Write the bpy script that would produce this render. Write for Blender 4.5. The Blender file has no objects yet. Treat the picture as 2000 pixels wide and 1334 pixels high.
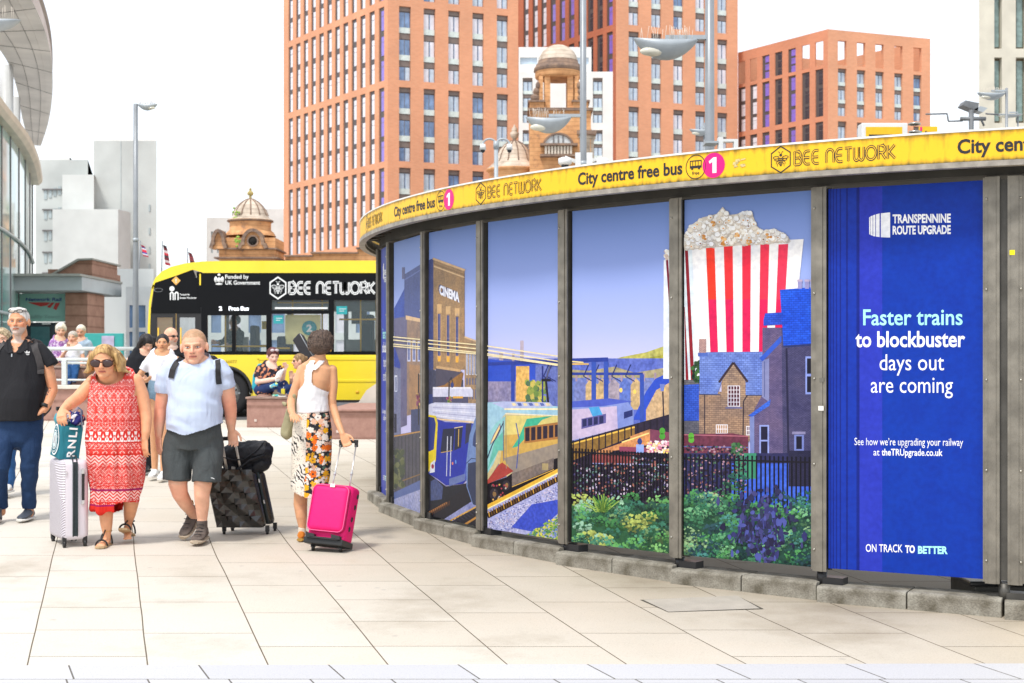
import bpy, bmesh, math, random
from mathutils import Vector, Matrix, noise
import numpy as np
SC = bpy.context.scene
COL = SC.collection
PI = math.pi
# ---------------------------------------------------------------- camera, sky, sun, exposure
F, CZ, HY = 2800.0, 1.8, 705.0          # focal length in photo pixels, eye height, horizon row
cam_d = bpy.data.cameras.new('camera'); cam = bpy.data.objects.new('camera', cam_d); COL.objects.link(cam)
cam.location = (0, 0, CZ); cam.rotation_euler = (PI/2, 0, 0)
cam_d.sensor_width = 36; cam_d.lens = F/2000*36; cam_d.shift_y = (HY-667)/2000
cam_d.clip_start = .1; cam_d.clip_end = 2000
cam_d.dof.use_dof = True; cam_d.dof.focus_distance = 9.6; cam_d.dof.aperture_fstop = 5.6
SC.camera = cam
W = bpy.data.worlds.new('World'); SC.world = W; W.use_nodes = True
wn = W.node_tree; wn.nodes.clear()
sky = wn.nodes.new('ShaderNodeTexSky'); sky.sky_type = 'NISHITA'; sky.sun_disc = False
sky.sun_elevation = math.radians(60); sky.sun_rotation = math.radians(215)
bg1 = wn.nodes.new('ShaderNodeBackground'); bg1.inputs[1].default_value = .05
wn.links.new(sky.outputs[0], bg1.inputs[0])
bg2 = wn.nodes.new('ShaderNodeBackground')       # bright even cloud deck
tc = wn.nodes.new('ShaderNodeTexCoord'); nz = wn.nodes.new('ShaderNodeTexNoise'); nz.inputs['Scale'].default_value = 2.2
nz.inputs['Detail'].default_value = 5
cr = wn.nodes.new('ShaderNodeValToRGB')
cr.color_ramp.elements[0].position = .3; cr.color_ramp.elements[0].color = (.93, .95, .985, 1)
cr.color_ramp.elements[1].position = .7; cr.color_ramp.elements[1].color = (1, 1, 1, 1)
wn.links.new(tc.outputs['Generated'], nz.inputs['Vector']); wn.links.new(nz.outputs[0], cr.inputs[0])
wn.links.new(cr.outputs[0], bg2.inputs[0]); bg2.inputs[1].default_value = .78
ad = wn.nodes.new('ShaderNodeAddShader'); wo = wn.nodes.new('ShaderNodeOutputWorld')
wn.links.new(bg1.outputs[0], ad.inputs[0]); wn.links.new(bg2.outputs[0], ad.inputs[1]); wn.links.new(ad.outputs[0], wo.inputs[0])
sd = bpy.data.lights.new('sun', 'SUN'); sd.energy = 2.3; sd.angle = math.radians(10); sd.color = (1, .965, .91)
sun = bpy.data.objects.new('sun', sd); COL.objects.link(sun)
_el, _az = math.radians(60), math.radians(215)   # azimuth from +Y clockwise: light from behind-left of the camera
sdir = Vector((math.sin(_az)*math.cos(_el), math.cos(_az)*math.cos(_el), math.sin(_el)))
sun.rotation_euler = sdir.to_track_quat('Z', 'Y').to_euler(); sun.location = sdir*50
SC.view_settings.view_transform = 'Standard'; SC.view_settings.look = 'None'
SC.view_settings.exposure = .42; SC.view_settings.gamma = 1
SC.cycles.max_bounces = 6; SC.cycles.transparent_max_bounces = 8

# ---------------------------------------------------------------- helpers
def GZ(Y): return .0275*min(Y, 30.0)
def P(px, py, Y): return Vector(((px-1000)/F*Y, Y, CZ+(HY-py)/F*Y))
def YG(py): return CZ/(.0275+(py-HY)/F)
def srgb(h):
    h = h.lstrip('#'); c = [int(h[i:i+2], 16)/255 for i in (0, 2, 4)]
    return tuple(((x/12.92) if x <= .04045 else ((x+.055)/1.055)**2.4) for x in c)
_M = {}
def mat(name, col=(.5, .5, .5), rough=.6, metal=0, var=.12, vs=6, bump=0, bs=60, coat=0, spec=.4, emit=0, alpha=1, trans=0, uv=False):
    if name in _M: return _M[name]
    if isinstance(col, str): col = srgb(col)
    m = bpy.data.materials.new(name); m.use_nodes = True; t = m.node_tree; b = t.nodes['Principled BSDF']
    b.inputs['Roughness'].default_value = rough; b.inputs['Metallic'].default_value = metal
    b.inputs['Specular IOR Level'].default_value = spec
    b.inputs['Coat Weight'].default_value = coat
    if trans: b.inputs['Transmission Weight'].default_value = trans
    if emit:
        b.inputs['Emission Color'].default_value = (*col, 1); b.inputs['Emission Strength'].default_value = emit
    b.inputs['Alpha'].default_value = alpha
    co = t.nodes.new('ShaderNodeTexCoord')
    if var:
        n = t.nodes.new('ShaderNodeTexNoise'); n.inputs['Scale'].default_value = vs; n.inputs['Detail'].default_value = 4
        t.links.new(co.outputs['Object'], n.inputs['Vector'])
        r = t.nodes.new('ShaderNodeMapRange'); r.inputs[1].default_value = .3; r.inputs[2].default_value = .7
        r.inputs[3].default_value = 1-var; r.inputs[4].default_value = 1+var*.6
        t.links.new(n.outputs[0], r.inputs[0])
        mx = t.nodes.new('ShaderNodeMix'); mx.data_type = 'RGBA'; mx.blend_type = 'MULTIPLY'; mx.inputs[0].default_value = 1
        mx.inputs[6].default_value = (*col, 1); t.links.new(r.outputs[0], mx.inputs[7])
        t.links.new(mx.outputs[2], b.inputs['Base Color'])
    else: b.inputs['Base Color'].default_value = (*col, 1)
    if bump:
        n2 = t.nodes.new('ShaderNodeTexNoise'); n2.inputs['Scale'].default_value = bs; n2.inputs['Detail'].default_value = 3
        t.links.new(co.outputs['Object'], n2.inputs['Vector'])
        bp = t.nodes.new('ShaderNodeBump'); bp.inputs['Strength'].default_value = bump; bp.inputs['Distance'].default_value = .01
        t.links.new(n2.outputs[0], bp.inputs['Height']); t.links.new(bp.outputs[0], b.inputs['Normal'])
    _M[name] = m
    return m
class NT:                                                     # tiny node-writing helper
    def __init__(s, name, rough=.6, spec=.4):
        s.m = bpy.data.materials.new(name); s.m.use_nodes = True; s.t = s.m.node_tree; s.b = s.t.nodes['Principled BSDF']
        s.b.inputs['Roughness'].default_value = rough; s.b.inputs['Specular IOR Level'].default_value = spec
        s.tc = s.t.nodes.new('ShaderNodeTexCoord')
    def n(s, kind, **kw):
        nd = s.t.nodes.new('ShaderNode'+kind)
        for k, v in kw.items():
            if k.startswith('i_'):
                key = k[2:]; key = int(key) if key.isdigit() else key.replace('_', ' ')
                if hasattr(v, 'is_output') or isinstance(v, bpy.types.NodeSocket): s.t.links.new(v, nd.inputs[key])
                else: nd.inputs[key].default_value = v
            else: setattr(nd, k, v)
        return nd
    def math(s, op, a, b=0., c=None):
        nd = s.t.nodes.new('ShaderNodeMath'); nd.operation = op
        for i, v in enumerate((a, b) if c is None else (a, b, c)):
            if isinstance(v, bpy.types.NodeSocket): s.t.links.new(v, nd.inputs[i])
            else: nd.inputs[i].default_value = v
        return nd.outputs[0]
    def mix(s, f, a, b, bt='MIX'):
        nd = s.t.nodes.new('ShaderNodeMix'); nd.data_type = 'RGBA'; nd.blend_type = bt
        for i, v in ((0, f), (6, a), (7, b)):
            if isinstance(v, bpy.types.NodeSocket): s.t.links.new(v, nd.inputs[i])
            elif i == 0: nd.inputs[0].default_value = v
            else: nd.inputs[i].default_value = (*v[:3], 1)
        return nd.outputs[2]
    def ramp(s, f, els, interp='LINEAR'):
        nd = s.t.nodes.new('ShaderNodeValToRGB'); nd.color_ramp.interpolation = interp
        e = nd.color_ramp.elements
        e[0].position = els[0][0]; e[0].color = (*els[0][1][:3], 1); e[-1].position = els[-1][0]; e[-1].color = (*els[-1][1][:3], 1)
        for p, c in els[1:-1]: q = e.new(p); q.color = (*c[:3], 1)
        s.t.links.new(f, nd.inputs[0]); return nd.outputs[0]
    def xyz(s, src):
        nd = s.t.nodes.new('ShaderNodeSeparateXYZ'); s.t.links.new(src, nd.inputs[0]); return nd.outputs
    def vec(s, x, y, z=0.):
        nd = s.t.nodes.new('ShaderNodeCombineXYZ')
        for i, v in enumerate((x, y, z)):
            if isinstance(v, bpy.types.NodeSocket): s.t.links.new(v, nd.inputs[i])
            else: nd.inputs[i].default_value = v
        return nd.outputs[0]
    def out(s, col, bump=None, bs=.3, bd=.01):
        s.t.links.new(col, s.b.inputs['Base Color'])
        if bump is not None:
            bp = s.n('Bump'); bp.inputs['Strength'].default_value = bs; bp.inputs['Distance'].default_value = bd
            s.t.links.new(bump, bp.inputs['Height']); s.t.links.new(bp.outputs[0], s.b.inputs['Normal'])
        return s.m

def tag(o, label=None, cat=None, group=None, kind=None):
    if label: o['label'] = label
    if cat: o['category'] = cat
    if group: o['group'] = group
    if kind: o['kind'] = kind
    return o
def empty(name, loc, label, cat, group=None, rz=0):
    o = bpy.data.objects.new(name, None); COL.objects.link(o); o.location = loc; o.rotation_euler = (0, 0, rz)
    o.empty_display_size = .2
    return tag(o, label, cat, group)
def copy_tree(o, parent=None):
    c = o.copy(); COL.objects.link(c); c.parent = parent
    for ch in [x for x in bpy.data.objects if x.parent is o]: copy_tree(ch, c)
    return c
class MB:                                                     # one mesh built up from pieces
    def __init__(s): s.v = []; s.f = []; s.m = []; s.uv = []; s.mats = []; s.sm = []
    def mi(s, m):
        if m not in s.mats: s.mats.append(m)
        return s.mats.index(m)
    def add(s, vs, fs, m=None, smooth=False, uvs=None):
        o = len(s.v); s.v += [tuple(p) for p in vs]; k = s.mi(m) if m else 0
        for f in fs: s.f.append([i+o for i in f]); s.m.append(k); s.sm.append(smooth)
        s.uv += list(uvs) if uvs else [(p[0], p[2]) for p in vs]
        return s
    def box(s, a, b, m=None, R=None, bev=0):
        x0, y0, z0 = a; x1, y1, z1 = b
        if bev:
            bm = bmesh.new(); bmesh.ops.create_cube(bm, size=1)
            for v in bm.verts: v.co = Vector(((x0+x1)/2+v.co.x*(x1-x0), (y0+y1)/2+v.co.y*(y1-y0), (z0+z1)/2+v.co.z*(z1-z0)))
            bmesh.ops.bevel(bm, geom=bm.edges[:], offset=bev, segments=3, affect='EDGES', profile=.6)
            bm.verts.index_update(); vs = [v.co.copy() for v in bm.verts]; fs = [[v.index for v in f.verts] for f in bm.faces]; bm.free()
        else:
            vs = [Vector(p) for p in ((x0,y0,z0),(x1,y0,z0),(x1,y1,z0),(x0,y1,z0),(x0,y0,z1),(x1,y0,z1),(x1,y1,z1),(x0,y1,z1))]
            fs = [(0,3,2,1),(4,5,6,7),(0,1,5,4),(1,2,6,5),(2,3,7,6),(3,0,4,7)]
        if R is not None: vs = [R@p for p in vs]
        return s.add(vs, fs, m, smooth=False)
    def tube(s, pts, rad, m=None, n=12, cap=True, flat=1, ref=None, smooth=True):
        pts = [Vector(p) for p in pts]; N = len(pts)
        if not isinstance(rad, (list, tuple)): rad = [rad]*N
        vs = []; fs = []
        prev = None
        for i, p in enumerate(pts):
            t = (pts[min(i+1, N-1)]-pts[max(i-1, 0)]).normalized()
            if prev is None:
                a = Vector(ref) if ref else (Vector((0, 0, 1)) if abs(t.z) < .9 else Vector((1, 0, 0)))
            else: a = prev
            a = (a-t*a.dot(t)).normalized(); b = t.cross(a); prev = a
            for k in range(n):
                q = 2*PI*k/n; vs.append(p+a*math.cos(q)*rad[i]+b*math.sin(q)*rad[i]*flat)
        for i in range(N-1):
            for k in range(n):
                fs.append((i*n+k, i*n+(k+1) % n, (i+1)*n+(k+1) % n, (i+1)*n+k))
        if cap: fs.append(tuple(range(n))[::-1]); fs.append(tuple(range((N-1)*n, N*n)))
        return s.add(vs, fs, m, smooth=smooth)
    def lathe(s, prof, c=(0, 0, 0), m=None, n=24, arc=(0, 2*PI), smooth=True):
        vs = []; fs = []; N = len(prof); full = abs(arc[1]-arc[0]-2*PI) < 1e-6; K = n if full else n+1
        for r, z in prof:
            for k in range(K):
                q = arc[0]+(arc[1]-arc[0])*k/n; vs.append((c[0]+r*math.cos(q), c[1]+r*math.sin(q), c[2]+z))
        for i in range(N-1):
            for k in range(n):
                k2 = (k+1) % K if full else k+1
                fs.append((i*K+k, i*K+k2, (i+1)*K+k2, (i+1)*K+k))
        return s.add(vs, fs, m, smooth=smooth)
    def ell(s, c, r, m=None, n=14, R=None, smooth=True):
        vs = []; fs = []; h = n//2+1
        for i in range(h+1):
            th = PI*i/h
            for k in range(n):
                q = 2*PI*k/n; p = Vector((r[0]*math.sin(th)*math.cos(q), r[1]*math.sin(th)*math.sin(q), r[2]*math.cos(th)))
                if R is not None: p = R@p
                vs.append(p+Vector(c))
        for i in range(h):
            for k in range(n): fs.append((i*n+k, (i+1)*n+k, (i+1)*n+(k+1) % n, i*n+(k+1) % n))
        return s.add(vs, fs, m, smooth=smooth)
    def prism(s, poly, d, m=None):                            # poly: list of 3D points (planar), d: thickness vector
        n = len(poly); A = [Vector(p) for p in poly]; B = [p+Vector(d) for p in A]
        fs = [tuple(range(n)), tuple(range(2*n-1, n-1, -1))]+[(k, n+k, n+(k+1) % n, (k+1) % n) for k in range(n)]
        return s.add(A+B, fs, m)
    def build(s, name, m=None, parent=None, loc=None, recalc=True, bev=0):
        me = bpy.data.meshes.new(name); me.from_pydata(s.v, [], s.f)
        uvl = me.uv_layers.new(name='UVMap')
        if len(me.loops):
            idx = np.zeros(len(me.loops), dtype=np.int32); me.loops.foreach_get('vertex_index', idx)
            u = np.array(s.uv, dtype=np.float32)[idx]; uvl.data.foreach_set('uv', u.ravel())
        if s.mats:
            for mm in s.mats: me.materials.append(mm)
            me.polygons.foreach_set('material_index', s.m)
        elif m: me.materials.append(m)
        me.polygons.foreach_set('use_smooth', s.sm)
        if recalc:
            bm = bmesh.new(); bm.from_mesh(me); bmesh.ops.recalc_face_normals(bm, faces=bm.faces[:]); bm.to_mesh(me); bm.free()
        me.update()
        o = bpy.data.objects.new(name, me); COL.objects.link(o)
        if parent: o.parent = parent
        if loc: o.location = loc
        if bev:
            b = o.modifiers.new('bevel', 'BEVEL'); b.width = bev; b.segments = 2; b.limit_method = 'ANGLE'; b.angle_limit = math.radians(40)
        return o
_T = {}
def textgeo(s, bold=0.0, space=1.0):
    """2D triangles of a string, cap height 1, starting at x=0"""
    k = (s, bold, space)
    if k in _T: return _T[k]
    cu = bpy.data.curves.new('t', 'FONT'); cu.body = s; cu.size = 1; cu.resolution_u = 3; cu.offset = bold; cu.space_character = space
    cu.fill_mode = 'FRONT'
    o = bpy.data.objects.new('t', cu); COL.objects.link(o); dg = bpy.context.evaluated_depsgraph_get()
    me = bpy.data.meshes.new_from_object(o.evaluated_get(dg)); vs = [(v.co.x, v.co.y) for v in me.vertices]; fs = [tuple(p.vertices) for p in me.polygons]
    bpy.data.objects.remove(o); bpy.data.curves.remove(cu); bpy.data.meshes.remove(me)
    cap = .729+2*bold
    x0 = min(v[0] for v in vs); x1 = max(v[0] for v in vs)
    vs = [((x-x0)/(x1-x0), (y+bold)/cap) for x, y in vs]       # x 0..1, y in cap heights
    _T[k] = (vs, fs); return _T[k]
def stroke2d(path, w, closed=False):
    """polyline band in 2D -> verts, quads"""
    vs = []; fs = []; N = len(path); pts = [Vector(p) for p in path]
    for i, p in enumerate(pts):
        if closed: a, b = pts[i-1], pts[(i+1) % N]
        else: a, b = pts[max(i-1, 0)], pts[min(i+1, N-1)]
        t = (b-a); t = t.normalized() if t.length > 1e-9 else Vector((1, 0)); nrm = Vector((-t.y, t.x))
        if (closed or 0 < i < N-1):
            t1 = (p-pts[i-1]).normalized(); c = max(.5, abs(Vector((-t1.y, t1.x)).dot(nrm))); ww = w/2/c
        else: ww = w/2
        vs += [tuple(p+nrm*ww), tuple(p-nrm*ww)]
    for i in range(N if closed else N-1):
        j = (i+1) % N; fs.append((2*i, 2*i+1, 2*j+1, 2*j))
    return vs, fs
def arc2(cx, cy, rx, ry, a0, a1, n=8):
    return [(cx+rx*math.cos(math.radians(a0+(a1-a0)*k/n)), cy+ry*math.sin(math.radians(a0+(a1-a0)*k/n))) for k in range(n+1)]
# inline display letters used by the bus network's wordmark, height 1
GL = {
 'B': (.62, [[(.0, .0), (.0, 1), (.36, 1)]+arc2(.36, .76, .22, .24, 90, -90)+[(.1, .52)], [(.3, .52)]+arc2(.36, .26, .26, .26, 90, -90)+[(.0, 0)]]),
 'E': (.6, [[(.6, 1)]+arc2(.32, .5, .32, .5, 90, 270, 12)+[(.6, 0)], [(.02, .5), (.56, .5)]]),
 'N': (.66, [[(.0, 0)]+arc2(.33, .62, .33, .38, 180, 0, 12)+[(.66, 0)]]),
 'T': (.62, [[(0, 1), (.62, 1)], [(.31, .95), (.31, 0)]]),
 'W': (.86, [[(0, 1)]+arc2(.215, .3, .215, .3, 180, 360, 8)+[(.43, 1)], [(.43, 1)]+arc2(.645, .3, .215, .3, 180, 360, 8)+[(.86, 1)]]),
 'O': (.86, [arc2(.43, .5, .43, .5, 0, 360, 20)]),
 'R': (.62, [[(0, 0), (0, 1), (.36, 1)]+arc2(.36, .74, .22, .26, 90, -90)+[(.1, .48)], [(.28, .48), (.62, 0)]]),
 'K': (.6, [[(0, 0), (0, 1)], [(.58, 1), (.08, .5), (.6, 0)]]), ' ': (.3, [])}
def wordmark(s, w, gap=.2):
    vs = []; fs = []; x = 0
    for ch in s:
        wd, paths = GL[ch]
        for p in paths:
            v, f = stroke2d([(a+x, b) for a, b in p], w); o = len(vs); vs += v; fs += [tuple(i+o for i in q) for q in f]
        x += wd+gap
    x -= gap
    return [(a/x, b) for a, b in vs], fs
def beegeo():
    """emblem: hexagon outline with a bee, unit half-height 1"""
    vs = []; fs = []
    def addp(v, f):
        o = len(vs); vs.extend(v); fs.extend([tuple(i+o for i in q) for q in f])
    hexp = [(math.sin(math.radians(60*k))*.98, math.cos(math.radians(60*k))) for k in range(6)]
    addp(*stroke2d(hexp, .09, True))
    def disc(cx, cy, rx, ry, rot=0):
        v = []; 
        for k in range(12):
            a = 2*PI*k/12; x, y = rx*math.cos(a), ry*math.sin(a); v.append((cx+x*math.cos(rot)-y*math.sin(rot), cy+x*math.sin(rot)+y*math.cos(rot)))
        addp(v, [tuple(range(12))])
    disc(0, .33, .13, .1)
    for k, (y, w) in enumerate(((.12, .15), (-.02, .2), (-.16, .2), (-.3, .16), (-.42, .09))): addp([(-w, y), (w, y), (w*.95, y-.085), (-w*.95, y-.085)], [(0, 1, 2, 3)])
    for s in (-1, 1):
        addp(*stroke2d([(s*.05, .4), (s*.12, .58), (s*.24, .6)], .045))
        addp(*stroke2d(arc2(s*.42, .16, .27, .1, 0, 360, 12), .05)); addp(*stroke2d(arc2(s*.36, .0, .2, .08, 0, 360, 12), .05))
        addp(*stroke2d([(s*.15, -.08), (s*.36, -.16), (s*.42, -.34)], .045)); addp(*stroke2d([(s*.14, -.22), (s*.3, -.34), (s*.3, -.52)], .045))
    return vs, fs
# ---------------------------------------------------------------- ground
def paving_mat():
    n = NT('paving', .75, .3); o = n.xyz(n.tc.outputs['Object'])
    u = n.math('ADD', n.math('ADD', o[0], n.math('MULTIPLY', o[1], .283)), .41)
    wob = n.n('TexNoise', i_Scale=.35); n.t.links.new(n.tc.outputs['Object'], wob.inputs['Vector'])
    u = n.math('ADD', u, n.math('MULTIPLY', n.math('SUBTRACT', wob.outputs[0], .5), .05))
    br = n.n('TexBrick', offset=.37, offset_frequency=2, squash=.72, squash_frequency=3)
    n.t.links.new(n.vec(o[1], u), br.inputs['Vector'])
    br.inputs['Scale'].default_value = 1; br.inputs['Mortar Size'].default_value = .0045; br.inputs['Mortar Smooth'].default_value = .3
    br.inputs['Brick Width'].default_value = .92; br.inputs['Row Height'].default_value = .629
    br.inputs['Color1'].default_value = (.595, .553, .485, 1); br.inputs['Color2'].default_value = (.635, .60, .54, 1); br.inputs['Mortar'].default_value = (.13, .105, .07, 1)
    big = n.n('TexNoise', i_Scale=.9, i_Detail=9., i_Roughness=.62); n.t.links.new(n.tc.outputs['Object'], big.inputs['Vector'])
    c = n.mix(1., br.outputs[0], n.ramp(big.outputs[0], [(.28, (.74, .71, .66)), (.46, (.98, .975, .96)), (.62, (1.02, 1.0, .98)), (.8, (.95, .90, .82))]), 'MULTIPLY')
    sp = n.n('TexNoise', i_Scale=120., i_Detail=3.); n.t.links.new(n.tc.outputs['Object'], sp.inputs['Vector'])
    c = n.mix(1., c, n.ramp(sp.outputs[0], [(.3, (.86, .85, .83)), (.5, (1, 1, 1))]), 'MULTIPLY')
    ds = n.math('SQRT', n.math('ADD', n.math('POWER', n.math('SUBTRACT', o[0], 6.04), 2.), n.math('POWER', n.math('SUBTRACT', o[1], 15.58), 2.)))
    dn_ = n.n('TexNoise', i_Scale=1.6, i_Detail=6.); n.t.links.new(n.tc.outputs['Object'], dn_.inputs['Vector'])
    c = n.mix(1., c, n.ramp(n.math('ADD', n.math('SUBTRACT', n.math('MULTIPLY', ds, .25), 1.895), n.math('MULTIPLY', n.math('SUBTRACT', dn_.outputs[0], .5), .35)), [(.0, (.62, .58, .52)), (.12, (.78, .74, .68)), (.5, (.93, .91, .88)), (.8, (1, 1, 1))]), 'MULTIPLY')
    gum = n.n('TexVoronoi', i_Scale=3.1); n.t.links.new(n.tc.outputs['Object'], gum.inputs['Vector'])
    c = n.mix(n.ramp(gum.outputs['Distance'], [(.0, (.6, .6, .6)), (.045, (.5, .5, .5)), (.08, (0, 0, 0))]), c, (.36, .33, .3))
    return n.out(c, n.math('SUBTRACT', sp.outputs[0], n.math('MULTIPLY', br.outputs['Fac'], 4.)), .35, .004)
def strip_mat():
    n = NT('granite strip', .6, .35); o = n.xyz(n.tc.outputs['Object'])
    u = n.math('ADD', o[0], n.math('MULTIPLY', o[1], .40))
    br = n.n('TexBrick', offset=.43, offset_frequency=2, squash=.6, squash_frequency=2)
    n.t.links.new(n.vec(u, n.math('ADD', o[1], .6)), br.inputs['Vector'])
    br.inputs['Scale'].default_value = 1; br.inputs['Mortar Size'].default_value = .005
    br.inputs['Brick Width'].default_value = .68; br.inputs['Row Height'].default_value = .6
    br.inputs['Color1'].default_value = (.50, .50, .515, 1); br.inputs['Color2'].default_value = (.57, .57, .58, 1); br.inputs['Mortar'].default_value = (.12, .11, .09, 1)
    sp = n.n('TexNoise', i_Scale=150., i_Detail=3.); n.t.links.new(n.tc.outputs['Object'], sp.inputs['Vector'])
    c = n.mix(1., br.outputs[0], n.ramp(sp.outputs[0], [(.3, (.85, .85, .87)), (.55, (1, 1, 1))]), 'MULTIPLY')
    return n.out(c, br.outputs['Fac'], -.3, .004)
def sheet(name, xa, xb, ya, yb, m, dz, nx=2):
    ys = [y for y in (ya, yb)]
    if ya < 30 < yb: ys = [ya, 30, yb]
    v = []; f = []
    for y in ys: v += [(xa, y, GZ(y)+dz), (xb, y, GZ(y)+dz)]
    for i in range(len(ys)-1): f.append((2*i, 2*i+1, 2*i+3, 2*i+2))
    return tag(MB().add(v, f, m).build(name, recalc=False), kind='structure')
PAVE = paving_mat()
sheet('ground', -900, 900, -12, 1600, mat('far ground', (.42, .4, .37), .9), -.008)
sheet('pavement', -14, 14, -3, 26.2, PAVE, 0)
tag(MB().add([(-14, 7.12, GZ(7.12)+.004), (14, 7.12, GZ(7.12)+.004), (14, 7.62, GZ(7.62)+.004), (-14, 7.40, GZ(7.40)+.004)], [(0, 1, 2, 3)], strip_mat()).build('paving_strip', recalc=False), kind='structure')
sheet('road', -40, 60, 26.2, 34, mat('asphalt', (.10, .10, .105), .9, var=.25, vs=3, bump=.4, bs=90), -.004)
# recessed inspection cover in the paving
cov = empty('inspection_cover', (1.2, YG(1180), GZ(YG(1180))), 'square stone-filled inspection cover with dark corners set in the paving', 'inspection cover')
Yc = YG(1180)
def gp(px, py, dz=.002):
    Y = YG(py); return Vector(((px-1000)/F*Y, Y, GZ(Y)+dz))-cov.location
q = [gp(1250, 1172), (gp(1440, 1164)), gp(1492, 1190), gp(1305, 1196)]
MB().add(q, [(0, 1, 2, 3)]).build('rim', mat('cover rim', (.09, .08, .06), .8), cov, recalc=False)
cc = sum(q, Vector())/4
q2 = [cc+(p-cc)*k+Vector((0, 0, .0015)) for p, k in zip(q, (.95, .995, .935, .995))]
MB().add(q2, [(0, 1, 2, 3)]).build('stone_infill', mat('cover infill', (.43, .39, .33), .8, bump=.4, bs=120), cov, recalc=False)
# ---------------------------------------------------------------- curved shelter with poster panels
KC = Vector((6.04, 15.58)); KR = 7.46            # circle of the posts
FC = Vector((5.58, 15.20)); FR = 7.15            # circle of the fascia
def hit(px, c, r, far=False):
    d = Vector(((px-1000)/F, 1)); a = d.dot(d); b = -2*d.dot(c); q = c.dot(c)-r*r; D = max(b*b-4*a*q, 0)
    return d*((-b+(1 if far else -1)*math.sqrt(D))/2/a)
def fang(px): p = hit(px, FC, FR)-FC; return math.atan2(p.y, p.x) % (2*PI)
def fpt(a, r=FR): return Vector((FC.x+r*math.cos(a), FC.y+r*math.sin(a)))
shel = empty('bus_shelter', (KC.x, KC.y-KR, GZ(8.1)), 'curved shelter wall of tall poster panels between steel posts under a yellow fascia', 'bus shelter')
SO = Vector(shel.location)
PX = [741.5, 762, 830.5, 942, 1104.5, 1324.5, 1603.5, 1961, 2380]
PT = [hit(x, KC, KR) for x in PX]
EDGE = [(744.5, 759), (769.5, 824.5), (838, 934.5), (953.5, 1093.5), (1118, 1312.5), (1337, 1590), (1618, 1927), (1998, 2340)]
ZB, ZT = CZ-1.342, CZ+1.112
steel = mat('galvanised steel', (.235, .215, .18), .45, .55, var=.3, vs=9, bump=.15, bs=30)
steel_d = mat('dark steel', (.10, .095, .085), .5, .5, var=.3, vs=7)
black = mat('black rubber', (.012, .012, .013), .6, var=.1)
blackpaint = mat('black paint', (.02, .02, .022), .35, var=.2)
for i, p in enumerate(PT):
    c3 = Vector((p.x, p.y, 0)); out = (p-KC).normalized(); nrm = Vector((out.x, out.y, 0)); tan = Vector((-out.y, out.x, 0))
    if tan.x < 0: tan = -tan
    R = Matrix((tan, -nrm, Vector((0, 0, 1)))).transposed().to_4x4(); R.translation = c3-SO
    wide = (i == 7)
    offs = (-.066, .066) if wide else (0,)
    for oi, ox in enumerate(offs):
        m = MB(); w = .043 if wide else .046
        m.box((ox-w, -.03, ZB-.02), (ox+w, -.018, ZT+.015))                    # front flange
        m.box((ox-w-.012 if ox <= 0 else ox+w-.002, -.026, ZB-.01), (ox-w+.002 if ox <= 0 else ox+w+.012, .05, ZT+.01))
        m.box((ox-.022, -.036, ZB-.02), (ox+.022, -.0305, ZT+.013))            # raised centre rib
        m.box((ox-.012, -.018, ZB), (ox+.012, .07, ZT), steel_d)
        m.box((ox-w, .071, ZB-.02), (ox+w, .083, ZT+.015), steel_d)
        m.mats[0:0] = []
        m.m = [0 if k < 0 else k for k in m.m]
        m2 = MB(); m2.v, m2.f, m2.sm, m2.uv = [tuple(R@Vector(v)) for v in m.v], m.f, m.sm, m.uv
        m2.mats = [steel, steel_d]; nb = len(m.f); m2.m = [0]*18+[1]*(nb-18)
        po = m2.build('post', parent=shel)
        b = MB()
        for k in range(5):
            z = ZB+.12+k*(ZT-ZB-.24)/4; c = R@Vector((ox-.034 if oi == 0 else ox+.034, -.033, z))
            b.ell(c, (.008, .008, .008), n=8)
        b.build('bolt', mat('bolt steel', (.45, .43, .38), .3, .8, var=.1), po)
    if wide: MB().box((-.028, .0, ZB), (.028, .06, ZT), R=R).build('dark_gap_filler', steel_d, shel)  # dark box added so the gap between the paired posts stays dark
    f = MB(); zg = GZ(p.y)+.09
    f.tube([R@Vector((0, .02, zg)), R@Vector((0, .02, ZB-.02))], .034, n=12)
    f.box((-.0, -.01, zg), (.15, .09, zg+.055), R=R)
    f.build('post_foot', steel_d if i > 6 else blackpaint, shel)
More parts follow.
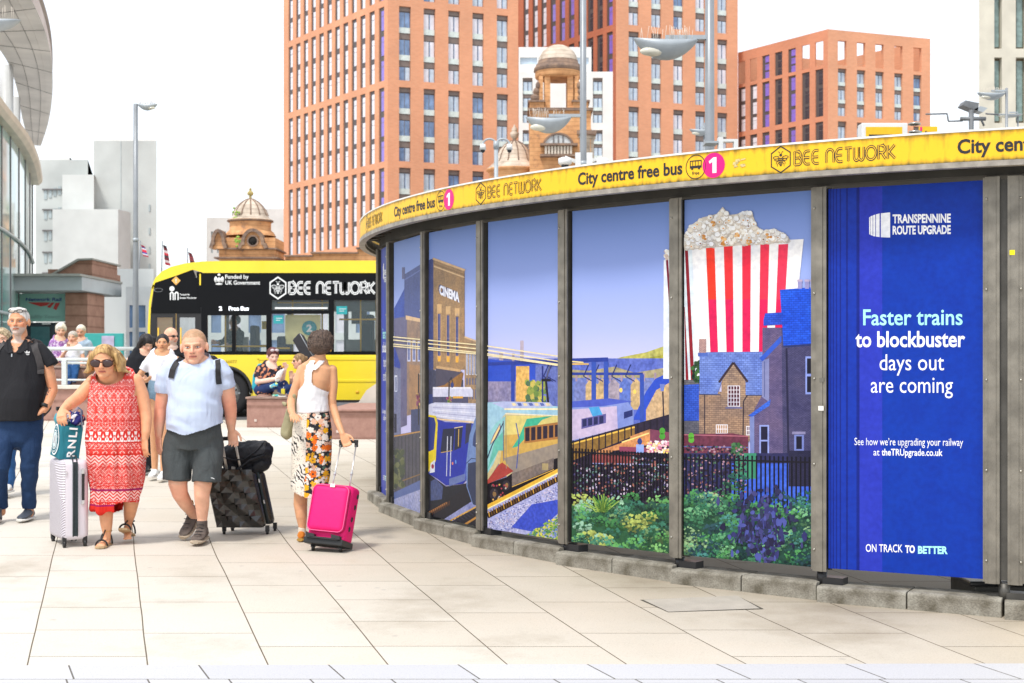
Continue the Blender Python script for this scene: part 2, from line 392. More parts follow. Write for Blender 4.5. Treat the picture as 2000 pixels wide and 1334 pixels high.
# canopy
ANG = [math.radians(150+k*(282-150)/132) for k in range(133)]
def ring(m, r0, r1, z0, z1, mt=None, c=FC):
    v = []; f = []; n = len(ANG)
    for a in ANG:
        for r, z in ((r0, z0), (r1, z0), (r1, z1), (r0, z1)): v.append((c.x+r*math.cos(a)-SO.x, c.y+r*math.sin(a)-SO.y, z-SO.z))
    for i in range(n-1):
        for k in range(4): f.append((4*i+k, 4*i+(k+1) % 4, 4*i+4+(k+1) % 4, 4*i+4+k))
    f += [(0, 1, 2, 3), (4*n-4, 4*n-1, 4*n-2, 4*n-3)]
    m.add(v, f, mt, smooth=False)
ZF1 = CZ+1.378; ZF0 = ZF1-.176
def fascia_mat():
    n = NT('yellow fascia', .45, .4); o = n.xyz(n.tc.outputs['Object'])
    ang = n.math('ARCTAN2', n.math('SUBTRACT', o[1], FC.y-SO.y), n.math('SUBTRACT', o[0], FC.x-SO.x))
    st = n.n('TexNoise', i_Scale=1., i_Detail=5., noise_dimensions='2D'); n.t.links.new(n.vec(n.math('MULTIPLY', ang, 170.), n.math('MULTIPLY', o[2], 5.)), st.inputs['Vector'])
    h = n.n('MapRange'); n.t.links.new(o[2], h.inputs[0]); h.inputs[1].default_value = ZF0-SO.z; h.inputs[2].default_value = ZF1-SO.z
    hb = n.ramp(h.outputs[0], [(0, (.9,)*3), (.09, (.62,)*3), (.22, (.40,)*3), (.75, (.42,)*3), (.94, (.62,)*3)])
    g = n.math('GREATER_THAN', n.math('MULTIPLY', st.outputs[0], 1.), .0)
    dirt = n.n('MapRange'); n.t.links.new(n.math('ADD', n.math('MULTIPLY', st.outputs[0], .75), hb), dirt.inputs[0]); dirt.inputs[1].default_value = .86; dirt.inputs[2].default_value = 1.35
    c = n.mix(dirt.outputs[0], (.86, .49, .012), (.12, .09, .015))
    return n.out(c)
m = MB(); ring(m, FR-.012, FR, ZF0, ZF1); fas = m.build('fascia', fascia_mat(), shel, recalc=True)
m = MB(); ring(m, FR-.06, FR+.008, ZF1+.002, ZF1+.014); m.build('fascia_trim', mat('white trim', (.75, .74, .70), .4, var=.2, vs=14), fas)
m = MB(); ring(m, FR-.05, FR+.012, ZF0-.036, ZF0-.003); ring(m, FR-.062, FR-.013, ZF0-.003, ZF0+.08)
m.build('fascia_lip', mat('lip metal', (.33, .30, .26), .5, .3, var=.35, vs=12), fas)
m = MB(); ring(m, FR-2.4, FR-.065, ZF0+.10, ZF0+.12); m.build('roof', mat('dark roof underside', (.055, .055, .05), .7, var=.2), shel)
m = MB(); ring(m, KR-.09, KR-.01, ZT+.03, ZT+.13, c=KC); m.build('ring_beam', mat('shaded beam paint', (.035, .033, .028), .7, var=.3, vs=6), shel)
brk = mat('bracket steel', (.085, .078, .065), .55, .3, var=.35, vs=10)
for i, p in enumerate(PT[:8]):
    nxt = PT[i+1]
    for fr in (0, .5):
        q = p.lerp(nxt, fr); out = (q-KC).normalized(); a3 = Vector((out.x, out.y, 0)); tn = Vector((-out.y, out.x, 0))
        R = Matrix((tn, a3, Vector((0, 0, 1)))).transposed().to_4x4(); R.translation = Vector((q.x, q.y, 0))-SO
        dist = FR-(q-FC).length-.05
        bb = MB().prism([R@Vector((-.006, -.5, ZT+.14)), R@Vector((-.006, dist, ZF0-.002)), R@Vector((-.006, dist, ZF0+.095)), R@Vector((-.006, -.5, ZF0+.095))], (R.to_3x3()@Vector((.012, 0, 0))))
        bb.prism([R@Vector((.0065, -.1, ZT+.131)), R@Vector((.0065, dist, ZF0-.002)), R@Vector((.09, dist, ZF0-.002)), R@Vector((.16, -.1, ZT+.131))], (0, 0, .006))
        bo = bb.build('roof_bracket', brk, shel)
        t = MB()
        for dx, dy in ((.06, dist*.5), (.09, dist*.15)): t.ell(R@Vector((dx, dy, ZT+.12)), (.015, .015, .014), n=8)
        t.build('bolt', mat('rusty bolt', (.16, .10, .07), .5, .4, var=.3), bo)
# ---- lettering on the fascia
darktxt = mat('dark lettering', (.018, .018, .022), .5, var=.05)
def arcpos(px): return fang(px)*FR
S2 = arcpos(1129)
def fmesh(vs, fs, s0, s1, z0, z1, lift):
    """unit geometry onto the curved fascia between arc positions"""
    o = []
    for u, v in vs:
        a = (s0+(s1-s0)*u)/FR; q = fpt(a, FR+lift); o.append((q.x-SO.x, q.y-SO.y, z0+(z1-z0)*v-SO.z))
    return o, fs
hy = ZF1-ZF0
def rel(px): return arcpos(px)-S2
txt = textgeo('City centre free bus', .026, 1.0)
bee = beegeo(); wm = wordmark('BEE NETWORK', .20); wmi = wordmark('BEE NETWORK', .062)
per = 0
LET = [(S2, 1), (arcpos(1870), 1), (arcpos(770), 1), (arcpos(770)-(S2-arcpos(770))*1.0, 0)]
pink = mat('pink disc', (.78, .004, .19), .4, var=.05); whitem = mat('white print', (.8, .8, .8), .45, var=.04); yel = mat('yellow print', (.86, .49, .012), .45, var=.1, vs=20)
for s, full in LET:
    L = MB()
    if full:
        L.add(*fmesh(*txt, s, s+rel(1333), ZF0+.27*hy, ZF0+.80*hy, .002), darktxt)
        R0 = .083; cz = ZF0+.5*hy
        cs = s+rel(1359); k = [(.5+.5*math.cos(2*PI*i/28), .5+.5*math.sin(2*PI*i/28)) for i in range(28)]
        v, f = stroke2d([(a, b) for a, b in k], .035, True); L.add(*fmesh(v, f, cs-R0*.9, cs+R0*.9, cz-R0*.95, cz+R0*.95, .002), darktxt)
        bv = []; bf = []
        for (x0, y0, x1, y1) in ((.2, .74, .8, .78), (.2, .45, .8, .55), (.2, .5, .24, .76), (.76, .5, .8, .76), (.33, .5, .36, .76), (.47, .5, .5, .76), (.61, .5, .64, .76), (.27, .39, .37, .47), (.62, .39, .72, .47)):
            o = len(bv); bv += [(x0, y0), (x1, y0), (x1, y1), (x0, y1)]; bf.append((o, o+1, o+2, o+3))
        L.add(*fmesh(bv, bf, cs-R0*.9, cs+R0*.9, cz-R0*.95, cz+R0*.95, .0024), darktxt)
        L.add(*fmesh(*textgeo('free', .01), cs-R0*.33, cs+R0*.33, cz-R0*.62, cz-R0*.32, .002), darktxt)
        cs = s+rel(1394)
        L.add(*fmesh(k, [tuple(range(28))], cs-R0, cs+R0, cz-R0, cz+R0, .002), pink)
        L.add(*fmesh([(.45, 0), (.95, 0), (.95, 1), (.55, 1), (.0, .78), (.1, .62), (.45, .72)], [(0, 1, 2, 3, 4, 5, 6)], cs-R0*.42, cs+R0*.3, cz-R0*.62, cz+R0*.62, .0032), whitem)
    hx = .084; cs = s+rel(1525); cz = ZF0+.5*hy
    v, f = bee; L.add(*fmesh([((a+1)/2, (b+1)/2) for a, b in v], f, cs-hx*.9, cs+hx*.9, cz-hx, cz+hx, .002), darktxt)
    a0, a1 = s+rel(1552), s+rel(1748)
    L.add(*fmesh(*wm, a0, a1, ZF0+.26*hy, ZF0+.73*hy, .002), darktxt)
    L.add(*fmesh(*wmi, a0, a1, ZF0+.26*hy, ZF0+.73*hy, .003), yel)
    lo = L.build('lettering', parent=fas, recalc=False)
# peeled sticker
st = MB(); rr = random.Random(4)
for k in range(7):
    a, b = rr.random(), rr.random(); w, h = .2+.4*rr.random(), .15+.3*rr.random()
    st.add(*fmesh([(a, b), (a+w, b+.1), (a+w*.9, b+h), (a+.05, b+h*.8)], [(0, 1, 2, 3)], S2+rel(1430), S2+rel(1450), ZF0+.3*hy, ZF0+.65*hy, .002+k*.0003))
st.build('peeled_sticker', mat('peeled paper', (.62, .50, .22), .8, var=.5, vs=60), fas, recalc=False)

# ---- kerb stones
def kerb_mat():
    n = NT('kerb concrete', .85, .25)
    a = n.n('TexNoise', i_Scale=7., i_Detail=6.); n.t.links.new(n.tc.outputs['Object'], a.inputs['Vector'])
    b = n.n('TexNoise', i_Scale=90., i_Detail=3.); n.t.links.new(n.tc.outputs['Object'], b.inputs['Vector'])
    c = n.ramp(a.outputs[0], [(.3, (.13, .115, .085)), (.47, (.24, .22, .18)), (.62, (.33, .31, .26)), (.8, (.17, .165, .09))])
    c = n.mix(1., c, n.ramp(b.outputs[0], [(.3, (.75, .75, .75)), (.6, (1.05, 1.05, 1.05))]), 'MULTIPLY')
    return n.out(c, b.outputs[0], .5, .01)
KM = kerb_mat()

bnd = []
names = ['leftmost curved kerb stone at the far end of the shelter']
kn = 0
ordw = ['first', 'second', 'third', 'fourth', 'fifth', 'sixth', 'seventh', 'eighth', 'ninth', 'tenth', 'eleventh', 'twelfth', 'thirteenth', 'fourteenth', 'fifteenth', 'sixteenth']
for i in range(8):
    a, b = PT[i], PT[i+1]; d = (b-a).normalized(); nr = Vector((d.y, -d.x))
    if nr.dot(a-KC) < 0: nr = -nr
    mid = (a+b)/2; zt = GZ(min(a.y, b.y)-.1)+.118; zb = GZ(mid.y)-.12
    for hlf in (0, 1):
        p0 = a.lerp(b, hlf*.5); p1 = a.lerp(b, hlf*.5+.5)
        if i == 0 and hlf == 0: p0 = p0-d*.1
        q0 = p0+d*.004; q1 = p1-d*.004
        off = .115-.05*(hlf*.5); off2 = .115-.05*(hlf*.5+.5)
        base = Vector((q0.x, q0.y, 0))
        A = q0+nr*off; B = q1+nr*off2; Cc = q1-nr*.17; D = q0-nr*.17
        v = []
        for z, ins in ((zb, 0), (zt-.014, 0), (zt, .014)):
            v += [Vector((A.x-nr.x*ins, A.y-nr.y*ins, z)), Vector((B.x-nr.x*ins, B.y-nr.y*ins, z)), Vector((Cc.x, Cc.y, z)), Vector((D.x, D.y, z))]
        loc = Vector((mid.x, mid.y, zb)) if False else (v[0]+v[1])/2
        v = [p-loc for p in v]
        f = []
        for l in (0, 4):
            for k in range(4): f.append((l+k, l+(k+1) % 4, l+4+(k+1) % 4, l+4+k))
        f += [(8, 9, 10, 11), (3, 2, 1, 0)]
        o = MB().add(v, f).build('kerb_stone', KM, loc=loc, bev=.006)
        tag(o, 'grey stained concrete kerb stone under the shelter, %s from the left end' % ordw[kn], 'kerb stone', 'kerb stones along the foot of the curved shelter'); kn += 1
# equipment box on the ground behind the last panel
bx = hit(1975, KC, KR-.5); o = empty('equipment_box', (bx.x, bx.y, GZ(bx.y)), 'low dark slab-topped box on the ground behind the last posts of the shelter', 'box')
MB().box((-.3, -.2, 0), (.5, .3, .13)).build('housing', steel_d, o, bev=.01); MB().box((-.34, -.24, .132), (.54, .34, .165)).build('lid', blackpaint, o, bev=.01)
# ---------------------------------------------------------------- poster panels and their printed artwork
def print_mat(kind):
    n = NT('poster print '+kind, .42, .2); at = n.n('Attribute', attribute_name='ink'); c = at.outputs['Color']
    uv = n.n('UVMap'); uv.uv_map = 'UVMap'
    if kind in ('brick', 'slate', 'stone'):
        br = n.n('TexBrick'); n.t.links.new(uv.outputs[0], br.inputs['Vector'])
        sc = {'brick': (.02, .0075), 'slate': (.032, .0145), 'stone': (.034, .014)}[kind]
        br.inputs['Scale'].default_value = 1; br.inputs['Brick Width'].default_value = sc[0]; br.inputs['Row Height'].default_value = sc[1]
        br.inputs['Mortar Size'].default_value = .0016; br.inputs['Mortar Smooth'].default_value = .4
        br.inputs['Color1'].default_value = (1.15, 1.15, 1.15, 1); br.inputs['Color2'].default_value = (.82, .82, .86, 1); br.inputs['Mortar'].default_value = (.45, .45, .55, 1)
        c = n.mix(1., c, br.outputs[0], 'MULTIPLY')
    if kind != 'sky':
        nz = n.n('TexNoise', i_Scale=28. if kind != 'grain' else 34., i_Detail=4.); n.t.links.new(uv.outputs[0], nz.inputs['Vector'])
        a = .1 if kind != 'grain' else .32
        c = n.mix(1., c, n.ramp(nz.outputs[0], [(.3, (1-a,)*3), (.7, (1+a*.7,)*3)]), 'MULTIPLY')
        lo = n.n('TexNoise', i_Scale=7., i_Detail=5.); n.t.links.new(uv.outputs[0], lo.inputs['Vector'])
        c = n.mix(1., c, n.ramp(lo.outputs[0], [(.32, (.74, .76, .86)), (.5, (1, 1, 1)), (.68, (1.16, 1.1, 1.0))]), 'MULTIPLY') if kind != 'flat' else n.mix(1., c, n.ramp(lo.outputs[0], [(.35, (.86, .88, .93)), (.6, (1.04, 1.03, 1.0))]), 'MULTIPLY')
    else:
        s = n.xyz(uv.outputs[0]); h = n.math('DIVIDE', n.math('SUBTRACT', s[1], ZB), ZT-ZB)
        c = n.ramp(h, [(.0, (.45, .42, .68)), (.52, (.50, .49, .74)), (.64, (.36, .41, .71)), (.80, (.25, .33, .66)), (1., (.13, .22, .52))])
    return n.out(c)
PM = {k: print_mat(k) for k in ('sky', 'flat', 'brick', 'slate', 'stone', 'grain')}
class Panel:
    def __init__(s, i):
        s.i = i; a, b = PT[i], PT[i+1]; s.d = (b-a).normalized(); s.nr = Vector((s.d.y, -s.d.x))
        if s.nr.dot(a-KC) < 0: s.nr = -s.nr
        s.a = a; s.c = s.nr.dot(a); s.xl, s.xr = EDGE[i]; s.u0 = s.px2(s.xl, 700)[0]; s.u1 = s.px2(s.xr, 700)[0]
        s.v = []; s.f = []; s.k = []; s.ink = []; s.uv = []
    def px2(s, px, py):
        d = Vector(((px-1000)/F, 1)); t = s.c/s.nr.dot(d); q = d*t; return ((q-s.a).dot(s.d), CZ+(HY-py)/F*t)
    def p3(s, u, z, off):
        q = s.a+s.d*u+s.nr*off; return (q.x-SO.x, q.y-SO.y, z-SO.z)
    def addp(s, pts, col, kind='flat', lay=1., clip=True):
        if clip:
            for ax, lim, sg in ((0, s.u0, 1), (0, s.u1, -1), (1, ZB, 1), (1, ZT, -1)):
                out = []; n = len(pts)
                for i in range(n):
                    p, q = pts[i], pts[(i+1) % n]; dp, dq = (p[ax]-lim)*sg, (q[ax]-lim)*sg
                    if dp >= 0: out.append(p)
                    if (dp >= 0) != (dq >= 0):
                        t = dp/(dp-dq); out.append((p[0]+(q[0]-p[0])*t, p[1]+(q[1]-p[1])*t))
                pts = out
                if len(pts) < 3: return
        o = len(s.v); s.v += [s.p3(u, z, .0003*lay) for u, z in pts]; s.f.append(list(range(o, o+len(pts)))); s.k.append(kind)
        s.ink.append(col); s.uv += [(u+s.i*1.3, z) for u, z in pts]
    def build(s):
        keys = list(dict.fromkeys(s.k+['flat'])); me = bpy.data.meshes.new('poster_panel')
        # backing board with real thickness
        nb = len(s.v); s.v += [s.p3(s.u0, ZB, -.014), s.p3(s.u1, ZB, -.014), s.p3(s.u1, ZT, -.014), s.p3(s.u0, ZT, -.014), s.p3(s.u0, ZB, -.0004), s.p3(s.u1, ZB, -.0004), s.p3(s.u1, ZT, -.0004), s.p3(s.u0, ZT, -.0004)]
        s.uv += [(0, 0)]*8
        for q in ((0, 1, 2, 3), (0, 1, 5, 4), (1, 2, 6, 5), (2, 3, 7, 6), (3, 0, 4, 7), (4, 5, 6, 7)): s.f.append([nb+k for k in q]); s.k.append('flat'); s.ink.append((.05, .05, .06))
        me.from_pydata(s.v, [], s.f)
        for k in keys: me.materials.append(PM[k])
        me.polygons.foreach_set('material_index', [keys.index(k) for k in s.k])
        ul = me.uv_layers.new(name='UVMap'); idx = np.zeros(len(me.loops), dtype=np.int32); me.loops.foreach_get('vertex_index', idx)
        ul.data.foreach_set('uv', np.array(s.uv, dtype=np.float32)[idx].ravel())
        ca = me.color_attributes.new('ink', 'FLOAT_COLOR', 'CORNER'); cols = []
        for f, c in zip(s.f, s.ink): cols += [(*c[:3], 1)]*len(f)
        ca.data.foreach_set('color', np.array(cols, dtype=np.float32).ravel())
        o = bpy.data.objects.new('poster_panel', me); COL.objects.link(o); o.parent = shel; s.o = o; return o
PAN = [Panel(i) for i in range(8)]
def K(h, k=1.0): return tuple(min(c*k*.86, .9) for c in srgb(h)) if isinstance(h, str) else h
def A(pts, col, kind='flat', lay=1., pans=range(1, 6), jit=None):
    """a printed shape given in photo pixels, cut at the panels' edges"""
    x0 = min(p[0] for p in pts); x1 = max(p[0] for p in pts)
    for i in pans:
        e = EDGE[i]
        if x1 < e[0] or x0 > e[1]: continue
        PAN[i].addp([PAN[i].px2(*p) for p in pts], K(col), kind, lay)
def RC(x0, y0, x1, y1, col, kind='flat', lay=1.): A([(x0, y0), (x1, y0), (x1, y1), (x0, y1)], col, kind, lay)
def LN(pts, w, col, lay=2., kind='flat'):
    for a, b in zip(pts, pts[1:]):
        d = Vector(b)-Vector(a)
        if d.length < 1e-6: continue
        n = Vector((-d.y, d.x)).normalized()*w/2; a_, b_ = Vector(a), Vector(b); A([tuple(a_+n), tuple(b_+n), tuple(b_-n), tuple(a_-n)], col, kind, lay)
rg = random.Random(7)
def BL(cx, cy, rx, ry, col, lay, kind='flat', n=7, jag=.3):
    a0 = rg.random()*6; A([(cx+rx*math.cos(a0+2*PI*k/n)*(1-jag*rg.random()), cy+ry*math.sin(a0+2*PI*k/n)*(1-jag*rg.random())) for k in range(n)], col, kind, lay)
for i in range(1, 6): PAN[i].addp([(PAN[i].u0, ZB), (PAN[i].u1, ZB), (PAN[i].u1, ZT), (PAN[i].u0, ZT)], (1, 1, 1), 'sky', .3)
# far town and hill behind the railway
A([(1130, 735), (1175, 708), (1215, 697), (1262, 688), (1320, 668), (1320, 740)], '#b9b562', 'grain', 1)
A([(1180, 725), (1240, 704), (1312, 690), (1312, 740), (1150, 740)], '#a2a03f', 'grain', 1.5)
RC(940, 700, 1320, 830, '#5f6fc4', 'grain', 2)
A([(953, 702), (1010, 706), (1046, 712), (1046, 745), (953, 745)], '#2f4fc0', 'flat', 3)
RC(953, 745, 1046, 800, '#8d86a8', 'grain', 3.2)
for x, y, w, h in ((975, 690, 8, 30), (1016, 665, 7, 60), (1000, 690, 5, 25)): RC(x, y, x+w, y+h, '#b7a9b8', 'flat', 2.5)
RC(1008, 715, 1034, 800, '#e0b264', 'grain', 3.6)
for k in range(70): BL(1030+rg.random()*34, 745+rg.random()*45, 6, 7, rg.choice(['#6e8a45', '#93a04a', '#c3b35a', '#4c6b50']), 4+rg.random()*2)
RC(1046, 716, 1094, 800, '#6673b8', 'grain', 3)
RC(1118, 738, 1312, 800, '#6e7fc4', 'grain', 3); A([(1118, 740), (1118, 722), (1150, 724), (1200, 716), (1240, 728), (1312, 716), (1312, 742)], '#a79c7a', 'grain', 2.8)
for k in range(9):
    x = 1122+k*22; A([(x, 752), (x+10, 738), (x+24, 752), (x+24, 800), (x, 800)], rg.choice(['#7c86bf', '#a79aa8', '#5d74c4', '#c9ab7c']), 'grain', 3.4+.1*k)
    RC(x+2, 728, x+6, 745, '#a58fa2', 'flat', 3.3)
A([(1236, 820), (1262, 765), (1280, 740), (1312, 725), (1312, 820)], '#2f4fc4', 'flat', 5); A([(1262, 800), (1282, 762), (1312, 745), (1312, 830), (1262, 830)], '#c9a983', 'grain', 5.2)
for x, y in ((1240, 765), (1297, 760), (1213, 762)): BL(x, y, 3.4, 5, '#ffd36a', 5.6, n=9, jag=.1)
# gantries
for x0, x1, y, w in ((1046, 1162, 703, 6), (1118, 1256, 730, 5)):
    LN([(x0 if x0 > 1100 else 953, y+(8 if x0 < 1100 else 0)), (x1, y)], w, '#2c3f96', 6)
LN([(1160, 701), (1160, 842)], 9, '#3450ae', 6.2); LN([(1184, 703), (1184, 840)], 9, '#3450ae', 6.2); LN([(1118, 704), (1188, 702)], 8, '#2b3f98', 6.3); LN([(1118, 711), (1150, 711)], 3, '#e0b560', 6.5)
LN([(1254, 731), (1254, 828)], 8, '#3450ae', 6.2); LN([(1060, 715), (1060, 790)], 3, '#26307a', 6); LN([(1002, 712), (1002, 792)], 7, '#2c45a4', 6)
for x in (1072, 1078, 1150, 1170, 1205, 1232): LN([(x, 712), (x-10, 735), (x+8, 745)], 2, '#26306e', 6.1)
LN([(1066, 738), (1072, 795)], 4, '#1c1c2c', 6.4); LN([(1074, 715), (1066, 745)], 3, '#5a5a78', 6.4); RC(1058, 740, 1076, 745, '#191926', 'flat', 6.5)
for y0, y1 in ((658, 690), (664, 700), (672, 706), (676, 708)): LN([(770, y0), (838, y0+(y1-y0)*.2), (940, y0+(y1-y0)*.5), (1094, y1+6)], 2.2, '#f0dfae', 30)
LN([(1118, 706), (1140, 708)], 2.5, '#f0d890', 7)
# street of houses left of the cinema
A([(770, 602), (792, 560), (792, 620), (770, 640)], '#2f4fae', 'slate', 4)
A([(790, 536), (838, 506), (838, 640), (790, 640)], '#4d5d9a', 'brick', 4.2); LN([(790, 547), (838, 517)], 2.4, '#5f70b0', 4.6)
LN([(787, 522), (787, 545)], 3, '#5c5c84', 4.4); LN([(790, 522), (790, 545)], 2, '#5c5c84', 4.4)
A([(770, 622), (795, 618), (795, 830), (770, 840)], '#6f6c8e', 'brick', 4.6)
A([(795, 618), (838, 628), (838, 800), (795, 812)], '#a88a72', 'brick', 5); A([(793, 616), (838, 626), (838, 632), (793, 624)], '#d8b48c', 'flat', 5.2)
for k in range(3): x = 796+k*10; RC(x, 664+k, x+6, 706, '#c4c8e4', 'flat', 5.4); RC(x+1.5, 668, x+4.5, 703, '#4d5a96', 'flat', 5.6)
A([(770, 675), (782, 710), (782, 720), (770, 716)], '#2846a8', 'slate', 5.1); A([(770, 716), (783, 720), (783, 850), (770, 850)], '#7e84a4', 'brick', 5.05)
RC(771, 733, 776, 765, '#d8dcec', 'flat', 5.4); RC(772.5, 736, 775, 763, '#404c84', 'flat', 5.5); RC(770, 808, 775, 845, '#23263e', 'flat', 5.4)
A([(800, 712), (838, 716), (838, 800), (800, 800)], '#b98f66', 'brick', 5.7)
A([(803, 800), (838, 796), (838, 860), (803, 860)], '#3b466e', 'grain', 6)
A([(770, 850), (838, 838), (838, 968), (770, 968)], '#4b4a58', 'grain', 6.2)
for k in range(10): x = 771+k*7; LN([(x, 855-k*1.1), (x, 950)], 1.4, '#222430', 6.6)
LN([(770, 852), (838, 840)], 2.5, '#c08f4a', 6.8); LN([(770, 945), (838, 920)], 2, '#8a6a3c', 6.8)
for k in range(60): BL(772+rg.random()*16, 880+rg.random()*70, 5, 7, rg.choice(['#3e4a34', '#59603a', '#2f3b33', '#6b6f4a']), 7+rg.random())
A([(770, 962), (838, 930), (838, 955), (770, 985)], '#5266a0', 'flat', 8); A([(770, 975), (838, 950), (838, 1010), (770, 1010)], '#9aa0cc', 'grain', 8.2)
LN([(818, 730), (818, 830)], 2.4, '#24242c', 8)
for k in range(18): BL(815+rg.random()*8, 770+rg.random()*20, 3, 4, rg.choice(['#b05a6a', '#6c8a4a', '#8a4a6a', '#d8b86a']), 8.5)
# cinema
A([(838, 508), (848, 504), (848, 860), (838, 860)], '#3c4a84', 'brick', 8.6)
A([(847, 504), (908, 526), (908, 722), (847, 722)], '#b08d62', 'brick', 9)
LN([(846, 505), (909, 528)], 4, '#d6b184', 9.4); LN([(848, 515), (908, 537)], 2.5, '#8a6c4a', 9.5); LN([(848, 520), (908, 542)], 2.5, '#d8b689', 9.5)
A([(838, 722), (847, 722), (905, 742), (905, 770), (838, 770)], '#3d3f58', 'grain', 9); A([(852, 718), (906, 728), (898, 768), (852, 768)], '#a97636', 'brick', 9.2); A([(852, 718), (904, 726), (868, 752), (852, 756)], '#4a4558', 'flat', 9.4)
LN([(853, 717), (900, 724)], 5, '#c9a273', 9.6)
for k, x in enumerate((858, 875.5, 893)):
    RC(x-4, 594+k*4, x+5, 612+k*4, '#cfa876', 'flat', 9.6); RC(x-3.5, 611+k*3, x+4.5, 703+k*1, '#c49c6c', 'flat', 9.6); RC(x-2.3, 613+k*3, x+3, 699, '#2e3a78', 'flat', 9.8); RC(x-2.3, 695, x+3, 706+k, '#f0b03a', 'flat', 9.9)
    LN([(x+.4, 613), (x+.4, 698)], .8, '#8a86a0', 10); LN([(x-2, 660), (x+3, 661)], 1, '#8a86a0', 10)
A([(908, 657), (938, 668), (938, 790), (908, 790)], '#b3936c', 'brick', 9); LN([(908, 658), (938, 669)], 3, '#d8b890', 9.3)
for r, (y, h) in enumerate(((690, 42), (738, 14), (760, 20))):
    for k in range(5): x = 911+k*5.6; RC(x, y, x+3.4, y+h, '#dfe2f0' if r == 0 else '#7a6a62', 'flat', 9.5); RC(x+.9, y+1, x+2.6, y+h-1, '#54608f', 'flat', 9.7)
A([(846, 757), (920, 757), (924, 762), (924, 775), (846, 775)], '#cfcfe4', 'flat', 10.2); RC(846, 756, 920, 759, '#e8e6f0', 'flat', 10.4); RC(846, 775, 915, 800, '#4a4a68', 'grain', 10.1); LN([(885, 776), (905, 776)], 4, '#e0a83c', 10.5)
LN([(878, 745), (877, 795)], 2.6, '#2a2a34', 11); BL(884, 752, 3.4, 6, '#2b3a7a', 11.2, n=8, jag=.1); LN([(878, 744), (882, 737), (885, 748)], 1.6, '#2a2a34', 11.1)
for k in range(16): BL(877+rg.random()*7-3, 775+rg.random()*15, 3, 3.4, rg.choice(['#b05a8a', '#6c9a4a', '#4a4a7a', '#e0c06a']), 11.5)
def arttext(i, s, x0, x1, yb0, yb1, cap, col, bold=0., lay=12., space=1.):
    p = PAN[i]; a = p.px2(x0, yb0); b = p.px2(x1, yb1); h = p.px2(x0, yb0-cap)[1]-a[1]; vs, fs = textgeo(s, bold, space)
    for f in fs:
        p.addp([(a[0]+(b[0]-a[0])*vs[k][0], a[1]+(b[1]-a[1])*vs[k][0]+h*vs[k][1]) for k in f], K(col), 'flat', lay)
arttext(2, 'CINEMA', 857, 896, 573, 590, 20, '#43406a', .06, 11.5); arttext(2, 'CINEMA', 859, 898, 575, 591, 20, '#e9ecfa', .05, 12)
# blue train
A([(838, 790), (850, 786), (940, 788), (940, 830), (838, 812)], '#c9cbe2', 'flat', 13)
for k in range(5): LN([(846, 791+k*5), (940, 792+k*7.5)], 1.3, '#9a9cc0' if k % 2 else '#e6e6f2', 13.2)
LN([(850, 818), (940, 826)], 3, '#e6c9a0', 13.4)
A([(838, 812), (870, 824), (940, 828), (940, 905), (905, 945), (872, 948), (855, 935), (838, 925)], '#1c2ca0', 'flat', 13.5)
A([(838, 810), (852, 812), (856, 826), (852, 900), (838, 922)], '#e0c81e', 'flat', 14); A([(838, 814), (849, 816), (852, 828), (848, 878), (838, 882)], '#1e2e7c', 'flat', 14.2)
A([(842, 905), (850, 898), (850, 922), (840, 924)], '#d8dce8', 'flat', 14.4); BL(846, 911, 3, 5, '#a03048', 14.6, n=8, jag=.1)
A([(866, 838), (889, 836), (886, 880), (861, 884)], '#171c3c', 'flat', 14.2); A([(890, 836), (905, 834), (901, 874), (888, 880)], '#171c3c', 'flat', 14.2); A([(911, 828), (922, 826), (918, 862), (909, 868)], '#2a2c4c', 'flat', 14.2)
for x in (875, 882): LN([(x, 852), (x-2, 930)], 1.6, '#c3c6da', 14.5)
LN([(888, 836), (905, 833)], 1.5, '#d9c39c', 14.5); LN([(862, 884), (884, 880)], 1.5, '#c9a24a', 14.5); LN([(897, 838), (896, 872)], 1.5, '#c9a24a', 14.5)
A([(922, 830), (940, 828), (940, 905), (905, 935), (918, 880)], '#4558b4', 'flat', 13.8)
BL(885, 905, 2, 4, '#e08060', 14.6); BL(891, 902, 2, 5, '#5a90e0', 14.6)
A([(838, 925), (872, 950), (908, 945), (940, 930), (940, 1010), (838, 1000)], '#181a28', 'grain', 13.6)
A([(842, 940), (852, 935), (866, 950), (864, 975), (842, 978)], '#44507e', 'grain', 14.5); A([(878, 935), (910, 925), (910, 938), (878, 950)], '#6070a8', 'flat', 14.4)
A([(838, 998), (940, 935), (940, 1040), (838, 1030)], '#1a1824', 'grain', 15)
LN([(838, 1002), (874, 982)], 4, '#a06a3c', 15.6); 
for k in range(12): x = 838+k*3.6; LN([(x, 1009-k*2), (x+1, 1000-k*2)], 1.8, '#5a3824', 15.8)
LN([(870, 1020), (940, 975)], 12, '#8d92c0', 15.4, 'grain'); LN([(875, 1020), (940, 985)], 3, '#d0a04a', 15.9); LN([(900, 1030), (940, 1005)], 4, '#b8823c', 15.9)
for k in range(9): x = 886+k*6; LN([(x, 1014-k*3), (x+10, 1022-k*3)], 1.6, '#323046', 16)
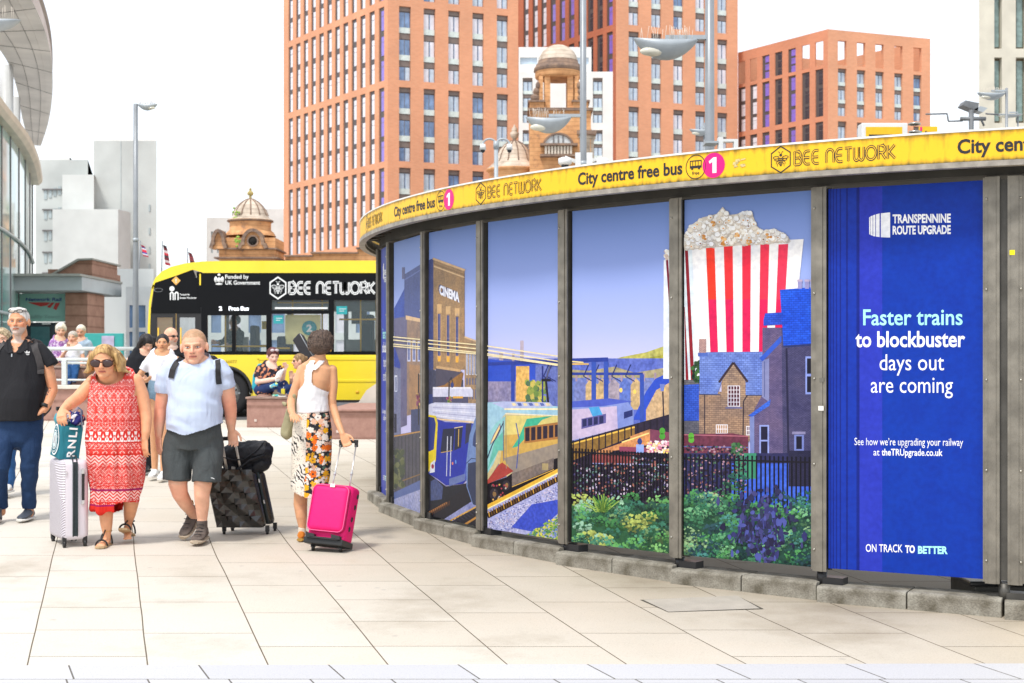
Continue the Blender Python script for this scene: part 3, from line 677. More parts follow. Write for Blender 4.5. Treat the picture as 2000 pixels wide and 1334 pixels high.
# silver and green express, nose in the third picture panel, flank in the fourth
A([(940, 790), (928, 820), (918, 850), (912, 900), (912, 950), (924, 985), (940, 990)], '#6a84b8', 'flat', 17); A([(936, 820), (926, 850), (924, 870), (938, 878)], '#33406c', 'flat', 17.4); A([(940, 900), (915, 905), (914, 950), (925, 985), (940, 990)], '#2d3654', 'flat', 17.3)
LN([(912, 905), (922, 895), (940, 898)], 1.4, '#222c50', 17.6)
A([(953, 786), (985, 784), (1020, 788), (1094, 797), (1094, 895), (1000, 945), (975, 905), (953, 940)], '#c9b98a', 'flat', 17)
A([(953, 786), (985, 784), (1094, 794), (1094, 812), (990, 806), (970, 830), (953, 850)], '#9cc3d6', 'flat', 17.2)
A([(962, 787), (985, 784), (1075, 786), (1082, 794), (990, 800)], '#aeb6dc', 'flat', 17.4)
for k in range(7): x = 1000+k*11; A([(x, 787), (x+7, 787), (x+10, 792), (x+3, 793)], '#5766a6' if k % 2 else '#e2d0a8', 'flat', 17.6)
LN([(986, 799), (1094, 799)], 3, '#f4e6b4', 17.7); LN([(988, 808), (1094, 812)], 2, '#efe3c2', 17.7)
A([(953, 850), (970, 826), (988, 812), (986, 850), (965, 905), (953, 925)], '#8ec6c9', 'flat', 17.8)
A([(985, 812), (1094, 812), (1094, 850), (1075, 855), (1000, 880), (978, 905)], '#d9c878', 'flat', 17.75)
A([(985, 850), (1094, 842), (1094, 890), (1005, 918), (975, 920)], '#caa455', 'flat', 17.85); A([(985, 895), (1094, 865), (1094, 893), (1002, 925)], '#96897c', 'flat', 17.9)
A([(1001, 875), (1014, 855), (1030, 818), (1082, 812), (1060, 820), (1012, 872)], '#3fae8c', 'flat', 18); A([(953, 918), (975, 880), (985, 880), (986, 840), (968, 860)], '#66b6a6', 'flat', 18)
A([(957, 870), (964, 850), (978, 826), (980, 838), (972, 856)], '#7d7a8e', 'flat', 18.4); A([(959, 867), (966, 851), (977, 830), (977, 840), (970, 854)], '#e8c98a', 'flat', 18.5)
A([(953, 938), (975, 908), (982, 903), (1004, 920), (985, 932), (953, 945)], '#a8433c', 'flat', 18.3)
LN([(984, 822), (985, 900)], 1.8, '#70707c', 18.6); LN([(989, 812), (990, 915)], 1.2, '#8a8478', 18.6); LN([(1009, 826), (1015, 858), (1010, 915)], 2, '#4a5a9a', 18.6); LN([(953, 895), (962, 870), (984, 826)], 2.2, '#34455c', 18.6)
A([(1025, 834), (1094, 824), (1094, 857), (1025, 866)], '#a8733f', 'flat', 18.8)
for k in range(6): x = 1027+k*11.6; A([(x, 836-k*1.2), (x+8.4, 835-k*1.2), (x+8.4, 861-k*1.7), (x, 862-k*1.7)], '#2c2434', 'flat', 19)
A([(953, 945), (990, 932), (1000, 925), (1094, 893), (1094, 935), (1003, 985), (953, 1000)], '#15131c', 'grain', 19.1)
A([(1001, 925), (1083, 894), (1082, 915), (1001, 950)], '#7c6f68', 'grain', 19.3); LN([(1001, 951), (1083, 917)], 1.4, '#e0b050', 19.4); RC(1060, 905, 1072, 918, '#a8966c', 'flat', 19.5)
for x, y, r in ((966, 965, 9), (990, 948, 8), (976, 972, 5)): BL(x, y, r, r*1.4, '#2e2a34', 19.4, n=10, jag=.1); BL(x+1, y, r*.5, r*.7, '#8a6a44', 19.6)
for k in range(26): BL(958+rg.random()*40, 940+rg.random()*40, 2, 2.4, rg.choice(['#d8a858', '#6a5a54', '#a03a4a', '#b8b0a8']), 19.8+rg.random()*.3)
A([(953, 992), (1094, 920), (1094, 1060), (953, 1060)], '#a6a9d6', 'grain', 19.2)
LN([(953, 990), (1094, 918)], 8, '#e2b13c', 20.2); LN([(953, 994), (1094, 922)], 2.2, '#fff0a8', 20.5)
LN([(953, 1008), (1094, 934)], 10, '#2a1c18', 20)
for k in range(30): x = 955+k*4.8; y = 1003-k*2.5; LN([(x, y-5), (x+2.5, y+6)], 2, '#6b4a20' if k % 3 else '#c8963c', 20.7)
for k in range(650):
    x = 953+rg.random()*140; y = 1016-(x-953)*.50+rg.random()*50
    BL(x, y, 1.8, 1.5, rg.choice(['#d6d8f2', '#8488c0', '#bcbce6', '#5c60a0', '#c8b8c8']), 21+rg.random(), n=5)
A([(1000, 1030), (1040, 985), (1094, 975), (1094, 1000), (1050, 1040)], '#3a4ec0', 'grain', 22.2)
for k in range(420):
    t = rg.random(); x = 1010+t*85; y = 1058-t*rg.random()*55
    BL(x, y, 3.2, 2.6, rg.choice(['#b9c23e', '#8fb03a', '#5c8f4a', '#d8cf58', '#477a5a', '#6a88b8']), 23+rg.random(), n=5, jag=.5)
# departing carriages and gardens, fourth and fifth picture panels
A([(1118, 790), (1180, 781), (1225, 783), (1238, 800), (1238, 840), (1118, 865)], '#7f8fd0', 'flat', 7.2)
A([(1118, 800), (1205, 793), (1207, 838), (1118, 860)], '#c3b3d2', 'flat', 7.4); A([(1118, 784), (1190, 778), (1235, 784), (1180, 793), (1118, 796)], '#4b5cc0', 'flat', 7.6); A([(1150, 796), (1170, 794), (1180, 815), (1160, 818)], '#4aa0d8', 'flat', 7.7)
A([(1136, 818), (1184, 808), (1184, 826), (1136, 838)], '#5f5a9a', 'flat', 7.8)
for k in range(4): x = 1138+k*11; A([(x, 819-k*2), (x+8, 818-k*2), (x+8, 832-k*2), (x, 834-k*2)], '#272a58', 'flat', 7.9)
A([(1219, 805), (1236, 800), (1236, 812), (1219, 818)], '#26306e', 'flat', 7.8)
A([(1118, 862), (1312, 808), (1312, 1000), (1118, 1000)], '#2c2438', 'grain', 8); A([(1118, 866), (1240, 832), (1240, 850), (1118, 900)], '#8d6a34', 'grain', 8.3); LN([(1118, 867), (1240, 834)], 3, '#f0c050', 8.6)
for k in range(16): x = 1120+k*12.6; LN([(x, 860-k*3.3), (x, 905-k*2)], 2.4, '#201a2a', 8.9)
A([(1165, 882), (1230, 860), (1232, 852), (1270, 838), (1270, 868), (1230, 876), (1200, 880), (1165, 900)], '#c98a5a', 'grain', 9.4); LN([(1215, 864), (1268, 846)], 2.6, '#ffd98a', 9.7)
A([(1270, 838), (1312, 845), (1312, 872), (1270, 872)], '#7d4058', 'flat', 9.2); A([(1158, 888), (1250, 886), (1250, 905), (1158, 905)], '#8c4648', 'grain', 9.6); A([(1210, 872), (1312, 876), (1312, 884), (1210, 882)], '#8a3e5a', 'flat', 9.9)
LN([(1158, 905), (1312, 908)], 2, '#8f9ad0', 10.3); LN([(1295, 765), (1297, 836)], 2.4, '#20203a', 9.5); A([(1289, 750), (1299, 750), (1297, 764), (1291, 764)], '#7080c8', 'flat', 9.6)
for x, y in ((1294, 852), (1294, 842)): BL(x, y, 6, 7, '#4ea03a', 10, n=10, jag=.08)
BL(1250, 862, 5, 7, '#2a3c80', 10.1, n=10, jag=.1); A([(1243, 868), (1258, 868), (1258, 884), (1243, 884)], '#8fa6e6', 'flat', 10)
for k in range(120): BL(1265+rg.random()*45, 862+rg.random()*22, 3, 2.6, rg.choice(['#e8b8c8', '#f2dcc0', '#f4f0f0', '#d87a9a', '#e8d070']), 10.2+rg.random()*.5)
for k in range(700):
    x = 1122+rg.random()*190; y = 905+rg.random()*70-(12 if x > 1230 else 0)
    BL(x, y, 3, 2.8, rg.choice(['#1c1626', '#2c2438', '#4a4470', '#6a8a86', '#a86a60', '#c8b8d0', '#241c2c', '#38503a']), 10.8+rg.random(), n=5)
# popcorn bucket
A([(1297, 508), (1312, 502), (1312, 740), (1296, 740)], '#e9eef4', 'flat', 12)
A([(1301, 506), (1305.5, 503), (1312, 620), (1312, 660)], '#7c1636', 'flat', 12.4)
for k in range(30): BL(1300+rg.random()*13, 488+rg.random()*16+abs(rg.random()-.5)*6, 4, 4, rg.choice(['#f4efe2', '#e8dccb', '#d8c0b0', '#ffffff']), 12.6+rg.random())
BW = [(1337, 486), (1350, 478), (1570, 467), (1556, 600), (1540, 690), (1410, 692), (1356, 750), (1337, 760)]
A(BW, '#f3f1f1', 'flat', 12)
def stripe(x0, x1, y0, X0, X1, Y1, col): A([(x0, y0), (x1, y0-1), (X1, Y1), (X0, Y1)], col, 'flat', 12.6)
A([(1337, 486), (1352, 479), (1362, 750), (1337, 760)], '#dfe9ef', 'flat', 12.2)
stripe(1338, 1344, 484, 1350, 1357, 745, '#8e1c2a'); stripe(1337, 1338, 600, 1340, 1346, 755, '#8e1c2a')
for x0, x1, X0, X1, c in ((1379, 1396, 1388, 1403, '#f23a26'), (1414, 1431.5, 1419.5, 1434, '#ee3438'), (1450, 1467, 1450.5, 1466, '#ee2c46'), (1485.5, 1503, 1482.5, 1498, '#ee3450'), (1521, 1540, 1512, 1528, '#ee3858')):
    Y1 = 690; A([(x0, 477.5), (x1, 476.5), ((x1+X1)/2, 585), ((x0+X0)/2, 585)], c, 'flat', 12.8); A([((x0+X0)/2, 585), ((x1+X1)/2, 585), (X1, Y1), (X0, Y1)], '#e01c58', 'flat', 12.8)
heap = [(1337, 462), (1350, 440), (1372, 425), (1400, 418), (1412, 404), (1425, 420), (1440, 418), (1455, 412), (1468, 412), (1478, 440), (1490, 452), (1512, 446), (1530, 455), (1538, 466)]
def htop(x):
    for (x0, y0), (x1, y1) in zip(heap, heap[1:]):
        if x0 <= x <= x1: return y0+(y1-y0)*(x-x0)/(x1-x0)
    return 470
A(heap+[(1538, 472), (1337, 488)], '#d9cfc2', 'flat', 13)
for k in range(520):
    x = 1336+rg.random()*202; t = htop(x); base = 484-(x-1336)*.07
    if t > base-4: continue
    y = t+3+rg.random()*(base-t-4); r = 4.6+rg.random()*2.4; L0 = 13.4+k*.03
    BL(x+.8, y+1.4, r, r, rg.choice(['#d9cfc4', '#e0d2c0', '#cbc0b6']), L0, n=9, jag=.25); BL(x, y, r*.86, r*.8, rg.choice(['#f6f2ea', '#fbfaf6', '#efe6d8', '#ffffff']), L0+.01, n=9, jag=.22)
    if rg.random() < .16: BL(x+1, y+1, 2.3, 1.8, rg.choice(['#8a5230', '#c98a3c', '#e8a85a', '#f0b060']), L0+.02, n=6)
for x, y in ((1377, 464), (1395, 437), (1415, 465), (1440, 460), (1503, 462), (1464, 473), (1412, 475)):
    for k in range(5): BL(x+rg.random()*8-4, y+rg.random()*8-4, 3.4, 3, rg.choice(['#e6a45a', '#d08a42', '#f2c48a']), 29.5+rg.random()*.6)
# stone cottage and dark house
RC(1337, 742, 1367, 860, '#65646c', 'stone', 17); A([(1337, 752), (1366, 750), (1366, 822), (1337, 822)], '#3156c2', 'slate', 17.4)
for k in range(40): BL(1353+rg.random()*14, 705+rg.random()*40, 4, 5, rg.choice(['#2c4a30', '#3e6a34', '#1c3028']), 17.2+rg.random()*.1)
RC(1366, 765, 1490, 862, '#9b7f6b', 'stone', 17.6)
A([(1367, 688), (1492, 687), (1490, 771), (1412, 771), (1412, 740), (1402, 770), (1367, 770)], '#6f88d0', 'slate', 18)
RC(1366, 662, 1380, 696, '#c09a92', 'brick', 18.3); RC(1364, 689, 1383, 696, '#4e68b8', 'flat', 18.4)
A([(1410, 745), (1433, 710), (1457, 745), (1457, 792), (1410, 792)], '#a98c74', 'stone', 18.6)
LN([(1405, 747), (1433, 708), (1461, 746)], 4.5, '#3a2d38', 18.9)
LN([(1366, 770), (1408, 771)], 2, '#3c4468', 18.9); LN([(1458, 772), (1490, 772)], 2, '#3c4468', 18.9)
def win(x0, y0, x1, y1, nx, ny, fr='#e9e4ee', pane='#57303c', lay=19.2):
    RC(x0, y0, x1, y1, fr, 'flat', lay); w = (x1-x0-1.6)/nx; h = (y1-y0-1.6)/ny
    for i in range(nx):
        for j in range(ny): RC(x0+.8+i*w+.6, y0+.8+j*h+.6, x0+.8+(i+1)*w-.6, y0+.8+(j+1)*h-.6, pane, 'flat', lay+.3)
win(1422, 753, 1446, 794, 4, 5); win(1399, 829, 1422, 847, 5, 2, pane='#b08a6a'); win(1458, 832, 1466, 850, 2, 2)
LN([(1377, 770), (1377, 848)], 2, '#39303a', 19.5); LN([(1460, 772), (1453, 784), (1452, 850)], 2.4, '#39303a', 19.5); RC(1418, 795, 1450, 798, '#6a6a94', 'flat', 19.5)
A([(1490, 640), (1527, 640), (1530, 900), (1474, 905), (1474, 800), (1490, 770)], '#6c5f86', 'brick', 20)
A([(1492, 625), (1495, 612), (1530, 610), (1530, 634), (1492, 636)], '#2c54cc', 'slate', 20.6); A([(1484, 700), (1527, 655), (1527, 668), (1490, 706)], '#3358c4', 'flat', 20.7)
A([(1489, 704), (1503, 700), (1503, 785), (1489, 775)], '#8286b4', 'flat', 20.5); LN([(1494, 706), (1494, 775)], 1.5, '#555c90', 20.8)
A([(1527, 640), (1590, 640), (1590, 905), (1530, 905)], '#4f4c72', 'brick', 20.2)
A([(1524, 566), (1590, 561), (1590, 672), (1531, 676)], '#1f55d8', 'slate', 21); LN([(1531, 677), (1590, 673)], 4, '#2a3468', 21.3); LN([(1537, 680), (1541, 905)], 4, '#262442', 21.3)
for x in (1563, 1577, 1588): RC(x-4, 548, x+4, 564, '#9a96c8', 'flat', 21.2); RC(x-5, 546, x+5, 550, '#b8a8c4', 'flat', 21.4)
A([(1462, 812), (1506, 780), (1504, 792), (1470, 814)], '#3c6ad8', 'slate', 21.5); A([(1465, 815), (1474, 812), (1474, 900), (1466, 900)], '#7682b8', 'flat', 21)
RC(1484, 830, 1503, 890, '#8f9cdc', 'flat', 21.4); RC(1487, 833, 1500, 859, '#1d1c38', 'flat', 21.7); RC(1487, 862, 1500, 888, '#1d1c38', 'flat', 21.7)
RC(1574, 696, 1590, 770, '#8a9ae0', 'flat', 21.4); RC(1577, 700, 1590, 730, '#15152a', 'flat', 21.7); RC(1577, 735, 1590, 766, '#15152a', 'flat', 21.7)
RC(1548, 843, 1574, 848, '#8480a8', 'flat', 21.4); RC(1552, 849, 1571, 882, '#7480c0', 'flat', 21.4); RC(1556, 852, 1567, 877, '#15152a', 'flat', 21.7); RC(1549, 882, 1574, 887, '#8480a8', 'flat', 21.4)
A([(1337, 848), (1432, 846), (1462, 852), (1462, 885), (1337, 885)], '#6c3448', 'grain', 21.8); LN([(1337, 872), (1462, 874)], 2, '#5d6aa8', 22); LN([(1337, 849), (1462, 852)], 2, '#b06878', 22)
for x, y in ((1351, 851), (1351, 859)): BL(x, y, 6, 6.5, '#5fae3a', 22.3, n=10, jag=.08)
for k in range(60): BL(1440+rg.random()*20-10, 876+rg.random()*18-9, 4, 4, rg.choice(['#3c6a3a', '#4e8050', '#2a4a3a']), 22.4+rg.random()*.3)
RC(1337, 885, 1590, 1010, '#2b2c58', 'grain', 22); A([(1430, 905), (1590, 905), (1590, 1010), (1430, 980)], '#3c62d4', 'grain', 22.2); A([(1440, 885), (1478, 885), (1478, 935), (1430, 935)], '#3c8a6a', 'flat', 22.3)
A([(1541, 880), (1590, 880), (1590, 950), (1541, 950)], '#2b2a48', 'brick', 22.35)
for k in range(420):
    x = 1338+rg.random()*120; y = 870+rg.random()*100
    BL(x, y, 3, 2.8, rg.choice(['#1c1626', '#2c2438', '#3a3458', '#4a6a56', '#8a5a58', '#241c2c', '#b08a9a']), 22.5+rg.random(), n=5)
# black railings across both panels
for k in range(33):
    x = 1120+k*6.05; LN([(x, 878+k*.35), (x, 985-k*.3)], 2.3, '#100e1a', 24.4)
    BL(x, 877+k*.35, 1.6, 2.6, '#100e1a', 24.5, n=6, jag=.1)
LN([(1118, 882), (1312, 894)], 3, '#15121f', 24.6); LN([(1118, 980), (1312, 968)], 2.5, '#15121f', 24.6)
for k in range(30):
    x = 1341+k*8.6; LN([(x, 890+k*.2), (x, 975+k*1.1)], 3.2, '#0f0d1c', 24.4); BL(x, 889+k*.2, 2.1, 3, '#0f0d1c', 24.5, n=6, jag=.1)
LN([(1337, 896), (1590, 903)], 3, '#15121f', 24.6); LN([(1337, 968), (1590, 1000)], 2.5, '#15121f', 24.6)
# foreground scrub
RC(1118, 985, 1312, 1090, '#2c5a3c', 'grain', 25); A([(1337, 975), (1590, 1005), (1590, 1110), (1337, 1110)], '#24483c', 'grain', 25)
G1 = ['#3f7a45', '#5c9a55', '#2c5c40', '#7ab06a', '#24483c', '#4c8a6e', '#a3b05c', '#356c58', '#6a8a5a', '#8cb498']
G2 = ['#3a7050', '#5a9468', '#24504a', '#6fa878', '#1c3a3c', '#447e78', '#306a4c', '#87a878', '#2a4a52', '#4a8a50']
cl = [(rg.random()*195+1118, 975+rg.random()*110, 14+rg.random()*14) for _ in range(62)]+[(rg.random()*255+1336, 968+rg.random()*135, 16+rg.random()*18) for _ in range(84)]+[(1425, 960, 30), (1440, 940, 26), (1180, 985, 18), (1235, 972, 16), (1300, 985, 16)]
def shade(h, k): return tuple(min(.9, c*k*.86) for c in srgb(h))
cl.sort(key=lambda c: c[1])
for ci, (cx, cy, r) in enumerate(cl):
    pal = G1 if cx < 1330 else G2; bias = rg.choice(pal)
    for k in range(int(r*2.1)):
        a = rg.random()*2*PI; q = math.sqrt(rg.random())*r; x, y = cx+q*math.cos(a), cy+q*.62*math.sin(a)
        t_ = (y-cy)/(r*.62)+rg.gauss(0, .35); c = shade(bias, 1.25 if t_ < -.45 else (.95 if t_ < .1 else (.6 if t_ < .5 else .38)))
        s_ = 1.8+rg.random()*3.4; BL(x, y, s_, s_*.85, c, 25.5+ci*.06+rg.random()*1.5, n=5, jag=.5)
for k in range(60): a = -PI/2+rg.gauss(0, .5); L0 = 14+rg.random()*22; LN([(1180+rg.gauss(0, 5), 1000), (1180+L0*math.cos(a)*1.3, 1000+L0*math.sin(a))], 1.4, rg.choice(['#a9c85a', '#7fae4a', '#4f8a48']), 37.2)
for k in range(260):
    x = 1490+rg.gauss(0, 30); y = 1040+rg.gauss(0, 30)+abs(x-1490)*-.25
    BL(x, y, 3+rg.random()*6, 4+rg.random()*9, rg.choice(['#2c2c52', '#34356c', '#44447c', '#232040', '#4e56a0', '#2c3650']), 37.5+rg.random()*2.5, n=6, jag=.6)
for k in range(16): x = 1450+rg.random()*80; LN([(x, 975+rg.random()*40), (x+rg.gauss(0, 20), 1060)], 2, rg.choice(['#34326a', '#2a2648', '#4a4f98']), 38.2+.03*k)
# the two blue announcement panels
def blue_panel(i, full):
    p = PAN[i]; W_ = p.u1-p.u0; base = (.001, .032, .335)
    U = lambda f: p.u0+W_*f
    def R_(f0, f1, c, lay, z0=ZB, z1=ZT): p.addp([(U(f0), z0), (U(f1), z0), (U(f1), z1), (U(f0), z1)], c, 'flat', lay)
    R_(0, 1, base, 1); R_(0, .352, (.02, .035, .42), 1.5)
    for f, w in ((.012, .006), (.03, .007), (.05, .008), (.075, .009), (.117, .012), (.185, .02)): R_(f, f+w, (.003, .014, .2), 2)
    R_(0, .19, (.004, .03, .34), 1.8)
    def T(s, x0, x1, y, cap, col, b=0., sp=1.):
        if full: arttext(i, s, x0, x1, y+(x0-1772)*(y-HY)/2050*.09, y+(x1-1772)*(y-HY)/2050*.09, cap, col, b, 4, sp)
        else:
            g = lambda x: p.xl+(p.xr-p.xl)*(x-1618)/309.
            k = (p.px2(p.xl, 800)[1]-p.px2(p.xl, 900)[1])/(PAN[6].px2(1772, 800)[1]-PAN[6].px2(1772, 900)[1])
            yy = HY+(y-HY)/k*.985; arttext(i, s, g(x0), g(x1), yy, yy, cap/k, col, b, 4, sp)
    mint = (.40, .86, .80); wt = (.88, .88, .9)
    T('Faster trains', 1686, 1880, 635, 33, mint, .012); T('to blockbuster', 1671, 1885, 678, 33, wt, .02)
    T('days out', 1718, 1844, 723, 33, wt); T('are coming', 1701, 1861, 767, 33, wt)
    T('See how we\u2019re upgrading your railway', 1669, 1881, 870, 15, wt); T('at', 1706, 1718, 890, 14, wt); T('theTRUpgrade.co.uk', 1722, 1841, 890, 14, wt, .016)
    T('ON TRACK', 1691, 1763, 1079, 16, wt, .008); T('TO', 1768, 1787, 1080, 16, wt, .04); T('BETTER', 1793, 1851, 1081, 16, mint, .04)
    T('TRANSPENNINE', 1743.5, 1857, 436, 18.5, wt, .035); T('ROUTE UPGRADE', 1743.5, 1857, 458, 18.2, wt, .035)
    for x0, x1, yt0, yt1, yb0, yb1 in ((1697.7, 1700, 425, 423, 457, 459), (1700.7, 1704.5, 422.5, 421, 459, 460.5), (1705.4, 1709.7, 420.5, 419.4, 461, 461.8), (1711, 1718, 418.6, 417, 462, 463), (1720.5, 1738.6, 416.6, 414.8, 463.2, 464)):
        if full: p.addp([p.px2(x0, yb0), p.px2(x1, yb1), p.px2(x1, yt1), p.px2(x0, yt0)], wt, 'flat', 4)
        else:
            g = lambda x: p.xl+(p.xr-p.xl)*(x-1618)/309.
            p.addp([p.px2(g(x0), 705-(705-yb0)*.66), p.px2(g(x1), 705-(705-yb1)*.66), p.px2(g(x1), 705-(705-yt1)*.66), p.px2(g(x0), 705-(705-yt0)*.66)], wt, 'flat', 4)
blue_panel(6, True); blue_panel(0, False)
p = PAN[7]; p.addp([(p.u0, ZB), (p.u1, ZB), (p.u1, ZT), (p.u0, ZT)], (.80, .68, .30), 'flat', 1)
for q in PAN: q.build()
# small stickers on the posts
def sticker(px, py, w, h, col, i):
    p = PAN[i]; u, z = p.px2(px, py); m = MB(); m.add([p.p3(u-w/2, z-h/2, .042), p.p3(u+w/2, z-h/2, .042), p.p3(u+w/2, z+h/2, .042), p.p3(u-w/2, z+h/2, .042)], [(0, 1, 2, 3)])
    m.build('sticker', mat('sticker '+col, col, .5), shel, recalc=False)
sticker(1607, 797, .035, .03, '#e8e4dc', 6); sticker(1608, 742, .03, .025, '#6a675f', 6); sticker(1977, 494, .03, .03, '#f2e010', 7)
# ---------------------------------------------------------------- buildings
def brickmat(name, a, b, mort, sc=1.0):
    n = NT(name, .85, .2); o = n.xyz(n.tc.outputs['Object'])
    g = n.n('NewGeometry'); nn = n.xyz(g.outputs['Normal'])
    u = n.math('ADD', n.math('MULTIPLY', o[0], 1.0), n.math('MULTIPLY', o[1], .7))
    br = n.n('TexBrick'); n.t.links.new(n.vec(u, o[2]), br.inputs['Vector']); br.inputs['Scale'].default_value = sc
    br.inputs['Brick Width'].default_value = .45; br.inputs['Row Height'].default_value = .15; br.inputs['Mortar Size'].default_value = .02
    br.inputs['Color1'].default_value = (*a, 1); br.inputs['Color2'].default_value = (*b, 1); br.inputs['Mortar'].default_value = (*mort, 1)
    nz_ = n.n('TexNoise', i_Scale=.18, i_Detail=5.); n.t.links.new(n.tc.outputs['Object'], nz_.inputs['Vector'])
    return n.out(n.mix(1., br.outputs[0], n.ramp(nz_.outputs[0], [(.3, (.88, .88, .88)), (.7, (1.08, 1.05, 1.02))]), 'MULTIPLY'))
RED = brickmat('red brick', (.75, .35, .20), (.68, .305, .17), (.66, .38, .25))
RED_SHADED = brickmat('shaded red brick', (.52, .17, .09), (.46, .14, .075), (.44, .2, .13))  # darker copy of the brick: shade coloured into the second tower's left face
RED_DIM = brickmat('half shaded brick', (.67, .275, .155), (.60, .24, .135), (.58, .30, .2))  # slightly darker brick copy, shade put into the low block's left face
VL, VR = Vector((-1858/F, 1)).normalized(), Vector((7400/F, 1)).normalized()
gl_l = mat('pale glass', (.50, .60, .70), .12, var=.25, vs=1.5, spec=.8)
gl_w = mat('curtained glass', (.72, .72, .78), .2, var=.12, vs=2, spec=.7)
gl_p = mat('violet glass', (.24, .16, .62), .15, var=.2, vs=1, spec=.8)
gl_d = mat('dark glass', (.03, .04, .06), .08, var=.3, vs=1, spec=.9)
gl_b = mat('blue glass', (.16, .26, .45), .1, var=.4, vs=1.3, spec=.9)
dk = mat('dark infill panel', (.10, .085, .085), .5, var=.15); fr_m = mat('grey window frame', (.16, .15, .15), .5, var=.05)
bal = mat('glass balustrade', (.62, .70, .66), .15, var=.15, spec=.7); tau = mat('taupe header', (.20, .16, .14), .5, var=.1)
def hitl(px, A, d):                                            # distance along a facade line for a photo column
    r = Vector(((px-1000)/F, 1)); M = Matrix(((d.x, -r.x), (d.y, -r.y))); s = M.inverted()@(-A); return s[0]
def wallmesh(L, z0, z1, cols, rows, depth):
    us = sorted({0., L}|{round(u, 4) for c in cols for u in c}); zs = sorted({z0, z1}|{round(z, 4) for r in rows for z in r})
    m = MB(); v = []; f = []
    def quad(*p):
        o = len(v); v.extend(p); f.append((o, o+1, o+2, o+3))
    for i in range(len(us)-1):
        for j in range(len(zs)-1):
            cu, cz = (us[i]+us[i+1])/2, (zs[j]+zs[j+1])/2; a, b, c, d = us[i], us[i+1], zs[j], zs[j+1]
            if any(x0 < cu < x1 for x0, x1 in cols) and any(y0 < cz < y1 for y0, y1 in rows):
                quad((a, 0, c), (b, 0, c), (b, depth, c), (a, depth, c)); quad((a, 0, d), (a, depth, d), (b, depth, d), (b, 0, d))
                quad((a, 0, c), (a, depth, c), (a, depth, d), (a, 0, d)); quad((b, 0, c), (b, 0, d), (b, depth, d), (b, depth, c))
            else: quad((a, 0, c), (b, 0, c), (b, 0, d), (a, 0, d))
    return m.add(v, f)
def winmesh(name, w, h, kind, glass):
    """one tall window bay: header, three storeys of glazing, infill bands"""
    m = MB(); m.box((-w/2, .02, 0), (w/2, .06, h), dk)
    if kind == 'front':
        segs = ((.80, 1.0, 0), (.43, .73, 1), (.06, .36, 1)) if False else ((0, .19, 0), (.275, .56, 1), (.645, .93, 1))
        m.box((-w/2, -.06, .94*h), (w/2, .015, h), tau); m.box((-w/2, -.02, .565*h), (w/2, .015, .64*h), tau); m.box((-w/2, -.02, .195*h), (w/2, .015, .27*h), tau)
        for a, b, bl in segs:
            m.box((-w/2+.06, -.01, a*h+.05), (-w*.02, .015, b*h-.05), glass); m.box((w*.10, -.01, a*h+.05), (w/2-.06, .015, b*h-.05), glass if bl else gl_l)
            m.box((-w*.02, -.02, a*h), (w*.03, .018, b*h), fr_m)
            m.box((w*.035, .0, a*h+.05), (w*.095, .012, b*h-.05), gl_b)
            if bl: m.box((-w/2+.03, -.09, a*h), (w/2-.03, -.06, a*h+.075*h), bal)
    else:
        for a, b in ((0, .27), (.34, .60), (.68, .95)):
            m.box((-w*.12, -.02, a*h+.03), (w/2-.03, .015, b*h), glass); m.box((-w*.12, -.03, (a+(b-a)*.72)*h), (w/2-.03, -.021, (a+(b-a)*.74)*h), fr_m)
    return m
def facade(bld, A, d, L, z0, z1, cols, rows, wm_, kinds, depth=.45, skip=lambda i, j: False):
    base = Vector(bld.location); ang = math.atan2(d.y, d.x)
    w = wallmesh(L, z0, z1, cols, rows, depth).build('wall', wm_, bld, recalc=False)
    w.location = (A.x-base.x, A.y-base.y, -base.z); w.rotation_euler = (0, 0, ang)
    cache = {}
    for i, c in enumerate(cols):
        for j, r in enumerate(rows):
            kd = kinds(i, j)
            if kd is None: continue
            kind, gl = kd; key = (kind, gl.name, round(c[1]-c[0], 2), round(r[1]-r[0], 2))
            if key not in cache:
                o = winmesh('window', c[1]-c[0], r[1]-r[0], kind, gl).build('window', parent=bld, recalc=True); cache[key] = o.data
            else: o = bpy.data.objects.new('window', cache[key]); COL.objects.link(o); o.parent = bld
            q = A+d*((c[0]+c[1])/2)+Vector((-d.y, d.x))*depth*.7
            o.location = (q.x-base.x, q.y-base.y, r[0]-base.z); o.rotation_euler = (0, 0, ang)
def twotower(name, label, pc, pl, pr, Y, colsL, wl, colsR, wr, rows, ztop, mL, mR, kindL, kindR, roof=True):
    C0 = P(pc, 705, Y); A = Vector((C0.x, C0.y)); bld = empty(name, (A.x, A.y, .8), label, 'building', 'red brick towers behind the square')
    LL = hitl(pl, A, VL); LR = hitl(pr, A, VR)
    cl = sorted((hitl(x, A, VL)-wl/2, hitl(x, A, VL)+wl/2) for x in colsL); cr_ = sorted((hitl(x, A, VR)-wr/2, hitl(x, A, VR)+wr/2) for x in colsR)
    # left face runs away from the corner: build from its far end so that u grows to the right
    B = A+VL*LL; facade(bld, B, -VL, LL, .8, ztop, sorted((LL-b, LL-a) for a, b in cl), rows, mL, kindL, depth=.16)
    facade(bld, A, VR, LR, .8, ztop, cr_, rows, mR, kindR)
    E = A+VR*LR; base = Vector(bld.location)
    m = MB(); v = [Vector((p.x, p.y, z))-base for z in (.8, ztop) for p in (E, E+VL*LL, B)]
    m.add(v, [(0, 1, 4, 3), (1, 2, 5, 4)]); 
    if roof: v2 = [Vector((p.x, p.y, ztop))-base for p in (A, E, E+VL*LL, B)]; m.add(v2, [(0, 1, 2, 3)])
    m.build('rear_wall', mR, bld, recalc=False)
    return bld
rk = random.Random(3)
def kfront(g): return lambda i, j: ('front', rk.choice([gl_l, gl_l, gl_l, gl_w, gl_b]))
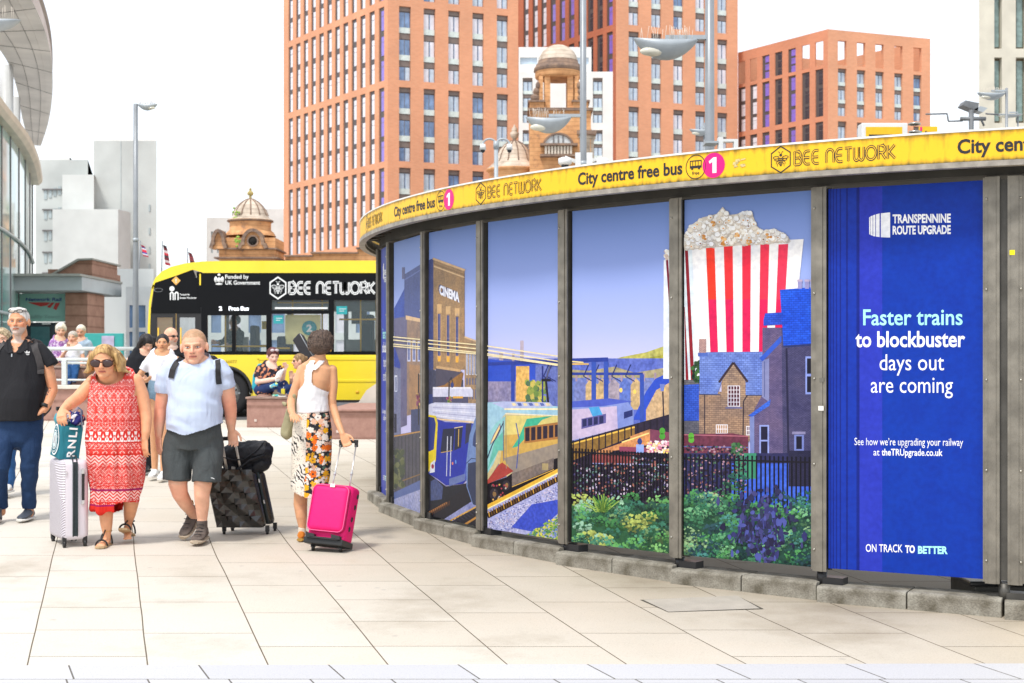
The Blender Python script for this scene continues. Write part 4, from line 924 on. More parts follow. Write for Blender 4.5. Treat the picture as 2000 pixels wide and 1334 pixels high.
colsL1 = [567+k*0 for k in range(0)] or [745, 726.4, 708.4, 691.6, 675, 658.8, 643.2, 627.6, 612.2, 597.2, 582.3, 567.6]
rows1 = [(z-8.2, z) for z in (50, 41.05, 32.1, 23.2, 14.25)]
def kindL1(i, j): return ('side', gl_p if i == 11 else gl_w)
twotower('apartment_tower', 'tall orange red brick tower with long strips of narrow windows, left of the domed turret', 757, 554, 1012, 158, colsL1, 1.25, [791, 839, 887, 934, 981.5], 1.36, rows1, 55, RED, RED, kindL1, kfront(gl_l))
colsL2 = [1190.6, 1171.5, 1153, 1134.5, 1116, 1098, 1080, 1062, 1045, 1027]
def kindL2(i, j): return ('side', gl_p if i in (3, 4, 5, 9) else (gl_d if i in (7, 8) else gl_w))
twotower('apartment_tower', 'tall brick tower behind the big lamp post, one face dark red and the other orange', 1203, 1005, 1441, 170, colsL2, 1.2, [1238, 1282, 1325, 1368, 1411], 1.36, rows1, 58, RED_SHADED, RED, kindL2, kfront(gl_l))
rows3 = [(30.2, 35.2), (35.9, 38.7), (21.3, 29.4), (12.3, 20.5)]
rows3 = [(35.2, 38.8), (26.7, 34.9), (17.8, 26.0), (8.9, 17.1)]
rows3 = [(36.0, 38.8), (30.1, 35.6), (21.2, 29.5), (12.2, 20.6)]
def kind3L(i, j): return None if j == 0 and i not in (3, 4, 2) else ('side', gl_p if i in (2, 4) else (gl_w if i in (0, 1) else gl_d))
def kind3R(i, j): return None if j == 0 else ('front', gl_l if i < 4 else gl_b)
twotower('apartment_block', 'lower brick block with an open colonnade storey at its roofline', 1617, 1441.5, 1817, 165, [1600, 1573.6, 1546.5, 1520.5, 1495.5, 1471.5, 1449], 1.25, [1645, 1682, 1718, 1755, 1792], 1.15, rows3, 40, RED_DIM, RED, kind3L, kind3R, roof=False)
# cream stone block at the right edge
cream = mat('cream stone', (.62, .58, .48), .8, var=.14, vs=1.2)
def flatface(name, label, cat, x0, x1, Y, ytop, m_, cols, rows, depth=.3, win=None, bottom=705, group=None):
    A = P(x0, 705, Y); B = P(x1, 705, Y); bld = empty(name, (A.x, Y, .8), label, cat, group)
    k = Y/F; zt = CZ+(HY-ytop)*k; cl = [((a-x0)*k, (b-x0)*k) for a, b in cols]; rw = [(CZ+(HY-b)*k, CZ+(HY-a)*k) for a, b in rows]
    w = wallmesh((x1-x0)*k, .8, zt, cl, rw, depth); L = (x1-x0)*k
    xb = (P(x1, 705, Y+12).x-A.x) if x1 < 1000 else L; xa_ = 0 if x1 < 1000 else (P(x0, 705, Y+12).x-A.x)
    w.add([(L, 0, .8), (xb, 12, .8), (xb, 12, zt), (L, 0, zt), (0, 0, .8), (xa_, 12, .8), (xa_, 12, zt), (0, 0, zt)], [(0, 1, 2, 3), (5, 4, 7, 6), (3, 2, 6, 7), (1, 5, 6, 2)])
    wo_ = w.build('wall', m_, bld, recalc=False); wo_.location.z = -.8
    for a, b in cl:
        for c, d in rw:
            if win: win(bld, a, b, c-.8, d-.8, depth)
    return bld
def stonewin(bld, a, b, c, d, dep):
    m = MB(); m.box((a, dep*.8, c), (b, dep, d), mat('bronze frame', (.16, .12, .07), .4, .3)); w = b-a
    n = max(1, round((d-c)/2.4)); h = (d-c)/n
    for k in range(n): m.box((a+w*.28, dep*.7, c+k*h+.12), (b-w*.12, dep*.79, c+(k+1)*h-.1), mat('green grey glass', (.22, .32, .30), .1, spec=.8, var=.3))
    m.build('window', parent=bld)
flatface('office_block', 'cream stone office block with slim bronze windows at the right edge', 'building', 1912, 2110, 62, -140, cream, [(1942, 1957), (1984, 2004), (2034, 2050), (2072, 2090)], [(-120, -20), (-10, 95), (112, 240), (262, 360)], .4, stonewin)
# pale block between the two towers
whitew = mat('white render', (.74, .73, .70), .8, var=.08, vs=.6)
def pwin(bld, a, b, c, d, dep):
    winmesh('window', b-a, d-c, 'front', gl_l).build('window', parent=bld).location = ((a+b)/2, dep*.7, c)
flatface('white_block', 'white rendered block showing between the two brick towers', 'building', 1013, 1197, 135, 140, whitew, [(1021, 1040), (1158, 1177)], [(152, 240), (254, 330)], .35, pwin)
flatface('rooftop_storey', 'white recessed rooftop storey above the white rendered block', 'building', 1013, 1155, 137, 92, whitew, [(1016, 1049), (1052, 1090), (1125, 1150)], [(112, 126)], .3, lambda bld, a, b, c, d, dep: MB().box((a, .2, c), (b, .25, d)).build('window', gl_l, bld))

# ---- terracotta fire-station like building with domed turrets
def weather(name, a, b, c, sc=1.4):
    n = NT(name, .85, .2); t = n.n('TexNoise', i_Scale=sc, i_Detail=6., i_Roughness=.65); n.t.links.new(n.tc.outputs['Object'], t.inputs['Vector'])
    o = n.xyz(n.tc.outputs['Object']); w = n.n('TexWave', wave_type='BANDS', bands_direction='Z', i_Scale=.9, i_Distortion=.3); n.t.links.new(n.tc.outputs['Object'], w.inputs['Vector'])
    col = n.ramp(t.outputs[0], [(.30, c), (.42, b), (.60, a), (.8, tuple(min(1, x*1.15) for x in a))])
    col = n.mix(1., col, n.ramp(w.outputs[0], [(.0, (.72, .7, .68)), (.12, (1, 1, 1))]), 'MULTIPLY')
    return n.out(col)
TER = weather('terracotta', (.70, .38, .18), (.58, .29, .13), (.26, .16, .11)); DOM = weather('weathered dome', (.62, .52, .42), (.46, .38, .30), (.26, .2, .16), 1.0)
DRK = weather('sooty stone', (.30, .20, .14), (.20, .14, .11), (.12, .09, .08)); moss = mat('moss', (.30, .46, .08), .95, var=.5, vs=8)
YF = 120.; kf = YF/F
fst = empty('terracotta_building', (P(790, 705, YF).x, YF, .8), 'ornate terracotta building with domed turrets rising behind the bus and the shelter', 'building')
FO = Vector(fst.location)
def lz(cx, prof, m_, name, parent, n=28, Y=YF):
    c = P(cx, 705, Y)-FO; o = MB().lathe([(hw*Y/F, (HY-y)*Y/F+CZ-FO.z) for hw, y in prof], (c.x, c.y, 0), m_, n).build(name, parent=parent); return o
def ribs(cx, prof, n, m_, parent, Y=YF, r=.07):
    c = P(cx, 705, Y)-FO; m = MB()
    for k in range(n):
        a = 2*PI*k/n+.2; m.tube([(c.x+hw*Y/F*math.cos(a), c.y+hw*Y/F*math.sin(a), (HY-y)*Y/F+CZ-FO.z) for hw, y in prof], r, m_, 6)
    m.build('dome_rib', parent=parent)
def pbox(x0, x1, y0, y1, dy0, dy1, m_, Y=YF, name=None, parent=None, mb=None, bev=0):
    a = P(x0, y1, Y)-FO; b = P(x1, y0, Y)-FO; mm = mb or MB(); mm.box((a.x, a.y+dy0, a.z), (b.x, b.y+dy1, b.z), m_, bev=bev)
    if name: return mm.build(name, parent=parent)
    return mm
pbox(395, 1180, 512, 760, 0, 14, TER, name='wall', parent=fst)
m = MB(); 
for x0, x1, y0 in ((612, 700, 497), (560, 612, 503), (700, 742, 488)): pbox(x0, x1, y0, 515, -.8, .4, TER, mb=m); pbox(x0-2, x1+2, y0-3, y0-.2, -1.2, .8, DRK, mb=m)
m.build('parapet', parent=fst)
domeA = [(0.5, 388), (8, 390), (16, 395), (24, 402.5), (30, 411), (33.5, 419), (34.5, 422), (35.5, 424), (38, 427), (44, 430.5)]
cA = lz(489, domeA, DOM, 'dome', fst); ribs(489, domeA[:7], 12, DRK, cA, r=.06)
lz(489, [(44, 430.4), (45, 432.5), (41, 434.5), (40, 436), (40, 449), (42, 452), (46, 455), (50, 462)], TER, 'drum', fst)
lz(489, [(44.6, 430.8), (45.4, 433), (42, 434.8)], DRK, 'cornice', fst)
lz(489, [(1.5, 389), (3, 385), (2, 383), (5.5, 381), (6.5, 377), (4, 374), (2, 371.5), (3, 370), (.3, 366)], mat('gilded stone', (.52, .40, .14), .6, var=.4, vs=2), 'finial', fst, 12)
m = MB(); pbox(437, 545, 468, 512, -2.0, 2.6, TER, mb=m); pbox(433, 549, 488, 491, -2.3, 2.9, DRK, mb=m); pbox(430, 552, 506, 509, -2.5, 3, DRK, mb=m)
m.build('turret_base', parent=fst)
def ped(cx, w, ytop, dy, parent, cir=True, ang=0):
    """arched gable with a round window"""
    c = P(cx, 490, YF)-FO; k = kf; m = MB(); h = (490-ytop)*k
    outer = [(-w*k, 0), (-w*k*.86, h*.22)]+[(w*k*.74*math.cos(PI-PI*i/14), h*.25+h*.75*math.sin(PI*i/14)) for i in range(15)]+[(w*k*.86, h*.22), (w*k, 0)]
    Rz = Matrix.Rotation(ang, 3, 'Z')
    P3 = lambda x, y, z: Rz@Vector((x, y, z))+Vector((c.x, c.y, c.z))
    m.prism([P3(x, -2.35, z) for x, z in outer], Rz@Vector((0, 1.2, 0)), TER)
    vs, fs = stroke2d([(x, z+.02) for x, z in outer], .26)
    for f in fs: m.prism([P3(vs[i][0], -2.62, vs[i][1]) for i in f], Rz@Vector((0, 1.6, 0)), DRK)
    o = m.build('gable', parent=parent)
    if cir:
        q = MB(); q.tube([P3(0, -2.45, h*.42), P3(0, -2.3, h*.42)], .36, mat('dark opening', (.015, .012, .01), .9), 18); q.build('round_window', parent=o)
        vs, fs = stroke2d(arc2(0, h*.42, .42, .42, 0, 360, 18), .12); q = MB()
        for f in fs: q.prism([P3(vs[i][0], -2.5, vs[i][1]) for i in f], Rz@Vector((0, .15, 0)), DRK)
        q.build('window_surround', parent=o)
ped(504, 26, 455, 0, fst); ped(438, 14, 456, 0, fst, cir=False, ang=0)
m = MB(); rr = random.Random(5)
for cx, cy, n_ in ((464, 472, 14), (460, 416, 7)):
    for k in range(n_): c = P(cx+rr.gauss(0, 3.2), cy+rr.gauss(0, 4), YF-2.4 if cy > 440 else YF-1.4)-FO; m.ell(c, (.11, .1, .1), moss, 6)
m.build('moss', parent=fst)
domeB = [(.5, 274), (9, 277), (20, 284), (29, 294), (34, 304), (37, 313), (40, 318), (48, 325), (55, 331)]
cB = lz(1005, domeB, DOM, 'dome', fst); ribs(1005, domeB[:7], 12, DRK, cB, r=.06)
lz(1005, [(55, 331), (56, 334), (52, 337), (50, 340), (50, 420)], TER, 'drum', fst)
lz(1005, [(3, 275), (4, 271), (8, 267), (9, 260), (5, 256), (6, 253), (3, 248), (.5, 243)], DOM, 'finial', fst, 12)
YT = 119.
domeC = [(.5, 88), (12, 89.5), (22, 94), (31, 102), (36, 111), (38, 118), (39, 121)]
cC = lz(1090, domeC, DOM, 'dome', fst, Y=YT); lz(1090, [(39, 120), (40, 125), (43, 127), (44, 131), (47, 134), (48, 140), (45, 142)], DRK, 'drum', fst, Y=YT)
lz(1090, [(45, 142), (45, 152), (42, 155), (.1, 155)], TER, 'entablature', fst, Y=YT)
for x0, x1 in ((1052, 1060), (1063, 1074), (1107, 1118), (1121, 1129)): pbox(x0, x1, 154, 224, -1.3, -.5, TER, Y=YT, name='column', parent=fst); pbox(x0, x1, 154, 224, 1.2, 1.8, TER, Y=YT, name='column', parent=fst)
m = MB(); pbox(1034, 1152, 222, 420, -1.6, 4, TER, Y=YT, mb=m); pbox(1030, 1156, 218, 223, -1.9, 4.2, DRK, Y=YT, mb=m); pbox(1034, 1062, 206, 219, -1.7, 1.5, TER, Y=YT, mb=m); pbox(1117, 1147, 206, 219, -1.7, 1.5, TER, Y=YT, mb=m)
pbox(1031, 1064, 203, 206.5, -1.9, 1.7, DRK, Y=YT, mb=m); pbox(1115, 1150, 203, 206.5, -1.9, 1.7, DRK, Y=YT, mb=m); pbox(1054, 1126, 288, 292, -2.4, -1.5, DRK, Y=YT, mb=m); pbox(1054, 1126, 309, 313, -2.5, -1.5, DRK, Y=YT, mb=m)
pbox(1125, 1162, 262, 270, -2.1, 2, DRK, Y=YT, mb=m)
m.build('tower', parent=fst)
for sx, cx in ((1, 1048), (-1, 1133)):                        # scroll buttresses beside the open lantern
    m = MB()
    for (dx, y, rx, ry) in ((-3, 168, 5, 9), (0, 180, 7, 9), (2, 192, 10, 9), (0, 200, 8, 4)): c = P(cx+dx*sx*-1, y, YT-1)-FO; m.ell(c, (rx*kf, .5, ry*kf), DRK, 12)
    m.build('scroll', parent=fst)
lz(1143, [(.4, 240), (7, 244), (14, 256), (20, 268), (21, 271), (17, 273), (17, 320)], DOM, 'side_dome', fst, Y=YT-1)
aw = MB(); c = P(1089, 292, YT)-FO; pts = [(c.x+26*kf*math.cos(PI*i/14), c.y-1.75, c.z+22*kf*math.sin(PI*i/14)) for i in range(15)]
aw.prism(pts, (0, .1, 0), mat('arched glass', (.68, .70, .70), .2, var=.25, vs=1)); wo2 = aw.build('arched_window', parent=fst)
m = MB()
for i in range(14): a, b = PI*i/14, PI*(i+1)/14; m.prism([(c.x+r*kf*math.cos(t), c.y-1.9, c.z+r*.86*kf*math.sin(t)) for r, t in ((26, a), (30, a), (30, b), (26, b))], (0, .3, 0), DRK)
for k in (-9, 0, 9): m.box((c.x+k*kf-.05, c.y-1.85, c.z), (c.x+k*kf+.05, c.y-1.76, c.z+20*kf), fr_m)
m.build('surround', parent=wo2)
m = MB()
for k in range(9): pbox(1063+k*6, 1067+k*6, 293, 309, -2.2, -1.9, mat('pale baluster', (.66, .58, .48), .8), Y=YT, mb=m)
m.build('balustrade', parent=fst)

# ---- far concrete offices at the left
conc = mat('pale concrete', (.60, .62, .60), .9, var=.12, vs=.25); conc2 = mat('streaked concrete', (.54, .565, .545), .9, var=.2, vs=.15)
dwin = mat('office glass', (.40, .46, .47), .25, var=.2, vs=1)
YC = 190.
ofc = empty('concrete_office', (P(190, 705, YC).x, YC, .8), 'pale concrete office blocks of stepped heights behind the left lamp post', 'building')
def cbox(x0, x1, y0, dy0, dy1, m_, name):
    a = P(x0, 760, YC)-Vector(ofc.location); b = P(x1, y0, YC)-Vector(ofc.location); k = (YC+dy1)/(YC+dy0); xr = P(x1, 705, YC+dy0).x; v = []
    for z in (0, b.z):
        for x, y in ((a.x, dy0), (b.x, dy0), (xr*k-ofc.location.x, dy1), (a.x, dy1)): v.append((x, y, z))
    return MB().add(v, [(0, 3, 2, 1), (4, 5, 6, 7), (0, 1, 5, 4), (1, 2, 6, 5), (2, 3, 7, 6), (3, 0, 4, 7)]).build(name, m_, ofc)
cbox(183, 306, 275, 0, 30, conc2, 'tower'); cbox(131, 192, 345, -2, 20, conc, 'wing'); cbox(60, 163, 308, 2, 30, conc2, 'rear_wing'); cbox(78, 118, 299, 4, 20, whitew, 'plant_room')
cbox(131, 255, 418, -6, -2.1, conc, 'podium'); cbox(184, 304, 272, .2, 29, whitew, 'roof_edge')
m = MB()
for r, (y, h) in enumerate(((367, 19), (407, 19), (448, 20), (491, 21), (532, 20))):
    for k in range(6):
        x = 77+k*9.2; yy = y-k*(3.0-.5*r)
        a = P(x, yy+h, YC)-Vector(ofc.location); b = P(x+5.5, yy+2, YC)-Vector(ofc.location); m.box((a.x, -.1+2, a.z), (b.x, 1.9+.2, b.z), dwin)
    a = P(74, y+1, YC)-Vector(ofc.location); b = P(131, y-1.5, YC)-Vector(ofc.location); m.box((a.x, 1.7, a.z), (b.x, 2.05, b.z), fr_m)
m.build('window_band', parent=ofc)
m = MB()
for y in (400, 445, 482, 515):
    a = P(291, y+13, YC)-Vector(ofc.location); b = P(294, y, YC)-Vector(ofc.location); m.box((a.x, -.1, a.z), (b.x, .1, b.z), dwin)
m.build('slit_window', parent=ofc)
for x, nm in ((236, 'joint'),):
    a = P(x, 415, YC)-Vector(ofc.location); b = P(x+.8, 276, YC)-Vector(ofc.location); MB().box((a.x, -.05, a.z), (b.x, .05, b.z)).build(nm, dwin, ofc)
flatface('far_office', 'small distant white office block left of the terracotta turret', 'building', 403, 470, 210, 425, whitew, [(412, 416), (424, 427), (437, 441)], [(452, 466), (480, 494)], .3, lambda bld, a, b, c, d, dep: MB().box((a, .2, c), (b, .25, d)).build('window', dwin, bld))
flatface('far_office', 'distant white office block between the terracotta turret and the brick tower', 'building', 505, 556, 215, 408, whitew, [], [], .3)

# ---- curved station frontage at the left edge
stn = empty('station_building', (-12, 40, .8), 'curved glass station building with a sweeping metal roof at the left edge', 'building')
SB = Vector(stn.location)
def lev(pts, h):                                              # photo points lying on a level edge at height h
    return [Vector(((x-1000)/F*Y, Y, h)) for x, y in pts for Y in [(h-CZ)*F/(HY-y)]]
H1, H2 = 13.5, 8.6
def smooth(pts, n=6):
    out = []
    for i in range(len(pts)-1):
        p0, p1, p2, p3 = pts[max(i-1, 0)], pts[i], pts[i+1], pts[min(i+2, len(pts)-1)]
        for k in range(n):
            t = k/n; out.append(.5*((2*p1)+(p2-p0)*t+(2*p0-5*p1+4*p2-p3)*t*t+(3*p1-p0-3*p2+p3)*t**3))
    out.append(pts[-1]); return out
rim = smooth(lev([(10, -85), (42, -40), (62, 0), (84, 50), (98, 100), (103, 150), (101, 200), (93, 245), (80, 285)], H1))
inn = smooth(lev([(-60, -85), (-20, -30), (15, 8), (42, 50), (62, 100), (74, 150), (78, 200), (77, 245), (72, 285)], H1))
inn2 = smooth(lev([(-120, -85), (-90, -30), (-60, 20), (-35, 60), (-8, 90), (18, 130), (34, 180), (44, 235), (58, 285)], H1))
def ribbon(mb, A_, B_, m_):
    n = len(A_); mb.add([p-SB for p in A_]+[p-SB for p in B_], [(i, i+1, n+i+1, n+i) for i in range(n-1)], m_, smooth=True)
met = mat('brushed roof metal', (.58, .52, .47), .45, .2, var=.15, vs=.6); sof = mat('soffit panels', (.84, .80, .75), .6, var=.2, vs=.5)
m = MB(); up = Vector((0, 0, 1)); N_ = len(rim)
prev = rim
for k in range(1, 7):
    a = PI*k/6; ring_ = [r+(Vector((i_.x, i_.y, H1))-r)*.5*(1-math.cos(a))*.55+up*math.sin(a)*.9 for r, i_ in zip(rim, inn)]
    ribbon(m, prev, ring_, met); prev = ring_
m.build('roof_edge', parent=stn)
m = MB(); ribbon(m, [p+(q-p)*.0 for p, q in zip(rim, inn)], [p+up*.05 for p in inn2], sof)
m.add([p-SB+up*.9 for p in rim]+[p+up*1.2-SB for p in inn2], [(i, i+1, N_+i+1, N_+i) for i in range(N_-1)], met, smooth=True)
so_ = m.build('roof_soffit', parent=stn)
m = MB()
for i in range(4, N_-1, 5): m.tube([rim[i]-SB-up*.01, inn2[i]-SB-up*.01+up*.05], .008, fr_m, 5)
for t in (.33, .66): m.tube([rim[i]+(inn2[i]-rim[i])*t-SB-up*.005 for i in range(N_)], .008, fr_m, 5)
m.build('panel_joint', parent=so_)
cols_ = lev([(13, 128), (28, 190)], H1)
for p in cols_: MB().tube([p-SB+Vector((0, 0, -9)), p-SB], .26, mat('white column', (.62, .63, .62), .4, var=.05), 14).build('column', parent=stn)
low = smooth(lev([(-60, 130), (-20, 195), (4, 228), (28, 256), (52, 290), (68, 325), (76, 362)], H2))
m = MB(); n = len(low)
rings_ = []
for dz, dd in ((0, 0), (.12, .12), (.3, .14), (.42, .0), (.42, -.6), (0, -.6)):
    rr_ = []
    for i, p in enumerate(low):
        t = (low[min(i+1, n-1)]-low[max(i-1, 0)]).normalized(); o_ = Vector((t.y, -t.x, 0)); rr_.append(p+o_*dd+up*dz)
    rings_.append(rr_)
for a_, b_ in zip(rings_, rings_[1:]+rings_[:1]): ribbon(m, a_, b_, mat('canopy band', (.62, .54, .40), .4, .1, var=.15, vs=1))
m.build('canopy_band', parent=stn)
def gmat():
    n = NT('station glass', .06, .9); o = n.tc.outputs['Object']
    nz_ = n.n('TexNoise', i_Scale=.35, i_Detail=3.); n.t.links.new(o, nz_.inputs['Vector'])
    return n.out(n.ramp(nz_.outputs[0], [(.35, (.22, .42, .38)), (.5, (.42, .60, .56)), (.65, (.66, .74, .72))]))
GM = gmat()
gl = [p-Vector((.25, 0, 0)) for p in low]
m = MB(); ribbon(m, [Vector((p.x, p.y, .8)) for p in gl], [p+up*.05 for p in gl], GM); gw = m.build('glass_wall', parent=stn)
m = MB()
for i in range(0, n, 4): p = gl[i]-SB; m.box((p.x-.01, p.y-.06, 0), (p.x+.03, p.y, H2-.75), fr_m)
for z in (2.6, 3.2, 5.6): m.tube([Vector((p.x+.05, p.y, z))-SB for p in gl], .05, mat('pale glazing bar', (.50, .56, .54), .4), 6)
m.build('mullion', parent=gw)
upw = [p+(q-p)*.15 for p, q in zip(inn2, inn)]
m = MB(); ribbon(m, [Vector((p.x-1.5, p.y, H2)) for p in inn2], [Vector((p.x-1.5, p.y, H1)) for p in inn2], mat('dark louvres', (.09, .09, .09), .5, var=.3, vs=1)); m.build('upper_wall', parent=stn)
# white side strip and entrance annexe
a = P(44, 705, 52); 
ent = empty('entrance_annexe', (P(110, 705, 46).x, 46, .8), 'low station entrance with grey canopy, green glass sign and brown granite pier', 'building')
EB = Vector(ent.location)
def eb(x0, x1, y0, y1, d0, d1, m_, name=None, par=None, mb=None, Y=46., bev=0):
    a = P(x0, y1, Y)-EB; b = P(x1, y0, Y)-EB; mm = mb or MB(); mm.box((a.x, a.y+d0, max(a.z, 0)), (b.x, b.y+d1, b.z), m_, bev=bev)
    if name: return mm.build(name, parent=par or ent)
gran = weather('brown granite', (.42, .24, .17), (.36, .20, .14), (.28, .16, .11), 3.)
eb(33, 188, 545, 572, -1.5, 3, mat('canopy grey', (.46, .50, .50), .5, var=.12, vs=.8), 'canopy', bev=.03)
eb(30, 190, 541, 545.5, -1.8, 3, mat('canopy coping', (.34, .34, .30), .6), 'canopy_coping')
eb(135, 178, 573, 800, -.4, 1.5, gran, 'pier'); eb(64, 152, 520, 542, 1.5, 5, gran, 'roof_wall')
m = MB(); a = P(92, 541, 47)-EB; m.prism([P(92, 541, 47)-EB, P(152, 507, 47)-EB, P(180, 506, 47)-EB, P(180, 541, 47)-EB], (0, 3, 0), gran); m.build('sloping_wall', parent=ent)
m = MB(); m.prism([P(90, 540, 46.8)-EB, P(151, 505, 46.8)-EB, P(181, 504, 46.8)-EB, P(181, 507, 46.8)-EB, P(152, 508.5, 46.8)-EB, P(92, 543, 46.8)-EB], (0, 3.4, 0), mat('canopy coping')); m.build('wall_coping', parent=ent)
eb(41, 134, 574, 628, -.15, 0, mat('green glass sign', (.26, .50, .42), .2, var=.1, vs=1, spec=.6), 'sign_panel')
sg = MB()
def etext(s, x0, x1, yb, cap, col, b=0., off=-.17):
    a = P(x0, yb, 46)-EB; w = (x1-x0)*46/F; h = cap*46/F; vs, fs = textgeo(s, b); sg.add([(a.x+u*w+v*h*.12, a.y+off, a.z+v*h) for u, v in vs], fs, col)
etext('Network Rail', 53.5, 122.5, 588.5, 7, mat('navy lettering', (.05, .09, .26), .4), .03)
etext('Piccadilly Tower', 44, 121, 622, 7, mat('grey lettering', (.20, .34, .30), .4))
rdm = mat('red lettering', (.50, .05, .04), .4)
for poly in ([(57, 591), (102, 591), (95, 597), (83, 599)], [(104, 591.5), (110, 591.5), (101, 602), (95, 600)], [(112, 592), (120, 592), (113, 606), (107, 603)]):
    sg.add([P(x, y, 46)-EB+Vector((0, -.17, 0)) for x, y in poly], [tuple(range(4))], rdm)
sg.build('sign_lettering', parent=ent, recalc=False)
eb(41, 134, 630, 790, .1, .3, gl_d, 'dark_entrance'); eb(60, 97, 638, 790, 0, .08, mat('dim teal glass', (.05, .16, .17), .1, spec=.8), 'glass_door'); eb(110, 134, 630, 790, -.1, .05, mat('grey brown wall', (.18, .16, .13), .8), 'side_wall')
eb(84, 100, 631, 634, -.1, 0, mat('light fitting', (.75, .75, .72), .3), 'ceiling_light')
# white hoarding wall beyond the bus front
flatface('white_hall', 'plain white building side seen between the granite pier and the bus', 'building', 178, 300, 60, 525, mat('white cladding', (.78, .79, .77), .7, var=.06, vs=.4), [], [], .3)
flatface('glazed_hall', 'pale glazed building glimpsed behind the front of the bus', 'building', 246, 300, 48, 560, mat('pale panels', (.70, .73, .73), .6, var=.15, vs=1.5), [(252, 262), (268, 284)], [(596, 640), (648, 700)], .2, lambda bld, a, b, c, d, dep: MB().box((a, .1, c), (b, .15, d)).build('window', gl_b, bld))

flatface('street_building', 'pale street building seen through the windows of the bus', 'building', 398, 900, 75, 585, mat('pale grey green render', (.62, .68, .66), .7, var=.25, vs=.5), [(412, 432), (446, 470), (485, 510), (530, 556), (572, 600), (618, 640), (655, 678), (695, 722)], [(600, 650), (664, 700)], .2, lambda bld, a, b, c, d, dep: MB().box((a, .1, c), (b, .15, d)).build('window', gl_b if int(a*10) % 2 else gl_w, bld))
# ---------------------------------------------------------------- lamp posts, cameras, signs, rails, benches
pg = mat('pole grey paint', (.27, .29, .31), .4, .2, var=.12, vs=4); pgl = mat('light grey casting', (.38, .42, .45), .4, .1, var=.1)
lens = mat('lamp lens', (.62, .60, .50), .15, var=.2, vs=8, spec=.8); spike = mat('bird spikes', (.70, .62, .52), .4, var=0)
camw = mat('camera housing white', (.72, .73, .72), .35, var=.06)
def boat(Lh, wd, dp, tilt=0, fl=1):
    """leaf-shaped lamp head: shallow hull with a flat lid"""
    m = MB(); v = []; f = []; N = 18; Q = 10
    for i in range(N+1):
        t = -1+2*i/N; r = max(1-t*t, .0004)
        for k in range(Q+1):
            a = PI*k/Q; v.append((t*Lh/2, math.cos(a)*wd/2*r**.5, -math.sin(a)*dp*r**.85+.16*dp*t*t))
    for i in range(N):
        for k in range(Q): o = i*(Q+1)+k; f.append((o, o+1, o+Q+2, o+Q+1))
        f.append((i*(Q+1), (i+1)*(Q+1), (i+1)*(Q+1)+Q, i*(Q+1)+Q))
    return m.add(v, f, smooth=True)
def lamp(label, px, ytop, ybase, wpx, Y, hx0, hx1, hy, dp, yaw=0, pitch=0, lens_end=-1, arm=True, spikes=True, pole=True, base_h=None):
    b = P(px, 705, Y); loc = (b.x, Y, GZ(Y)); t = empty('street_lamp', loc, label, 'street lamp', 'grey street lamps with leaf-shaped heads'); O = Vector(loc)
    r = wpx/2*Y/F; zt = CZ+(HY-ytop)*Y/F-O.z
    m = MB(); m.tube([(0, 0, 0), (0, 0, 1.2), (0, 0, zt*.55), (0, 0, zt)], [r*1.5, r*1.45, r*1.05, r*.95], n=16); m.build('pole', pg, t)
    MB().tube([(0, 0, 1.18), (0, 0, 1.26)], r*1.7, n=16).build('pole_collar', pgl, t); MB().tube([(0, 0, zt*.55-.04), (0, 0, zt*.55+.04)], r*1.2, n=16).build('pole_collar', pgl, t)
    c = P((hx0+hx1)/2, hy, Y)-O; Lh = (hx1-hx0)*Y/F
    h = boat(Lh, Lh*.42, dp*Y/F).build('lamp_head', pgl, t, loc=c); h.rotation_euler = (yaw, pitch, 0)
    ln = MB().ell((lens_end*Lh*.2, -Lh*.09, -dp*Y/F*.60), (Lh*.20, Lh*.08, dp*Y/F*.26), n=16).build('lens', lens, h)
    if spikes:
        q = MB(); rs = random.Random(int(px))
        for k in range(34):
            x = (rs.random()-.5)*Lh*.8; y = (rs.random()-.5)*Lh*.2; a, bb = rs.gauss(0, .02), rs.gauss(0, .012); q.tube([(x, y, 0), (x+a, y+bb, .13+rs.random()*.05)], .0022, n=4)
        q.build('bird_spikes', spike, h)
    if arm:
        e = P(px, hy-3, Y)-O; s_ = 1 if c.x < e.x else -1
        a = MB(); a.box((min(e.x, c.x), -.03, e.z+.01), (max(e.x, c.x), .03, e.z+.055)); a.build('bracket_arm', pgl, t)
    return t
lamp('tallest thick grey lamp post right of centre, its leaf-shaped head crowned with bird spikes', 1386, -160, 700, 18, 16, 1236, 1364, 82, 36, pitch=.02)
lamp('grey lamp post in front of the terracotta tower', 1139, -120, 700, 12.5, 22, 1026, 1117, 233, 28)
lamp('slim grey lamp post before the pale concrete office, small head on its top', 265, 203, 790, 9, 31, 268, 308, 205, 11, lens_end=1, arm=False)
lamp('small grey lamp post at the far right before the cream stone block', 1966, 172, 300, 5.5, 36, 1908, 1965, 183, 13)
lamp('lamp head poking in from the left edge over the pavement', -60, -60, 700, 16, 17, -70, 41, 42, 20, arm=True)
lamp('distant lamp head half hidden behind the tallest thick lamp post', 1376, 240, 700, 5, 40, 1346, 1392, 254, 12, spikes=False)
lamp('distant small grey lamp post by the round metal cap', 1988, 222, 700, 3.5, 60, 1944, 1998, 224, 6, spikes=False)
